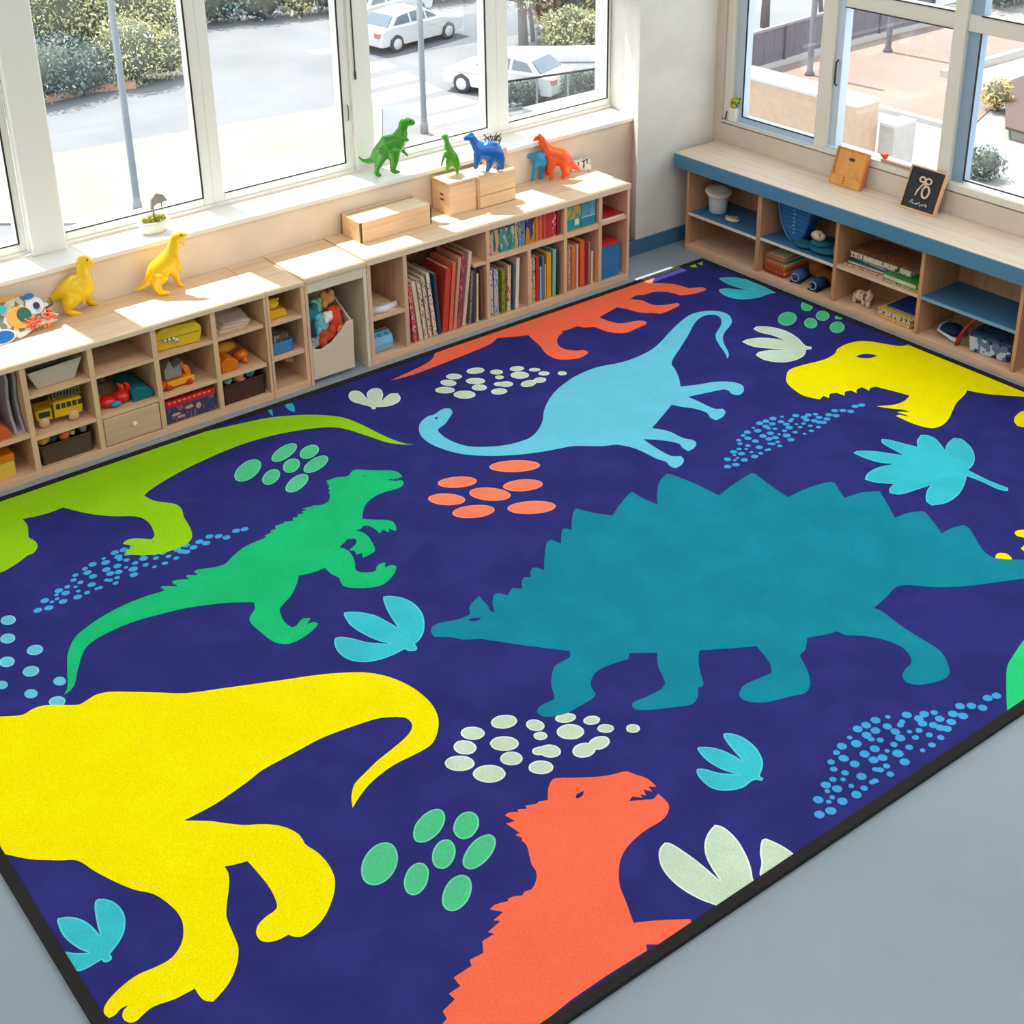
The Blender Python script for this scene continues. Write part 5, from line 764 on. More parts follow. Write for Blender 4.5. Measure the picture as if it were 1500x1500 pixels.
m = MB(); m.ell((-2.83, .049, .085), (.02, .003, .008), 0, 10, 6); m.ell((-2.79, .049, .078), (.012, .003, .014), 0, 10, 6); m.ell((-2.89, .049, .070), (.022, .003, .006), 0, 10, 6); m.ell((-2.87, .049, .055), (.02, .003, .006), 0, 10, 6)
m.build('picture', mat('game_peach', (205, 150, 130), .5), t)
# column four
m = MB()
for i in range(5):
    zz = .349+.005*i; m.add([(-2.655+.01*i, .07+.008*i, zz), (-2.53+.004*i, .065, zz), (-2.50, .17, zz+.012), (-2.56, .25, zz+.02), (-2.64, .22, zz+.008), (-2.655+.01*i, .07+.008*i, zz+.003), (-2.53+.004*i, .065, zz+.003), (-2.50, .17, zz+.015), (-2.56, .25, zz+.023), (-2.64, .22, zz+.011)],
          [(0, 1, 2, 3, 4), (9, 8, 7, 6, 5), (0, 5, 6, 1), (1, 6, 7, 2), (2, 7, 8, 3), (3, 8, 9, 4), (4, 9, 5, 0)], i % 2)
tag(m.build('paper_stack', [mat('paper_pale', (232, 212, 196), .8), mat('paper_rose', (216, 184, 166), .8)]), 'curling stack of pale paper in the top cubby beside the yellow lunch box', 'paper')
t = thing('toy_truck', (-2.6, .11, .174), 'glossy amber plastic toy car in the middle cubby above the dark brown basket', 'toy car')
AMB = mat('toy_amber_gloss', (222, 112, 16), .2, spec=.6)
MB().prism([(-2.665, .178), (-2.59, .178), (-2.585, .205), (-2.60, .225), (-2.64, .238), (-2.665, .215)], .06, .13, 'y').build('car_body', AMB, t, .006)
m = MB(); m.ell((-2.545, .12, .205), (.032, .03, .024), 0, 12, 8, .06); m.tube([(-2.55, .09, .2), (-2.535, .085, .178)], [.012, .008]); m.build('car_tail', AMB, t)
m = MB(); m.ell((-2.60, .17, .232), (.06, .03, .025), 0, 12, 8, .1); m.build('car_roof', mat('toy_honey', (232, 160, 60), .4), t); t.name = 'toy_car'
basket(-2.672, -2.482, .052, .25, .118, mat('basket_dark', (74, 46, 38), .85, 'plain'), 'dark brown basket of toys in the bottom cubby beside the game box', [
    ((-2.635, .085, .120), (.018, .016, .012), (120, 190, 195), 'aqua toy at one end of the dark brown basket'), ((-2.585, .09, .130), (.026, .022, .026), (205, 170, 140), 'tan toy bear in the middle of the dark brown basket'),
    ((-2.58, .07, .118), (.018, .012, .010), (230, 150, 120), 'small peach toy in front of the tan toy bear'), ((-2.53, .09, .126), (.022, .018, .018), (70, 150, 160), 'teal toy at the far end of the dark brown basket'), ((-2.60, .2, .122), (.06, .03, .018), (40, 42, 46), 'black toy at the back of the dark brown basket')], 'toys in the dark brown basket')
# narrow column
t = thing('toy_boat', (-2.39, .12, .339), 'yellow toy boat with a round top in the highest cubby of the narrow shelf', 'toy')
Yd = mat('toy_yellow', (225, 175, 30), .4)
MB().prism([(-2.43, .341), (-2.335, .341), (-2.345, .372), (-2.43, .378)], .07, .19, 'y').build('boat_hull', Yd, t, .006)
m = MB(); m.lathe([(0, .375), (.034, .378), (.040, .39), (.036, .402), (.012, .408), (0, .408)], (-2.392, .12, 0), 16)
for i in range(5): m.ell((-2.418+.013*i, .095, .413), (.006, .006, .006), 0, 8, 6)
m.build('boat_cabin', mat('toy_lemon', (245, 205, 40), .4), t)
t = thing('storage_box', (-2.37, .15, .184), 'blue open box with grey contents in the middle cubby of the narrow shelf', 'box')
m = MB(); 
for a in ((-2.430, -2.330, .055, .061), (-2.430, -2.330, .194, .2), (-2.430, -2.424, .055, .2), (-2.336, -2.330, .055, .2)): m.box(*a, .185, .236)
m.box(-2.43, -2.33, .055, .2, .185, .19); m.build('box_body', mat('box_blue', (62, 130, 190), .5), t, .002)
tag(box(-2.421, -2.345, .07, .185, .191, .262, 0, RZ(-2.38, .12, .06)).build('notebook', mat('book_dark_grey', (84, 82, 80), .7, 'marks', ps=90, c2=(150, 148, 140)), None, .002), 'dark grey notebook block standing in the blue open box', 'book')
tag(MB().ell((-2.385, .19, .048), (.014, .014, .013), 0, 14, 10).build('ball', mat('ball_white', (238, 228, 220), .4)), 'small white ball in the bottom cubby of the narrow shelf', 'ball')
m = MB().prism([(-2.345, .11), (-2.30, .09), (-2.296, .15), (-2.33, .158)], .12, .132, 'y'); tag(m.build('cloth', mat('cloth_pink', (214, 168, 140), .8), None, .004), 'pinkish cloth hanging at the side of the bottom cubby of the narrow shelf', 'cloth')
# first column (cut by the frame)
t = thing('file_holder', (-3.53, .2, .196), 'lavender grey curved file holder standing beside the orange tray', 'file holder')
MB().prism([(.06, .197), (.09, .25), (.10, .33), (.07, .42), (.09, .455), (.34, .455), (.34, .197)], -3.532, -3.520, 'x').build('holder_side', mat('lavender_grey', (176, 168, 176), .6, 'plain'), t, .004)
MB().prism([(.06, .197), (.09, .25), (.10, .33), (.07, .42), (.09, .455), (.34, .455), (.34, .197)], -3.500, -3.489, 'x').build('holder_side', mat('lavender_grey', (176, 168, 176), .6), t, .004)
box(-3.53, -3.49, .06, .34, .197, .205).build('holder_base', mat('lavender_grey', (176, 168, 176), .6), t)
t = thing('tray', (-3.64, .13, .196), 'orange tray heaped with blue patterned cloth beside the lavender file holder', 'tray')
MB().prism([(-3.78, .197), (-3.545, .197), (-3.555, .23), (-3.585, .262), (-3.78, .262)], .05, .25, 'y').build('tray_body', mat('tray_orange', (206, 92, 50), .5, 'plain'), t, .006)
m = MB().ell((-3.66, .13, .265), (.085, .07, .035), 0, 16, 10, .05); tag(m.build('cloth', mat('blue_print', (40, 90, 160), .8, 'pattern', ps=70, c2=(190, 205, 225), c3=(30, 50, 110))), 'blue and white patterned cloth heaped on the orange tray', 'cloth')
t = thing('storage_box', (-3.62, .13, .034), 'orange box with a yellow base in the bottom compartment under the orange tray', 'box')
box(-3.72, -3.555, .055, .24, .035, .10).build('box_body', mat('box_straw', (232, 190, 80), .5), t, .002); box(-3.722, -3.553, .053, .242, .10, .13).build('box_lid', mat('box_orange', (228, 120, 24), .45), t, .002)

# ------------------------------------------------------------------ on top of the street-side units
ZT = .498
t = thing('wooden_box', (-1.69, .31, ZT), 'long pale wooden box with a recessed lid on the bookcase top', 'box')
x0, x1, y0, y1, z0, z1 = -1.878, -1.502, .205, .362, ZT+.0005, .592
m = MB(); e = .01
m.box(x0, x1, y0, y0+e, z0, z1); m.box(x0, x1, y1-e, y1, z0, z1); m.box(x0, x0+e, y0, y1, z0, z1); m.box(x1-e, x1, y0, y1, z0, z1); m.build('box_body', BOXW, t, .002)
box(x0+e, x1-e, y0+e, y1-.03, z1-.010, z1-.002).build('box_lid', mat('box_lid_cream', (240, 222, 190), .5, 'wood'), t, .001)
t = thing('wooden_box', (-1.30, .3, ZT), 'cube shaped pale wooden box with two finger slots, the small green toy standing on it', 'box')
m = box(-1.388, -1.238, .225, .362, ZT+.0005, .640); m.build('box_body', BOXW, t, .003); box(-1.389, -1.237, .224, .363, .642, .654).build('box_lid', BOXW, t, .002)
m = MB(); m.ell((-1.387, .285, .59), (.0035, .018, .005), 0, 12, 6); m.ell((-1.387, .285, .565), (.0035, .018, .005), 0, 12, 6); m.build('finger_slot', mat('slot_dark', (70, 45, 30), .8), t)
t = thing('drawer_box', (-1.12, .29, ZT), 'pale wooden stack of two small drawers with the blue toy standing on it', 'drawers')
m = MB(); m.box(-1.232, -1.022, .215, .362, ZT+.0005, .652); m.build('box_body', BOXW, t, .002)
box(-1.228, -1.024, .209, .215, ZT+.004, .556).build('drawer_front', BOXW, t, .0015); box(-1.228, -1.024, .209, .215, .562, .648).build('drawer_front', BOXW, t, .0015)
m = MB(); m.box(-1.232, -1.022, .3625, .368, .652, .70); 
t = thing('wooden_box', (-1.06, .33, .652), 'small pale wooden box on the drawer stack behind the blue toy', 'box')
box(-1.105, -1.022, .27, .362, .6525, .735).build('box_body', BOXW, t, .002)
t = thing('wire_basket', (-1.06, .33, .735), 'little grey basket of dark scraps on the small box behind the blue toy', 'basket')
m = MB()
for k in range(12):
    a = 2*PI*k/12; m.tube([(-1.062+.03*math.cos(a), .325+.025*math.sin(a), .7355), (-1.062+.042*math.cos(a), .325+.034*math.sin(a), .772)], .0022, 5)
for zz, s in ((.737, .03), (.755, .036), (.772, .042)): m.tube([(-1.062+s*math.cos(2*PI*k/16), .325+s*.82*math.sin(2*PI*k/16), zz) for k in range(17)], .0028, 5)
m.build('basket_wire', mat('wire_grey', (112, 100, 88), .6), t)
m = MB()
for k in range(7):
    a = random.uniform(0, 6.28); m.tube([(-1.062, .325, .75), (-1.062+.03*math.cos(a), .325+.02*math.sin(a), .778), (-1.062+.045*math.cos(a), .325+.03*math.sin(a), .788+.006*(k % 3))], .003, 6)
tag(m.build('craft_scraps', mat('scrap_dark', (70, 66, 62), .7), None), 'dark twisted craft scraps sticking out of the little grey basket', 'craft scraps')
t = thing('tissue_box', (-.53, .34, ZT), 'crumpled white paper box with black marks behind the orange toy', 'box')
M = RZ(-.52, .34, -.5)
box(-.57, -.47, .31, .362, ZT+.0005, .548, 0, M).build('box_body', mat('crumpled_white', (232, 230, 225), .8, 'marks', ps=45, c2=(70, 60, 60)), t, .004)

# plaque
t = thing('craft_plaque', (-3.34, .33, .487), 'colourful cut-out craft plaque lying at the cropped end of the counter beside the yellow toy', 'plaque')
P2 = [(-3.62, .23), (-3.40, .215), (-3.33, .235), (-3.27, .275), (-3.225, .29), (-3.215, .33), (-3.25, .352), (-3.30, .362), (-3.62, .362)]
# raised board leaning back
def PL(u, v): return Vector((u, .20+.10*v/.12, .489+v))
ML = Matrix.Translation((0, .235, .4885)) @ Matrix.Rotation(math.radians(-38), 4, 'X')
out = [(-3.62, 0), (-3.42, -.0), (-3.37, .012), (-3.33, .03), (-3.27, .035), (-3.235, .035), (-3.222, .06), (-3.245, .075), (-3.25, .115), (-3.29, .13), (-3.30, .165), (-3.36, .165), (-3.41, .18), (-3.62, .185)]
MB().prism(out, 0, .012, 'y', 0, ML).build('plaque_board', mat('plaque_grey', (206, 200, 186), .6, 'pattern', ps=45, c2=(120, 126, 118), c3=(226, 214, 190)), t, .002)
def blob(cx, cz, a, b_, c, nm, y=-.004):
    pts = [(cx+a*math.cos(2*PI*k/18), cz+b_*math.sin(2*PI*k/18)) for k in range(18)]
    return MB().prism(pts, y, 0, 'y', 0, ML).build(nm, mat('plq_%d_%d_%d' % c, c, .4), t, .001)
blob(-3.46, .028, .055, .03, (225, 225, 218), 'plaque_shape', -.002); blob(-3.46, .028, .047, .024, (30, 100, 180), 'plaque_shape', -.004); blob(-3.50, .085, .04, .035, (22, 80, 130), 'plaque_shape')
blob(-3.37, .085, .05, .045, (222, 160, 70), 'plaque_shape', -.003); blob(-3.352, .09, .028, .030, (24, 96, 76), 'plaque_shape', -.005); blob(-3.44, .135, .035, .02, (60, 165, 170), 'plaque_shape')
blob(-3.30, .115, .035, .036, (200, 200, 205), 'plaque_shape', -.003); blob(-3.295, .112, .013, .014, (45, 42, 60), 'plaque_shape', -.006); blob(-3.31, .155, .02, .012, (40, 110, 180), 'plaque_shape'); blob(-3.42, .168, .06, .010, (220, 160, 60), 'plaque_shape')
m = MB()
for k in range(46):
    u = random.uniform(-3.36, -3.235); v = random.uniform(.022, .075) if u < -3.27 else random.uniform(.045, .085)
    m.ell(ML @ Vector((u, -.003, v)), (.007, .004, .006), 0, 7, 5)
m.build('plaque_beads', mat('coral_beads', (228, 104, 70), .6), t)
m = MB(); m.tube([ML @ Vector(p) for p in ((-3.265, -.003, .06), (-3.262, -.004, .095), (-3.235, -.004, .10), (-3.235, -.003, .13))], .004, 6); m.build('plaque_line', mat('plaque_black', (30, 26, 26), .5), t)

# planter with the paper mushroom on the sill
t = thing('planter', (-2.705, .465, .685), 'white oval planter with moss and a grey mushroom pick on the sill', 'planter')
MB().lathe([(.036, 0), (.044, .008), (.050, .03), (.051, .042), (.046, .042), (.044, .034), (0, .034)], (-2.705, .465, .6855), 24, sx=1.0, sy=.62).build('pot', mat('pot_white', (238, 238, 228), .4), t)
m = MB(); 
for k in range(26):
    a = random.uniform(0, 6.28); r = random.uniform(0, .038); m.ell((-2.705+r*math.cos(a), .465+r*.6*math.sin(a), .728+random.uniform(0, .008)), (.009, .008, .009), 0, 7, 5)
m.build('moss', mat('moss_olive', (150, 145, 60), .9, 'plain'), t)
m = MB(); m.tube([(-2.705, .46, .73), (-2.703, .46, .775)], .0035, 6); m.tube([(-2.676, .46, .765), (-2.674, .46, .79)], .003, 6); 
m.prism([(-2.712, .765), (-2.707, .80), (-2.690, .818), (-2.668, .808), (-2.655, .785), (-2.69, .782)], .455, .465, 'y'); m.build('mushroom_pick', mat('mushroom_grey', (150, 145, 142), .6), t, .002); t.scale = (1.35, 1.35, 1.25)

# small toy dinosaurs
FIG = {'y1': {"loc": [-3.115, 0.334, 0.485], "u": [0.942, -0.336], "chains": [[[-0.12, 0, 0.061, 0.004], [-0.081, 0, 0.084, 0.0148], [-0.053, 0, 0.098, 0.0283], [-0.013, 0, 0.106, 0.0506], [0.02, 0, 0.105, 0.0439], [0.032, 0, 0.147, 0.0256], [0.031, 0, 0.187, 0.0175], [0.035, 0, 0.215, 0.0202], [0.053, 0, 0.209, 0.0202], [0.074, 0, 0.195, 0.0094]], [[-0.016, 0, 0.085, 0.0337], [-0.037, 0, 0.051, 0.027], [-0.044, 0, 0.023, 0.0162], [-0.038, 0, -0.0, 0.0135], [-0.017, 0, -0.014, 0.0094], [0.003, 0, -0.017, 0.0054]], [[0.017, 0.03, 0.075, 0.0304], [0.033, 0.045, 0.04, 0.0175], [0.043, 0.05, 0.011, 0.0121], [0.054, 0.05, -0.006, 0.0094], [0.073, 0.05, -0.012, 0.0054]], [[0.031, -0.01, 0.074, 0.0081], [0.018, -0.02, 0.051, 0.0061], [0.023, -0.02, 0.04, 0.004]]]},
'y2': {"loc": [-2.763, 0.285, 0.485], "u": [0.919, -0.394], "chains": [[[-0.129, 0, 0.031, 0.0042], [-0.098, 0, 0.035, 0.0083], [-0.068, 0, 0.061, 0.0194], [-0.029, 0, 0.101, 0.0429], [0.016, 0, 0.14, 0.0415], [0.042, 0, 0.188, 0.0263], [0.052, 0, 0.224, 0.018], [0.061, 0, 0.238, 0.018], [0.081, 0, 0.242, 0.018], [0.102, 0, 0.244, 0.0083]], [[-0.018, 0, 0.085, 0.0346], [-0.034, 0, 0.057, 0.0221], [-0.031, 0, 0.026, 0.0152], [-0.02, 0, 0.006, 0.0138], [0.007, 0, 0.003, 0.0083]], [[0.026, 0.03, 0.097, 0.0277], [0.043, 0.045, 0.059, 0.0166], [0.047, 0.05, 0.026, 0.0111], [0.058, 0.05, 0.002, 0.009], [0.074, 0.05, -0.004, 0.0055]], [[0.052, -0.02, 0.166, 0.0111], [0.06, -0.02, 0.12, 0.0083], [0.074, -0.02, 0.093, 0.0048]], [[0.073, 0, 0.229, 0.0083], [0.085, 0, 0.209, 0.0062], [0.095, 0, 0.197, 0.0028]]]},
'g1': {"loc": [-1.587, 0.444, 0.685], "u": [0.842, -0.539], "chains": [[[-0.111, 0, 0.091, 0.0037], [-0.09, 0, 0.07, 0.0083], [-0.053, 0, 0.073, 0.0147], [-0.019, 0, 0.105, 0.0323], [0.028, 0, 0.131, 0.0571], [0.071, 0, 0.162, 0.0415], [0.091, 0, 0.209, 0.0221], [0.099, 0, 0.237, 0.0221], [0.12, 0, 0.24, 0.0212], [0.138, 0, 0.235, 0.0138]], [[-0.001, 0, 0.109, 0.0369], [-0.021, 0, 0.062, 0.0184], [-0.032, 0, 0.029, 0.0111], [-0.034, 0, 0.005, 0.0111], [-0.017, 0, -0.003, 0.0065]], [[0.045, -0.02, 0.113, 0.0369], [0.047, -0.03, 0.069, 0.0203], [0.039, -0.03, 0.031, 0.0138], [0.049, -0.03, 0.016, 0.0111], [0.068, -0.03, 0.015, 0.0065]], [[0.084, -0.02, 0.159, 0.0184], [0.098, -0.03, 0.175, 0.0111], [0.111, -0.03, 0.165, 0.0083]], [[0.079, 0.02, 0.122, 0.0147], [0.091, 0.02, 0.098, 0.0092], [0.109, 0.02, 0.078, 0.0055]]]},
'g2': {"loc": [-1.357, 0.318, 0.685], "u": [0.819, -0.574], "chains": [[[-0.017, 0, 0.181, 0.013], [-0.031, 0, 0.177, 0.0065], [-0.017, 0, 0.177, 0.013], [-0.009, 0, 0.152, 0.0111], [-0.001, 0, 0.114, 0.0204], [0.012, 0, 0.08, 0.0278], [0.029, 0, 0.046, 0.0185], [0.036, 0, 0.012, 0.0074], [0.037, 0, 0.002, 0.0046]], [[-0.002, 0, 0.066, 0.0167], [-0.01, 0, 0.033, 0.0074], [-0.018, 0, 0.009, 0.0056], [-0.014, 0, 0.001, 0.0046]], [[0.025, 0.02, 0.054, 0.0167], [0.031, 0.02, 0.025, 0.0074], [0.028, 0.02, -0.003, 0.0056], [0.037, 0.02, -0.008, 0.0056]], [[-0.015, -0.02, 0.111, 0.0093], [-0.03, -0.02, 0.078, 0.0065], [-0.038, -0.02, 0.045, 0.0037]], [[-0.007, 0, 0.186, 0.0056], [-0.003, 0, 0.188, 0.0037]]]},
'b1': {"loc": [-1.211, 0.182, 0.7], "u": [0.801, -0.599], "chains": [[[-0.104, 0, 0.165, 0.0111], [-0.092, 0, 0.17, 0.0138], [-0.072, 0, 0.164, 0.0184], [-0.059, 0, 0.14, 0.0221], [-0.028, 0, 0.111, 0.0442], [0.017, 0, 0.1, 0.0507], [0.049, 0, 0.066, 0.0258], [0.057, 0, 0.027, 0.0129], [0.061, 0, -0.002, 0.0074]], [[-0.051, 0, 0.097, 0.0203], [-0.055, 0, 0.059, 0.0147], [-0.059, 0, 0.03, 0.0111], [-0.062, 0, 0.021, 0.0101]], [[-0.033, 0.03, 0.078, 0.0203], [-0.043, 0.04, 0.044, 0.0111], [-0.049, 0.04, 0.022, 0.0074]], [[0.008, 0, 0.072, 0.0203], [0.002, 0, 0.034, 0.0147], [-0.005, 0, 0.01, 0.0101], [-0.008, 0, -0.002, 0.0092]], [[0.044, 0.03, 0.056, 0.023], [0.048, 0.03, 0.018, 0.0166], [0.045, 0.03, -0.006, 0.0111], [0.038, 0.03, -0.019, 0.0083]], [[-0.092, 0, 0.174, 0.0055], [-0.083, 0, 0.188, 0.0046], [-0.07, 0, 0.188, 0.0046], [-0.065, 0, 0.174, 0.0046]]]},
'b2': {"loc": [-0.777, 0.412, 0.49], "u": [0.781, -0.624], "chains": [[[-0.045, 0, 0.123, 0.0119], [-0.02, 0, 0.123, 0.0139], [-0.001, 0, 0.107, 0.0317], [0.019, 0, 0.091, 0.0238]], [[-0.018, 0, 0.076, 0.0129], [-0.024, 0, 0.045, 0.0089], [-0.028, 0, 0.009, 0.0079], [-0.031, 0, 0.001, 0.0089]], [[0.014, 0.02, 0.069, 0.0129], [0.014, 0.02, 0.033, 0.0079], [0.009, 0.02, 0.002, 0.0079], [0.015, 0.02, -0.007, 0.0079]], [[-0.001, 0, 0.091, 0.0257], [-0.001, 0, 0.127, 0.0198], [0.029, 0, 0.127, 0.0099]], [[-0.01, 0, 0.128, 0.0079], [-0.0, 0, 0.14, 0.0049], [0.022, 0, 0.135, 0.003]]]},
'o1': {"loc": [-0.688, 0.334, 0.49], "u": [0.77, -0.638], "chains": [[[-0.121, 0, 0.195, 0.0069], [-0.109, 0, 0.205, 0.0119], [-0.089, 0, 0.205, 0.0158], [-0.07, 0, 0.169, 0.0217], [-0.041, 0, 0.133, 0.0415], [-0.001, 0, 0.112, 0.0474], [0.033, 0, 0.091, 0.0316], [0.062, 0, 0.07, 0.0168], [0.092, 0, 0.044, 0.0079], [0.105, 0, 0.034, 0.004]], [[-0.036, 0, 0.097, 0.0257], [-0.044, 0, 0.056, 0.0158], [-0.038, 0, 0.019, 0.0109], [-0.041, 0, 0.002, 0.0109]], [[-0.051, 0.03, 0.066, 0.0138], [-0.064, 0.04, 0.027, 0.0089], [-0.056, 0.04, 0.001, 0.0079]], [[0.023, 0, 0.086, 0.0277], [0.028, 0, 0.045, 0.0198], [0.023, 0, 0.019, 0.0129], [0.015, 0, 0.007, 0.0109]], [[0.043, 0.04, 0.062, 0.0138], [0.043, 0.04, 0.021, 0.0089], [0.038, 0.04, -0.002, 0.0079]], [[-0.092, 0, 0.21, 0.0079], [-0.094, 0, 0.222, 0.0069], [-0.088, 0, 0.227, 0.004]]]}}
RS = dict(y1=1.14, b2=1.15, g2=1.1)
def figure(key, label, c, group, belly=None, dz=0, dxy=(0, 0), eye=None, fit=0, turn=0):
    F = FIG[key]; lx, ly, lz = F['loc']; u = F['u']; lz += dz; lx += dxy[0]; ly += dxy[1]
    a = math.atan2(u[1], u[0])
    t = thing('toy_dinosaur', (lx, ly, lz), label, 'toy dinosaur', group, a)
    M = t.matrix_world; m = MB()
    lo = min(z-r for ch in F['chains'][1:] for (s, o, z, r) in ch)
    hi = .06
    for ci, ch in enumerate(F['chains']):
        pts = []; rad = []
        for (s, o, z, r) in ch:
            z2 = z if z > hi else hi-(hi-z)*(hi-.004)/(hi-min(lo+.006, 0)) if lo < 0 else z
            if ci > 0 and z < hi: z2 = max(hi-(hi-z)*(hi-.0)/(hi-lo), r*.9)
            oo = o if (o or ci == 0 or min(q[2] for q in ch) > .03) else -.018; pts.append(Vector((s, oo, z2))); rad.append(r*RS.get(key, 1))
        # resample smoothly
        P = []; R = []
        for i in range(len(pts)-1):
            p0 = pts[max(i-1, 0)]; p1 = pts[i]; p2 = pts[i+1]; p3 = pts[min(i+2, len(pts)-1)]
            for j in range(4):
                q = j/4; P.append(.5*((2*p1)+(p2-p0)*q+(2*p0-5*p1+4*p2-p3)*q*q+(3*p1-p0-3*p2+p3)*q**3)); R.append(rad[i]*(1-q)+rad[i+1]*q)
        P.append(pts[-1]); R.append(rad[-1])
        # rounded ends
        d0 = (P[0]-P[1]).normalized(); d1 = (P[-1]-P[-2]).normalized()
        P = [P[0]+d0*R[0]*.8, P[0]+d0*R[0]*.5]+P+[P[-1]+d1*R[-1]*.5, P[-1]+d1*R[-1]*.8]; R = [R[0]*.25, R[0]*.8]+R+[R[-1]*.8, R[-1]*.25]
        m.tube([M @ p for p in P], R, 22, sq=.86 if ci == 0 else 1)
    o = m.build('toy_body', mat('toydino_'+key, c, .22, 'plain', spec=.6, **(belly or {})), t)
    r = o.modifiers.new('rm', 'REMESH'); r.mode = 'VOXEL'; r.voxel_size = .0032; r.use_smooth_shade = True
    s = o.modifiers.new('sm', 'SMOOTH'); s.factor = .5; s.iterations = 10
    if eye:
        e = MB()
        for (s_, z_) in eye:
            for sd in (-1, 1): e.ell(M @ Vector((s_, sd*.0155, z_)), (.004, .003, .004), 0, 8, 6)
        e.build('eye', mat('toy_eye', (35, 25, 20), .3), t)
    return t
figure('y1', 'yellow long-necked toy dinosaur on the counter beside the colourful craft plaque', (250, 208, 20), 'yellow toy dinosaurs on the counter', eye=[(.055, .222)])
figure('y2', 'yellow upright toy dinosaur with an open beak on the counter under the planter', (250, 205, 18), 'yellow toy dinosaurs on the counter', eye=[(.083, .25)])
figure('g1', 'big green tyrannosaurus toy standing on the white window sill', (56, 148, 22), 'green toy dinosaurs', eye=[(.125, .247)])
figure('g2', 'slim green toy dinosaur standing on the cube shaped wooden box', (84, 168, 30), 'green toy dinosaurs', dz=.654-.685, dxy=(-1.310+1.357, .325-.318))
figure('b1', 'bright blue humped toy dinosaur standing on the drawer stack', (24, 108, 200), 'blue toy dinosaurs', dz=.653-.70, dxy=(.05, .045), eye=[(-.083, .172)])
figure('b2', 'small sky blue frilled toy dinosaur on the bookcase top beside the orange one', (38, 150, 210), 'blue toy dinosaurs', dz=.499-.49, dxy=(0, -.07))
figure('o1', 'glossy orange toy dinosaur on the bookcase top near the pier', (248, 88, 24), None, dz=.499-.49, dxy=(0, -.04), eye=[(-.10, .212)])
# ------------------------------------------------------------------ bench shelf under the courtyard windows
t = thing('bench_shelf', (.16, -1.6, 0), 'low beech shelf bench with a blue edged top under the courtyard window', 'shelf bench')
BX0, BX1 = .02, .29; Y0, Y1 = .145, -3.9
box(.0, BX1+.008, Y1, .225, .428, .4985).build('bench_top', BLUET, t, .003)
box(.002, BX1+.008, Y1, .224, .4985, .5015).build('top_laminate', mat('bench_top_laminate', (222, 204, 182), .4, 'woody'), t)
box(BX0, BX1, Y1, Y0, 0, .034).build('bottom_panel', WOODR, t, .002)
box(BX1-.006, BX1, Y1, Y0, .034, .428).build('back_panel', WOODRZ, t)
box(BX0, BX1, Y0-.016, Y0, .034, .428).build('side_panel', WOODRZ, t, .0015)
DV = [-.345, -.818, -1.288, -1.775, -2.26, -2.75, -3.3]
for i, d in enumerate(DV):
    w_ = .013 if i == 0 else .009
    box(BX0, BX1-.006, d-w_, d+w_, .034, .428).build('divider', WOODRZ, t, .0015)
edges = [Y0-.016]+[d for d in DV]
def shelfb(a, b_, z, m, lip=None):
    o = box(BX0+.006, BX1-.006, b_+.010, a-.010, z-.014, z).build('shelf_board', m, t, .001)
    box(BX0+.003, BX0+.006, b_+.010, a-.010, z-.014, z+.0005).build('shelf_edge', lip or m, o)
LE = mat('edge_pale', (222, 214, 206), .5); BE = mat('edge_blue', (120, 160, 195), .45)
shelfb(.129+.01, DV[0], .205, BLUES, LE); shelfb(DV[0], DV[1], .213, BLUES, LE); shelfb(DV[1], DV[2], .217, WOODR, mat('edge_rose', (222, 190, 168), .5))
shelfb(DV[2], DV[3], .218, BLUES, BE); shelfb(DV[4], DV[5], .218, BLUES, BE)
# first compartment
t = thing('pot', (.13, .03, .205), 'white tapered pot with a tilted lid on the blue shelf nearest the room corner', 'pot')
MB().lathe([(.030, 0), (.036, .006), (.040, .06), (.044, .078), (.050, .088), (.047, .088), (.038, .076), (.033, .01), (0, .008)], (.13, .03, .2055), 24).build('pot_body', mat('pot_bluish_white', (216, 222, 226), .4, 'plain'), t)
M = Matrix.Translation((.13, .03, .300)) @ Matrix.Rotation(.22, 4, 'X') @ Matrix.Rotation(-.15, 4, 'Y')
MB().lathe([(0, -.002), (.040, -.005), (.056, .003), (.056, .007), (.030, .006), (0, .005)], n=24, M=M).build('pot_lid', mat('lid_white', (232, 222, 210), .4), t); t.scale = (1.2, 1.2, 1.15)
t = thing('shell', (.10, -.10, .205), 'cream scallop shell trinket lying beside the white pot', 'shell')
m = MB(); m.ell((.10, -.10, .213), (.03, .042, .009), 0, 16, 6, .04)
m.build('shell_base', mat('shell_cream', (226, 214, 190), .5), t)
m = MB()
for k in range(7): m.ell((.095+.008*math.sin(k*2), -.125+.009*k, .222), (.008, .007, .006), 0, 8, 6)
m.tube([(.10, -.11, .222), (.10, -.13, .235), (.09, -.14, .232)], [.004, .003, .002]); m.build('shell_knob', mat('shell_tan', (205, 170, 130), .5), t)
# second compartment
t = thing('tote_bag', (.16, -.47, .213), 'blue curved tote bag standing on the second blue shelf', 'bag')
BG = mat('bag_blue', (38, 100, 158), .7, 'weave', ps=22, c2=(50, 116, 172), side=1)
MB().prism([(-.395, .425), (-.400, .36), (-.42, .29), (-.455, .235), (-.49, .215), (-.54, .215), (-.565, .27), (-.59, .34), (-.60, .425)], .10, .17, 'x').build('bag_body', BG, t, .008)
m = MB().tube([(.098, -.395, .425), (.098, -.40, .36), (.098, -.42, .29), (.098, -.455, .235), (.098, -.49, .216)], .004, 6); m.build('bag_piping', mat('piping_blue', (100, 155, 200), .6), t)
m = MB()
for k in range(9): m.box(.0965, .1, -.487-.004*(k % 2)-.014, -.487-.004*(k % 2), .405-.019*k, .412-.019*k)
m.build('bag_lettering', mat('bag_print', (120, 175, 210), .7), t)
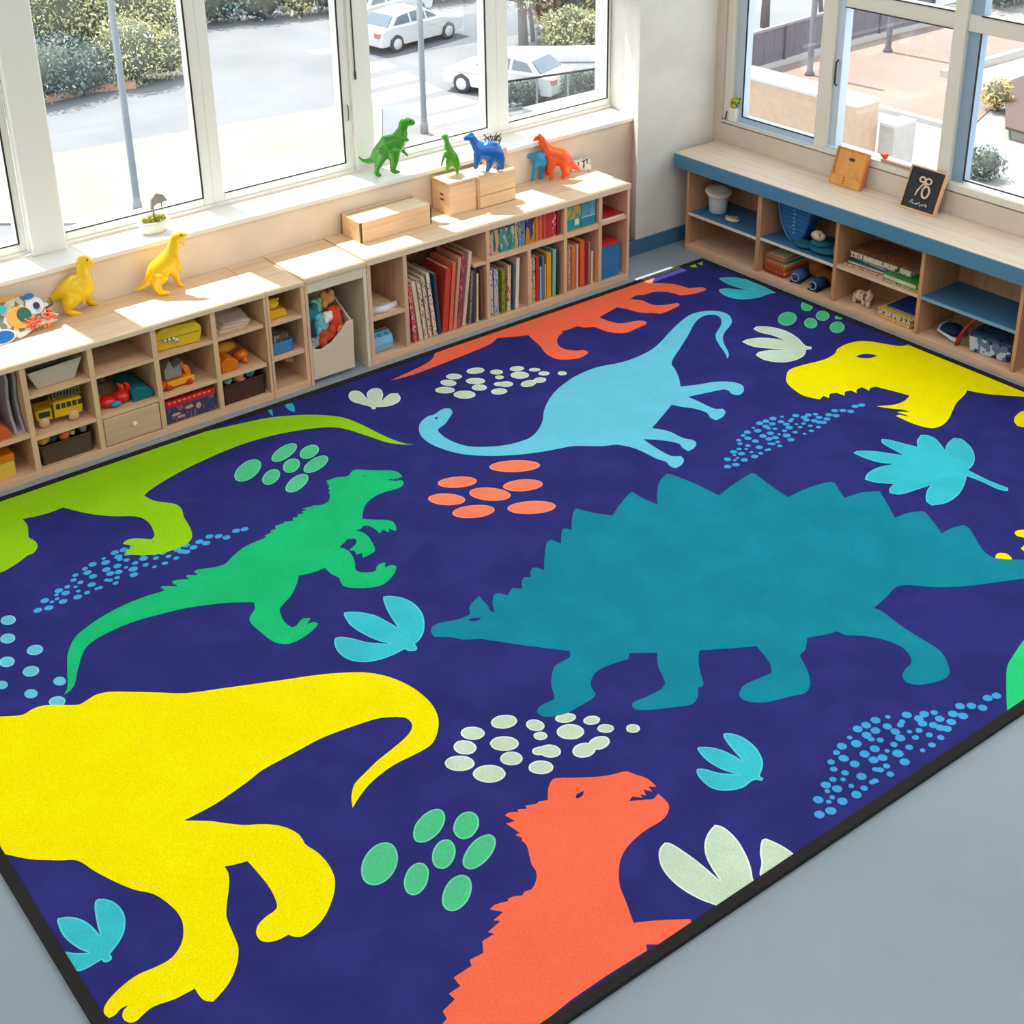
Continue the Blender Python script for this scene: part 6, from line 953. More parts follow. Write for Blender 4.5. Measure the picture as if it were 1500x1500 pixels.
t = thing('cloth', (.1, -.64, .213), 'teal folded cloth lying on the second blue shelf beside the tote bag', 'cloth')
m = MB(); m.ell((.09, -.58, .228), (.045, .06, .014), 0, 14, 8, .06); m.ell((.11, -.69, .235), (.07, .09, .02), 0, 16, 8, .05); m.ell((.10, -.67, .258), (.05, .055, .014), 0, 14, 8, .06)
m.build('cloth_fold', mat('cloth_teal', (34, 98, 120), .85, 'plain'), t)
t = thing('toy_ball', (.09, -.655, .27), 'round cream toy with brown marks resting on the teal cloth', 'toy')
m = MB().ell((.09, -.655, .292), (.026, .04, .024), 0, 16, 10, .02); m.build('toy_body', mat('toy_bone', (226, 206, 176), .5, 'marks', ps=60, c2=(130, 90, 60)), t)
m = MB().tube([(.10, -.64, .31), (.10, -.642, .385)], .0015, 5); m.build('toy_string', mat('string', (60, 70, 80), .6), t)
t = thing('basket', (.12, -.42, .034), 'striped woven basket in orange, green and cream in the bottom of the second compartment', 'basket')
MB().prism([(.05, .036), (.24, .036), (.24, .13), (.05, .13)], -.50, -.375, 'y').build('basket_wall', mat('basket_stripes', (220, 110, 60), .8, 'stripes', z0=-.0, z1=.1, cs=[(176, 80, 60), (226, 140, 120), (206, 84, 40), (232, 130, 60), (226, 206, 160), (60, 130, 100), (222, 208, 170)]), t, .006)
m = MB()
for k in range(14): m.tube([(.046, -.378-.009*k, .036), (.046, -.378-.009*k, .128)], .0018, 5)
m.tube([(.05, -.375, .131), (.05, -.50, .131), (.24, -.50, .131), (.24, -.375, .131), (.05, -.375, .131)], .004, 6); m.build('basket_weave', mat('weave_rust', (190, 90, 50), .8), t)
t = thing('soft_toy', (.17, -.60, .034), 'brown soft toy slumped behind the blue shoes in the second compartment', 'soft toy')
m = MB(); m.ell((.19, -.59, .085), (.05, .05, .05), 0, 14, 10, .06); m.ell((.18, -.56, .125), (.03, .03, .03), 0, 12, 8, .05); m.ell((.17, -.66, .07), (.05, .06, .035), 0, 12, 8, .05)
m.ell((.175, -.545, .15), (.01, .012, .012), 0, 8, 6); m.ell((.175, -.58, .152), (.01, .012, .012), 0, 8, 6); m.build('toy_body', mat('toy_brown', (150, 92, 40), .9, 'plain'), t)
def shoe(loc, rz, label, c):
    t = thing('shoe', loc, label, 'shoe', 'blue shoes in the second compartment', rz); M = t.matrix_world
    m = MB(); m.tube([M @ Vector(p) for p in ((-.055, 0, .030), (-.02, 0, .026), (.02, 0, .022), (.06, 0, .016))], [.028, .030, .024, .012], 12, sq=1.0); m.build('shoe_upper', mat('shoe_'+str(c[0]), c, .7, 'plain'), t)
    m = MB(); m.prism([(-.08, -.028), (.04, -.026), (.078, -.010), (.078, .010), (.04, .026), (-.08, .028)], .0, .008, 'z', 0, M); m.build('shoe_sole', mat('sole_dark', (36, 40, 48), .6), t, .002)
    m = MB(); m.tube([M @ Vector((-.080, .02*math.cos(k*PI/6), .030+.02*math.sin(k*PI/6))) for k in range(13)], .0035, 6); m.build('shoe_opening', mat('shoe_lining', (140, 158, 190), .7), t)
shoe((.125, -.55, .0345), .25, 'small mid blue shoe beside the striped basket', (52, 100, 160))
shoe((.115, -.68, .0345), .1, 'dark navy shoe with a pale opening beside the divider', (26, 60, 104))
# third compartment: books lying in stacks
def flatbook(x0, x1, y0, y1, z0, z1, c, mk, label, rz=0, group='books stacked in the third compartment'):
    M = RZ((x0+x1)/2, (y0+y1)/2, rz); m = MB(); tt = min(.003, (z1-z0)*.2)
    m.box(x0, x1, y0, y1, z0, z0+tt, 0, M); m.box(x0, x1, y0, y1, z1-tt, z1, 0, M); m.box(x1-tt, x1, y0, y1, z0+tt, z1-tt, 0, M); m.box(x0+.003, x1-tt, y0+.003, y1-.003, z0+tt, z1-tt, 1, M)
    cm = mat('cover_%d_%d_%d%s' % (c+('m' if mk else '',)), c, .5, 'marks' if mk else 'plain', **(dict(ps=mk[0], c2=mk[1]) if mk else {}))
    pm = mat('page_marks', (206, 200, 180), .8, 'marks', ps=120, c2=(70, 66, 60)) if mk else PAGE
    return tag(m.build('book', [cm, pm], None, .0008), label, 'book', group)
flatbook(.05, .24, -1.07, -.845, .218, .228, (214, 140, 120), (140, (240, 220, 200)), 'pink speckled book at the bottom of the stack on the third shelf')
flatbook(.06, .25, -1.06, -.855, .2285, .244, (56, 110, 120), None, 'teal book second from the bottom of the stack on the third shelf', .03)
flatbook(.075, .25, -1.07, -.87, .2445, .258, (60, 110, 170), None, 'blue book under the big brown book on the third shelf', -.05)
flatbook(.065, .265, -1.20, -.86, .2585, .292, (128, 84, 60), (60, (170, 110, 80)), 'large brown patterned book on top of the stack on the third shelf', .02)
flatbook(.035, .22, -1.265, -1.08, .218, .231, (214, 190, 90), (130, (110, 90, 50)), 'yellow speckled book under the green one on the third shelf', .02)
flatbook(.03, .225, -1.262, -1.082, .2315, .2565, (40, 140, 62), None, 'bright green book beside the brown one on the third shelf', -.02)
t = thing('toy_animal', (.10, -.93, .034), 'cream knobbly toy animal standing in the bottom of the third compartment', 'toy')
m = MB(); m.ell((.10, -.92, .075), (.03, .035, .026), 0, 14, 10, .08); m.ell((.095, -.965, .085), (.026, .026, .026), 0, 12, 8, .08); m.ell((.09, -.975, .112), (.008, .006, .01), 0, 8, 6)
for dx, dy in ((-.012, -.895), (.015, -.9), (-.01, -.945), (.012, -.95), (-.015, -.975)): m.tube([(.10+dx, dy, .065), (.10+dx, dy-.002, .0355)], [.011, .009], 8)
m.build('toy_body', mat('toy_cream', (224, 196, 166), .6, 'marks', ps=55, c2=(120, 84, 60)), t)
flatbook(.045, .22, -1.25, -1.06, .0345, .050, (224, 140, 50), None, 'orange book under the yellow one in the bottom of the third compartment', -.06, 'books lying in the bottom of the third compartment')
flatbook(.045, .23, -1.255, -1.06, .0505, .078, (226, 196, 90), (110, (190, 150, 60)), 'thick yellow book in the bottom of the third compartment', -.03, 'books lying in the bottom of the third compartment')
flatbook(.08, .25, -1.262, -1.08, .0785, .086, (34, 62, 150), None, 'royal blue book on top of the thick yellow one', .02, 'books lying in the bottom of the third compartment')
# fourth compartment
t = thing('shoe', (.12, -1.41, .034), 'navy shoe with white piping lying beside the red strap', 'shoe')
m = MB(); m.ell((.13, -1.40, .062), (.05, .05, .026), 0, 14, 8, .03); m.build('shoe_upper', mat('navy_fabric', (26, 44, 84), .8, 'plain'), t)
m = MB().tube([(.17, -1.36, .085), (.12, -1.345, .07), (.085, -1.36, .06), (.075, -1.40, .058), (.075, -1.44, .050), (.07, -1.47, .052)], [.005, .006, .006, .006, .009, .012], 8); m.build('shoe_piping', mat('piping_white', (206, 214, 222), .6), t)
t = thing('strap', (.09, -1.5, .034), 'curved glossy red strap arching up from the bottom of the fourth compartment', 'strap')
MB().tube([(.065, -1.475, .040), (.06, -1.485, .075), (.062, -1.505, .12), (.065, -1.53, .16), (.07, -1.555, .19), (.075, -1.565, .205)], [.017, .015, .013, .012, .014, .010], 10, sq=.5).build('strap_band', mat('red_gloss', (178, 26, 42), .25, spec=.6), t)
m = MB().ell((.072, -1.556, .203), (.010, .014, .008), 0, 10, 6); m.build('strap_end', mat('strap_pink', (220, 150, 160), .4), t)
t = thing('fabric_box', (.12, -1.63, .034), 'blue and white patterned fabric box in the bottom of the fourth compartment', 'box')
M = RZ(.12, -1.63, .12)
MB().prism([(-1.535, .036), (-1.705, .036), (-1.73, .105), (-1.525, .105)], .07, .19, 'x', 0, M).build('box_body', mat('denim_print', (96, 120, 160), .8, 'pattern', ps=50, c2=(190, 200, 212), c3=(40, 52, 96)), t, .004)
box(.068, .195, -1.733, -1.522, .105, .118, 0, M).build('box_lid', mat('denim_dark', (54, 84, 116), .8, 'marks', ps=50, c2=(28, 44, 70)), t, .003)

# things on the bench top
t = thing('display_board', (.262, -.665, .5015), 'amber wooden panel with a small oval opening leaning at the courtyard window', 'panel')
M = Matrix.Translation((.232, 0, .502)) @ Matrix.Rotation(math.radians(16), 4, 'Y')
AM = mat('amber_wood', (226, 160, 82), .45, 'woodz'); AMD = mat('amber_wood_edge', (206, 130, 56), .45, 'woodz')
MB().prism([(-.575, .0), (-.750, .0), (-.752, .165), (-.577, .172)], .004, .012, 'x', 0, M).build('panel_board', AM, t)
m = MB(); m.box(-.002, .016, -.582, -.572, 0, .174, 0, M); m.box(-.002, .016, -.755, -.746, 0, .17, 0, M); m.box(-.002, .016, -.752, -.575, .168, .174, 0, M); m.build('panel_edge', AMD, t, .001)
m = box(-.006, .006, -.75, -.578, 0, .045, 0, M); m.build('panel_ledge', AM, t, .002)
m = MB(); 
for k in range(3): m.ell(M @ Vector((-.008, -.655, .012+.014*k)), (.004, .005, .006), 0, 8, 6)
m.build('panel_clasp', AMD, t)
m = MB().prism([(-.665+.018*math.cos(2*PI*k/16), .128+.008*math.sin(2*PI*k/16)) for k in range(16)], .0035, .0045, 'x', 0, M); m.build('panel_opening', mat('slot_brown', (84, 70, 58), .7), t)
t = thing('chalkboard', (.262, -1.09, .5015), 'small framed black chalkboard with pink looped marks leaning on the courtyard sill', 'chalkboard')
M = Matrix.Translation((.212, -1.085, .502)) @ Matrix.Rotation(math.radians(20), 4, 'Y')
box(.003, .009, -.088, .088, .006, .19, 0, M).build('board_face', mat('slate', (48, 50, 56), .7, 'plain'), t)
FW = mat('frame_pale_wood', (222, 178, 134), .45, 'woodz'); m = MB()
m.box(-.002, .014, -.096, -.086, 0, .196, 0, M); m.box(-.002, .014, .088, .094, 0, .196, 0, M); m.box(-.002, .014, -.09, .09, 0, .009, 0, M); m.box(0, .014, -.09, .09, .189, .196, 0, M); m.build('board_frame', FW, t, .001)
def mk(pts, r): return [M @ Vector((.002, y_, z_)) for y_, z_ in pts], r
# local y runs opposite to the picture's left-right
def loop(cy_, cz_, a, b_, n=14): return [(cy_+a*math.cos(2*PI*k/n), cz_+b_*math.sin(2*PI*k/n)) for k in range(n+1)]
m = MB(); m.tube(*mk(loop(.018, .142, .014, .011), .0042), 6); m.tube(*mk(loop(-.014, .140, .015, .012), .0042), 6); m.tube(*mk(loop(-.015, .092, .018, .026), .005), 6); m.tube(*mk([(.004, .128), (.016, .112), (.028, .09), (.032, .066)], .0042), 6)
m.tube(*mk([(.005, .13), (-.005, .122)], .005), 6)
m.build('chalk_drawing', mat('chalk_pink', (240, 204, 186), .8), t)
m = MB(); 
for k, (y_, z_) in enumerate([(.05, .036), (.043, .045), (.036, .034), (.022, .034), (.016, .036), (.006, .04), (-.004, .032), (-.014, .036), (-.026, .04), (-.034, .036)]): m.tube(*mk([(y_, z_), (y_-.005, z_-.006), (y_-.008, z_+.003)], .0016), 5)
m.build('chalk_lettering', mat('chalk_white', (214, 218, 228), .8), t)
t = thing('wooden_strip', (.33, -.86, .625), 'pinkish wooden strip lying on the courtyard sill between the amber panel and the chalkboard', 'strip')
box(.303, .322, -1.02, -.80, .6205, .655).build('strip_board', mat('rose_wood', (200, 150, 126), .5, 'woody'), t, .002)
t = thing('toy_bird', (.315, -.795, .655), 'tiny orange toy bird perched at the end of the wooden strip', 'toy')
m = MB(); m.ell((.312, -.815, .668), (.010, .016, .011), 0, 12, 8); m.ell((.312, -.828, .678), (.007, .008, .007), 0, 10, 6); m.tube([(.312, -.80, .67), (.312, -.785, .678)], [.006, .002], 8); m.build('bird_body', mat('bird_orange', (238, 92, 34), .4), t)
t = thing('planter', (.325, .135, .622), 'small white square pot with a yellow green plant in the window corner', 'plant')
m = MB().prism([(.305, .112), (.345, .112), (.345, .158), (.305, .158)], .6215, .69, 'z'); m.build('pot', mat('pot_white', (238, 238, 228), .4), t, .003)
m = MB()
for k in range(22):
    a = random.uniform(0, 6.28); r = random.uniform(0, .02); m.ell((.322+r*math.cos(a), .132+r*math.sin(a)+.0, .70+random.uniform(0, .035)), (.009, .009, .007), 0, 7, 5, .2)
m.build('leaves', mat('plant_lime', (190, 190, 30), .6, 'plain'), t)
m = MB()
for k in range(6):
    a = random.uniform(0, 6.28); m.ell((.322+.024*math.cos(a), .134+.024*math.sin(a), .70+random.uniform(0, .04)), (.005, .005, .004), 0, 6, 4)
m.build('dead_leaves', mat('plant_dark', (70, 56, 20), .7), t)
t = thing('hook', (.31, .19, .625), 'small dark metal hook at the bottom corner of the courtyard window', 'hook')
MB().tube([(.304, .198, .622), (.304, .175, .6235), (.304, .172, .65), (.306, .17, .665)], .0035, 6).build('hook_wire', mat('hook_dark', (70, 62, 50), .5), t)

# ------------------------------------------------------------------ street outside (the room is upstairs)
G = -11.0
ZEB = [[(23.52, 40.76), (24.39, 40.53), (24.22, 39.48), (22.66, 39.42)], [(22.16, 38.65), (24.08, 38.74), (23.96, 37.75), (23.84, 37.52), (21.47, 37.58)], [(21.13, 37.05), (23.74, 37.04), (23.62, 35.71), (21.1, 35.64), (20.42, 35.96)], [(21.0, 35.15), (23.61, 35.1), (23.51, 34.58), (23.74, 33.7), (21.54, 33.74), (21.15, 33.87)], [(21.3, 33.46), (22.62, 33.33), (23.64, 33.64), (24.61, 33.51), (24.39, 32.24), (20.85, 32.51)], [(22.89, 43.95), (24.25, 43.46), (24.21, 42.73), (22.79, 43.09)]]
SIDEW = [(2.23, 36.75), (9.55, 30.46), (14.63, 31.12), (18.07, 31.24), (20.73, 35.25), (20.83, 36.25), (15.08, 37.19), (9.85, 38.04), (3.3, 41.18)]
LANE = [(24.42, 41.76), (24.39, 40.96), (27.48, 40.65), (35.37, 40.0), (39.4, 44.51), (29.65, 44.6), (26.23, 44.55)]
POLES = [(10.01, 31.32), (20.25, 32.09)]
CARS = [(26.67, 42.32, 0.146, 'white hatchback seen side-on behind the lamp post beside the zebra crossing'), (25.19, 34.09, 1.936, 'white car with its nose at the end of the zebra crossing, behind the glass railing'), (27.9, 46.02, 0.229, 'white car parked furthest back, behind the side-on hatchback')]
RAIL = ((23.37, 32.03), (26.91, 31.21))
ASP = mat('pale_asphalt', (124, 125, 128), .9, 'asphalt')
structure('ground', box(-60, 140, 1.5, 160, G-.5, G), ASP)
W_ = mat('road_white', (196, 196, 194), .8)
def quad(mb, P, z0, z1): mb.prism(P, z0, z1, 'z')
m = MB()
for P in ZEB: quad(m, P, G, G+.012)
structure('zebra_crossing', m, W_)
m = MB(); quad(m, SIDEW, G, G+.06); structure('sidewalk', m, mat('pale_paving', (138, 136, 128), .9, 'asphalt'))
m = MB(); quad(m, LANE, G+.001, G+.006); structure('road_surface', m, mat('shadowed_grey_asphalt', (104, 108, 115), .9, 'asphalt'))  # darker lane, partly car shadow put into the asphalt colour
# lamp posts
PGM = mat('post_grey', (120, 125, 130), .5)
for (x, y), lb in zip(POLES, ('slim grey street lamp post standing in front of the big bush', 'slim grey street lamp post standing beside the zebra crossing')):
    t = thing('street_lamp', (x, y, G), lb, 'lamp post')
    MB().lathe([(.13, 0), (.13, .3), (.10, .35), (.085, 9.5), (0, 9.5)], (x, y, G), 14).build('pole', PGM, t)
    MB().tube([(x, y, G+9.4), (x+.3, y-.2, G+9.7), (x+1.1, y-.7, G+9.8)], [.07, .06, .05], 8).build('lamp_arm', PGM, t)
    MB().ell((x+1.4, y-.9, G+9.78), (.35, .25, .09), 0, 12, 6).build('lamp_head', PGM, t)
# cars
CW = mat('car_white', (205, 206, 207), .25, spec=.6); CG = mat('car_glass', (96, 108, 120), .1, spec=.8); TY = mat('tyre', (70, 72, 76), .8); RIM = mat('wheel_rim', (205, 208, 212), .3)
def car(x, y, rz, label, name='car'):
    t = thing(name, (x, y, G), label, 'car', None, rz); M = t.matrix_world
    prof = [(-2.2, .30), (-1.75, .28), (-1.68, .52), (-1.40, .68), (-1.12, .52), (-1.05, .26), (1.0, .26), (1.07, .52), (1.35, .68), (1.63, .52), (1.70, .28), (2.12, .32), (2.2, .55), (2.1, .78), (1.25, .94), (.95, .98), (-1.6, 1.0), (-2.1, .92), (-2.22, .60)]
    MB().prism(prof, -.88, .88, 'y', 0, M).build('car_body', CW, t, .06)
    roof = [(-1.7, .97), (-1.25, 1.36), (-.3, 1.46), (.35, 1.38), (1.05, .97)]
    m = MB(); n = len(roof); vs = [M @ Vector((p[0], -.80 if p[1] < 1 else -.62, p[1])) for p in roof]+[M @ Vector((p[0], .80 if p[1] < 1 else .62, p[1])) for p in roof]
    m.add(vs, [tuple(range(n)), tuple(reversed(range(n, 2*n)))]+[(i, (i+1) % n, n+(i+1) % n, n+i) for i in range(n)]); m.build('car_cabin', CW, t, .05)
    for sd in (-1, 1):
        for P in ([(-1.45, 1.03), (-1.15, 1.29), (-.62, 1.36), (-.62, 1.03)], [(-.5, 1.03), (-.5, 1.37), (-.1, 1.38), (.2, 1.32), (.2, 1.03)], [(.3, 1.03), (.3, 1.29), (.45, 1.24), (.8, 1.03)]):
            m = MB(); vs = [M @ Vector((p[0], sd*(.815-(p[1]-.97)*.40), p[1])) for p in P]+[M @ Vector((p[0], sd*(.795-(p[1]-.97)*.40), p[1])) for p in P]
            k = len(P); m.add(vs, [tuple(range(k)), tuple(reversed(range(k, 2*k)))]+[(i, (i+1) % k, k+(i+1) % k, k+i) for i in range(k)]); m.build('side_window', CG, t)
    m = MB(); m.add([M @ Vector(p) for p in ((.42, -.58, 1.38), (.42, .58, 1.38), (1.02, .70, 1.01), (1.02, -.70, 1.01), (.44, -.58, 1.36), (.44, .58, 1.36), (1.0, .7, .99), (1.0, -.7, .99))], [(0, 1, 2, 3), (7, 6, 5, 4), (0, 4, 5, 1), (2, 6, 7, 3)]); m.build('windscreen', CG, t)
    m = MB(); m.add([M @ Vector(p) for p in ((-1.30, -.58, 1.35), (-1.30, .58, 1.35), (-1.72, .70, 1.0), (-1.72, -.70, 1.0), (-1.28, -.58, 1.33), (-1.28, .58, 1.33), (-1.70, .7, .98), (-1.70, -.7, .98))], [(3, 2, 1, 0), (4, 5, 6, 7), (0, 1, 5, 4), (2, 3, 7, 6)]); m.build('rear_window', CG, t)
    m = MB(); 
    for sd in (-.62, .62): m.box(2.06, 2.20, sd-.2, sd+.2, .58, .70, 0, M)
    m.box(2.16, 2.225, -.5, .5, .36, .46, 0, M); m.build('headlight', mat('lamp_grey', (150, 156, 164), .2), t)
    m = MB(); 
    for sd in (-.65, .65): m.box(-2.23, -2.1, sd-.16, sd+.16, .66, .84, 0, M)
    m.build('tail_light', mat('tail_rose', (190, 120, 110), .3), t)
    for xx in (-1.38, 1.35):
        for sd in (-.80, .80):
            W0 = M @ Matrix.Translation((xx, sd, .33)) @ Matrix.Rotation(PI/2, 4, 'X')
            wh = MB().lathe([(0, -.09), (.30, -.10), (.33, -.07), (.33, .07), (.30, .10), (0, .09)], n=20, M=W0).build('wheel', TY, t)
            MB().lathe([(0, -.112), (.2, -.108), (.21, -.10), (.21, .10), (.2, .108), (0, .112)], n=16, M=W0).build('wheel_rim', RIM, wh)
    return t
for a in CARS: car(*a)
# greenery
def foliage(c, r, n, s, m, mb=None):
    mb = mb or MB()
    for _ in range(n):
        a = random.uniform(0, 2*PI); z = random.uniform(-.95, 1); rr = math.sqrt(max(0, 1-z*z)); q = random.uniform(.62, 1.04)
        p = Vector((c[0]+r[0]*rr*math.cos(a)*q, c[1]+r[1]*rr*math.sin(a)*q, c[2]+r[2]*z*q))
        d = Vector((random.uniform(-1, 1), random.uniform(-1, 1), random.uniform(-.4, 1))).normalized(); e = d.orthogonal().normalized(); e.rotate(Matrix.Rotation(random.uniform(0, 6), 3, d)); f_ = d.cross(e)
        k = s*random.uniform(.6, 1.3); mb.add([p-e*k, p-f_*k*.45, p+e*k, p+f_*k*.45], [(0, 1, 2, 3)])
    return mb
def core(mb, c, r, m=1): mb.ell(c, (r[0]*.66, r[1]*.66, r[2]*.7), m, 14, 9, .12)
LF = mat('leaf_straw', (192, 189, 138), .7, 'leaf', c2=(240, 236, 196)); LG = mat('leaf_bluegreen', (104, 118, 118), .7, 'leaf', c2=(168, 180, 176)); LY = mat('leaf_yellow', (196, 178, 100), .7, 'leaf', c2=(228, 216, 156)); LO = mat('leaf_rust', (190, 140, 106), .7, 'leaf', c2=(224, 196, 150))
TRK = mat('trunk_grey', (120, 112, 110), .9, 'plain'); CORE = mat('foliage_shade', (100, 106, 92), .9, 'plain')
def shrub(x, y, zb, blobs, m, label, cat='bush', group=None, name='shrub', trunk=None, s=.12, dens=900):
    t = thing(name, (x, y, zb), label, cat, group)
    mb = MB(); 
    for (dx, dy, dz, rx, ry, rz) in blobs:
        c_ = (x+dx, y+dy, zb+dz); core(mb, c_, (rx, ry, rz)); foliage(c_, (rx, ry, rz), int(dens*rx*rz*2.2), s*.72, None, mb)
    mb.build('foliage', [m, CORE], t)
    if trunk:
        tb = MB(); 
        for P, R_ in trunk: tb.tube([(x+p[0], y+p[1], zb+p[2]) for p in P], R_, 8)
        tb.build('trunk', TRK, t)
    else:
        MB().tube([(x, y, zb), (x+.1, y, zb+blobs[0][2])], [.12, .06], 6).build('stem', TRK, t)
    return t
SHRUBS = [
((12.22,44.03,-11,[(0, 0.3, 1.1, 2.6, 1.6, 1.25)],LG,'dense blue-green bush at the kerb beside the window post'),{'name': 'bush', 'dens': 460, 's': 0.11}),
((13.77,43.79,-11,[(0, 0.4, 0.8, 1.8, 1.2, 0.95)],LG,'blue-green bush behind the street lamp post'),{'name': 'bush', 'dens': 460, 's': 0.11}),
((15.84,43.72,-11,[(0, 0.4, 1.2, 1.5, 1.3, 1.4), (1.2, 0.2, 0.9, 1.1, 0.9, 0.95)],LF,'straw coloured rounded bush at the end of the planting bed'),{'name': 'bush', 'dens': 500, 's': 0.1}),
((14.71,48.24,-11,[(0, 0, 2.2, 3.8, 1.8, 2.2)],LF,'big pale yellow-green tree filling the street window corner'),{'name': 'tree', 'dens': 420, 's': 0.12, 'trunk': [([(0, 0, 0), (0, 0, 2.5)], [0.2, 0.12])]}),
((17.27,47.83,-11,[(0, 0, 2.0, 2.6, 1.8, 2.1)],LF,'pale yellow-green tree beside the big one in the planting bed'),{'name': 'tree', 'dens': 420, 's': 0.12, 'trunk': [([(0, 0, 0), (0, 0, 2)], [0.2, 0.12])]}),
((15.96,44.73,-11,[(0, 0, 1.4, 0.8, 0.6, 0.8)],LY,'small patch of yellow flowering shrub in front of the straw coloured bush'),{'dens': 500, 's': 0.1}),
((20.02,51.04,-11,[(0, 0, 1.0, 1.7, 1.2, 1.2)],LG,'clipped dark hedge block beyond the white pavement'),{'name': 'hedge', 'dens': 230, 's': 0.15}),
((22.58,50.8,-11,[(0, 0, 1.0, 1.5, 1.1, 1.2)],LG,'dark blue-green hedge along the far side of the street, nearest the window mullion'),{'name': 'hedge', 'dens': 200, 's': 0.15}),
((24.45,50.05,-11,[(0, 0, 1.0, 1.8, 1.1, 1.2)],LG,'dark blue-green hedge along the far side of the street, in the middle of the pane'),{'name': 'hedge', 'dens': 200, 's': 0.15}),
((25.9,49.38,-11,[(0, 0, 0.9, 1.0, 0.9, 1.0)],LF,'pale bush growing between the dark hedges across the street'),{'name': 'bush', 'dens': 300, 's': 0.14}),
((27.28,49.13,-11,[(0, 0, 1.0, 1.4, 1.1, 1.1)],LG,'small dark hedge across the street behind the window stile'),{'name': 'hedge', 'dens': 220, 's': 0.15}),
((30.13,49.17,-11,[(0, 0, 1.3, 2.3, 1.2, 1.4)],LG,'grey-green shrub bank above the parked cars'),{'name': 'bush', 'dens': 220, 's': 0.15}),
((32.15,47.6,-11,[(0, 0, 0.8, 2.4, 1.2, 0.9)],LG,'grey-green shrub bank at the far end of the car park'),{'name': 'bush', 'dens': 200, 's': 0.15}),
((29.48,38.49,-11,[(0, 0, 2.7, 2.0, 1.6, 1.25)],LF,'pale tree with a thick grey trunk behind the glass railing'),{'name': 'tree', 'dens': 260, 's': 0.14, 'trunk': [([(-0.1, 0, 0), (-0.15, 0, 1.2), (-0.2, 0, 2.4)], [0.2, 0.17, 0.13])]}),
((30.15,39.04,-11,[(0, 0.6, 2.6, 1.1, 1.0, 1.0)],LF,'slim pale tree with a thin leaning trunk beside the thick one'),{'name': 'tree', 'dens': 260, 's': 0.13, 'trunk': [([(0.15, 0, 0), (0.05, 0, 1.0), (0, 0.3, 2.2)], [0.1, 0.08, 0.06])]}),
((32.19,40.21,-11,[(0, 0, 1.5, 1.7, 1.2, 1.3)],LO,'rust tinted autumn tree behind the white garden wall'),{'name': 'tree', 'dens': 280, 's': 0.14, 'trunk': [([(0, 0, 0), (0, 0, 2.4)], [0.2, 0.12])]}),
((32.42,39.04,-11,[(0, 0, 1.9, 0.7, 0.6, 1.7)],LG,'narrow dark green tree between the yellow and rust ones'),{'name': 'tree', 'dens': 420, 's': 0.13, 'trunk': [([(0, 0, 0), (0, 0, 2)], [0.2, 0.12])]}),
((33.62,39.18,-11,[(0, 0, 1.5, 1.5, 1.2, 1.3)],LY,'golden yellow tree at the edge of the street window'),{'name': 'tree', 'dens': 280, 's': 0.14, 'trunk': [([(0, 0, 0), (0, 0, 2.4)], [0.2, 0.12])]}),
((29.85,36.73,-11,[(0, 0, 0.8, 0.9, 0.7, 0.8), (0.2, 0, 1.3, 1.2, 0.7, 0.5)],LF,'spreading straw coloured shrub at the garden wall'),{'name': 'bush', 'dens': 600, 's': 0.12}),
((31.35,36.74,-11,[(0, 0, 0.7, 0.9, 0.6, 0.7)],LF,'low pale shrub beside the spreading one at the garden wall'),{'name': 'bush', 'dens': 500, 's': 0.12}),
((29.04,26.02,-8.0,[(0, 0, 3.0, 2.2, 2.0, 1.6), (-1.5, 1, 2.2, 1.5, 1.5, 1.5)],LF,'pale leafy tree behind the grey boarded fence'),{'name': 'tree', 'dens': 220, 's': 0.13, 'trunk': [([(0, 0, 0), (0, 0, 2)], [0.15, 0.1]), ([(1.5, -1, 0), (1.2, -0.8, 2.4)], [0.08, 0.05])]}),
((26.65,16.02,-8.0,[(0, 0, 0.45, 0.42, 0.4, 0.4)],LY,'small yellow bush at the corner of the shed'),{'name': 'bush', 'dens': 1500, 's': 0.07}),
((22.05,13.11,-8.0,[(0, 0, 0.35, 0.5, 0.5, 0.4)],LG,'low grey-green bush under the courtyard window'),{'name': 'bush', 'dens': 1500, 's': 0.07}),
((37.38,23.08,-8.0,[(0, 0, 1.0, 2.2, 1.6, 1.2)],LG,'distant grey-green bush beyond the courtyard'),{'name': 'bush', 'dens': 250, 's': 0.14}),
((35.87,25.54,-8.0,[(0, 0, 1.0, 1.6, 1.4, 1.2)],LF,'distant pale bush above the window transom'),{'name': 'bush', 'dens': 250, 's': 0.14}),
((25.64,32.21,G,[(-1.67, 0.39, 0.45, 0.46, 0.3, 0.46), (-1.19, 0.28, 0.45, 0.46, 0.3, 0.46), (-0.72, 0.17, 0.45, 0.46, 0.3, 0.46), (-0.24, 0.06, 0.45, 0.46, 0.3, 0.46), (0.24, -0.06, 0.45, 0.46, 0.3, 0.46), (0.72, -0.17, 0.45, 0.46, 0.3, 0.46), (1.19, -0.28, 0.45, 0.46, 0.3, 0.46), (1.67, -0.39, 0.45, 0.46, 0.3, 0.46)],LG,'low mottled blue-grey hedge behind the glass railing'),{'name': 'hedge', 'dens': 2200, 's': 0.06})]
for a, k in SHRUBS: shrub(*a, **k)
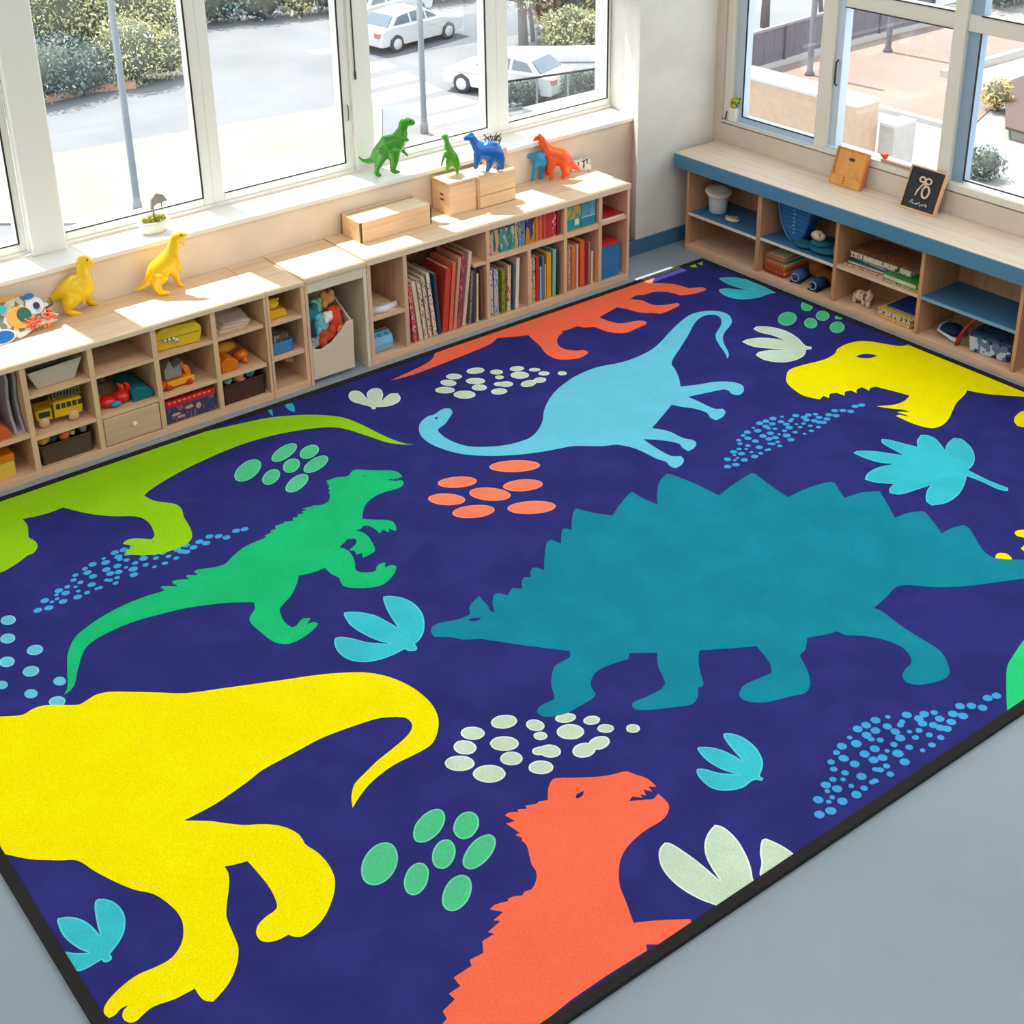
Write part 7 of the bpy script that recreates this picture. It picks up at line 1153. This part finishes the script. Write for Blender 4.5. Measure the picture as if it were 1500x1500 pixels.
# garden wall, hedge and glass railing
WALLS = [('garden_wall', [(26.77, 37.94), (27.17, 37.63), (30.36, 34.76), (30.55, 34.98), (27.35, 37.87), (26.95, 38.18)], G, G+.55, mat('garden_wall_white', (236, 236, 234), .8, 'plain'), 'low white garden wall behind the glass railing', 'wall'),
 ('kerb_stone', [(11.6, 43.69), (12.5, 43.78), (14.2, 43.88), (15.54, 43.37), (15.7, 43.72), (14.38, 44.31), (12.7, 44.29), (11.79, 44.19)], G, G+.25, mat('kerb_terracotta', (205, 160, 130), .8, 'plain'), 'terracotta coloured kerb edging the planting bed by the bushes', 'kerb')]
for a in WALLS: 
    m = MB(); quad(m, a[1], a[2], a[3]); o = m.build(a[0], a[4], None, .02)
    tag(o, a[5], a[6])
(rx0, ry0), (rx1, ry1) = RAIL
t = thing('glass_railing', ((rx0+rx1)/2, (ry0+ry1)/2, G), 'glass balustrade with a thin black handrail in front of the low hedge', 'railing')
dv = Vector((rx1-rx0, ry1-ry0)); L_ = dv.length; an = math.atan2(dv.y, dv.x); M = Matrix.Translation((rx0, ry0, G)) @ Matrix.Rotation(an, 4, 'Z')
box(0, L_, -.035, .035, 1.06, 1.12, 0, M).build('handrail', mat('rail_black', (40, 42, 46), .4), t)
for k in range(4):
    xx = .1+k*(L_-.2)/3; box(xx-.025, xx+.025, -.025, .025, 0, 1.06, 0, M).build('post', mat('rail_grey', (150, 152, 156), .4), t)
for k in range(3):
    xx = .1+k*(L_-.2)/3; box(xx+.04, xx+(L_-.2)/3-.04, -.008, .008, .08, 1.0, 0, M).build('glass_panel', GLASS, t)
# courtyard
CZ = -8.0
m = MB(); quad(m, [(18, 4), (46, 4), (46, 23.6), (36, 24.2), (18, 24.2)], CZ-3.2, CZ); structure('courtyard_paving', m, mat('courtyard_pale', (150, 149, 144), .9, 'asphalt'))
m = MB(); quad(m, [(24.65, 22.4), (32.8, 22.7), (37, 20), (37, 18.88), (28.2, 18.88), (27.6, 16.5), (24.65, 15.4)], CZ, CZ+.03); structure('courtyard_surface', m, mat('play_surface_rose', (136, 119, 110), .85, 'asphalt'))
m = MB(); quad(m, [(24.45, 15.3), (24.65, 15.3), (24.65, 22.4), (24.45, 22.4)], CZ, CZ+.12); quad(m, [(28.2, 18.7), (37, 18.7), (37, 18.88), (28.2, 18.88)], CZ, CZ+.2); structure('trim_2', m, mat('kerb_white', (180, 178, 175), .8))
t = thing('fence', (28.6, 22.6, CZ), 'grey boarded fence with a white kerb along the rose coloured courtyard', 'fence')
FP = [(24.3, 22.45), (28.0, 22.8), (32.9, 22.75)]; FPN = mat('fence_grey', (104, 99, 108), .7, 'plain')
for (a, b_) in zip(FP[:-1], FP[1:]):
    dv = Vector((b_[0]-a[0], b_[1]-a[1])); L_ = dv.length; M = Matrix.Translation((a[0], a[1], CZ)) @ Matrix.Rotation(math.atan2(dv.y, dv.x), 4, 'Z')
    m = MB(); k = int(L_/.42)
    for i in range(k): m.box(i*L_/k+.006, (i+1)*L_/k-.006, 0, .03, .16, 1.10, 0, M)
    m.build('fence_boards', FPN, t); box(0, L_, -.04, .06, 1.10, 1.17, 0, M).build('top_rail', mat('fence_rail', (140, 137, 137), .6), t); box(0, L_, -.12, .06, .0, .15, 0, M).build('kerb', mat('kerb_white', (180, 178, 175), .8), t)
    for i in range(3): box(i*L_/2.02, i*L_/2.02+.07, -.06, 0, 0, 1.12, 0, M).build('fence_post', mat('fence_post', (96, 92, 100), .6), t)
for (x, y, lb) in ((25.75, 21.3, 'grey round post standing on the courtyard by the fence bend'), (29.3, 21.5, 'grey round post standing on the courtyard in the middle')):
    tag(MB().lathe([(.14, 0), (.13, .05), (.085, .12), (.07, 4.6), (0, 4.6)], (x, y, CZ+.03), 14).build('post', mat('fence_post', (96, 92, 100), .6)), lb, 'post', None)
PCH = mat('peach_render', (186, 160, 136), .85, 'plain'); WT = mat('coping_white', (190, 190, 188), .8)
def annex(P, z0, z1, label, side):
    cx = sum(p[0] for p in P)/4; cy = sum(p[1] for p in P)/4
    t = thing('annex_wall', (cx, cy, z0), label, 'wall')
    m = MB(); quad(m, P, z0, z1-.06); m.build('wall_body', side, t)
    m = MB(); Q = [(cx+(p[0]-cx)*1.02, cy+(p[1]-cy)*1.01) for p in P]; quad(m, Q, z1-.06, z1); m.build('coping', WT, t)
annex([(17.70, 13.2), (18.40, 13.2), (18.40, 17.6), (17.70, 17.6)], CZ-3, -5.5, 'tall peach rendered wall with a white top outside the courtyard window', PCH)
annex([(18.46, 12.82), (19.13, 12.82), (19.13, 13.19), (18.46, 13.19)], CZ-3, -6.0, 'shorter pale grey wall block stepping down beside the peach wall', mat('pale_render', (178, 173, 168), .85, 'plain'))
t = thing('shed', (26.5, 15, CZ), 'low shed with a brown slatted roof below the courtyard window', 'shed')
m = MB(); quad(m, [(24.9, 13.1), (29.2, 12.9), (29.2, 16.8), (28.2, 16.7), (25.0, 14.4)], CZ, CZ+.24); m.build('shed_wall', mat('shed_white', (160, 158, 152), .8), t)
m = MB(); quad(m, [(24.75, 13.0), (29.3, 12.8), (29.3, 16.9), (28.1, 16.8), (24.85, 14.5)], CZ+.24, CZ+.30)
m.build('shed_roof', mat('roof_brown', (92, 76, 72), .8, 'wood'), t)

# ------------------------------------------------------------------ light, sky, camera
sd = Vector((.10, -1.0, -2.0)).normalized()
sl = bpy.data.lights.new('sun', 'SUN'); sl.energy = SUN; sl.angle = math.radians(.55); sl.color = (1, .96, .88)
so = bpy.data.objects.new('sun', sl); col.objects.link(so); so.rotation_euler = sd.to_track_quat('-Z', 'Y').to_euler(); so.location = (-5, 20, 20)
wd = bpy.data.worlds.new('sky'); bpy.context.scene.world = wd; wd.use_nodes = True
nt = wd.node_tree; bg = nt.nodes['Background']; tcw = nt.nodes.new('ShaderNodeTexCoord'); sx = nt.nodes.new('ShaderNodeSeparateXYZ'); rp = nt.nodes.new('ShaderNodeValToRGB')
nt.links.new(tcw.outputs['Generated'], sx.inputs[0]); nt.links.new(sx.outputs['Z'], rp.inputs[0]); nt.links.new(rp.outputs[0], bg.inputs[0])
rp.color_ramp.elements[0].color = (.95, .96, 1, 1); rp.color_ramp.elements[1].color = (.78, .87, 1, 1); bg.inputs[1].default_value = SKY
cd = bpy.data.cameras.new('camera'); cam = bpy.data.objects.new('camera', cd); col.objects.link(cam)
cd.sensor_width = 36; cd.lens = 51.12097; cd.shift_x = 0.051481; cd.shift_y = -0.166197; cd.clip_start = .05; cd.clip_end = 400
cam.matrix_world = Matrix([[0.805953, 0.2748464, -0.5243084, -4.9537], [-0.5912555, 0.3299413, -0.7359046, -4.81976], [-0.0292697, 0.9031048, 0.4284216, 2.8], [0, 0, 0, 1]])
sc = bpy.context.scene; sc.camera = cam
sc.view_settings.view_transform = 'Standard'; sc.view_settings.look = 'None'; sc.view_settings.gamma = 1; sc.view_settings.use_curve_mapping = False
sc.view_settings.exposure = EXPO
sc.cycles.max_bounces = 8; sc.cycles.transparent_max_bounces = 12; sc.cycles.caustics_reflective = False; sc.cycles.caustics_refractive = False
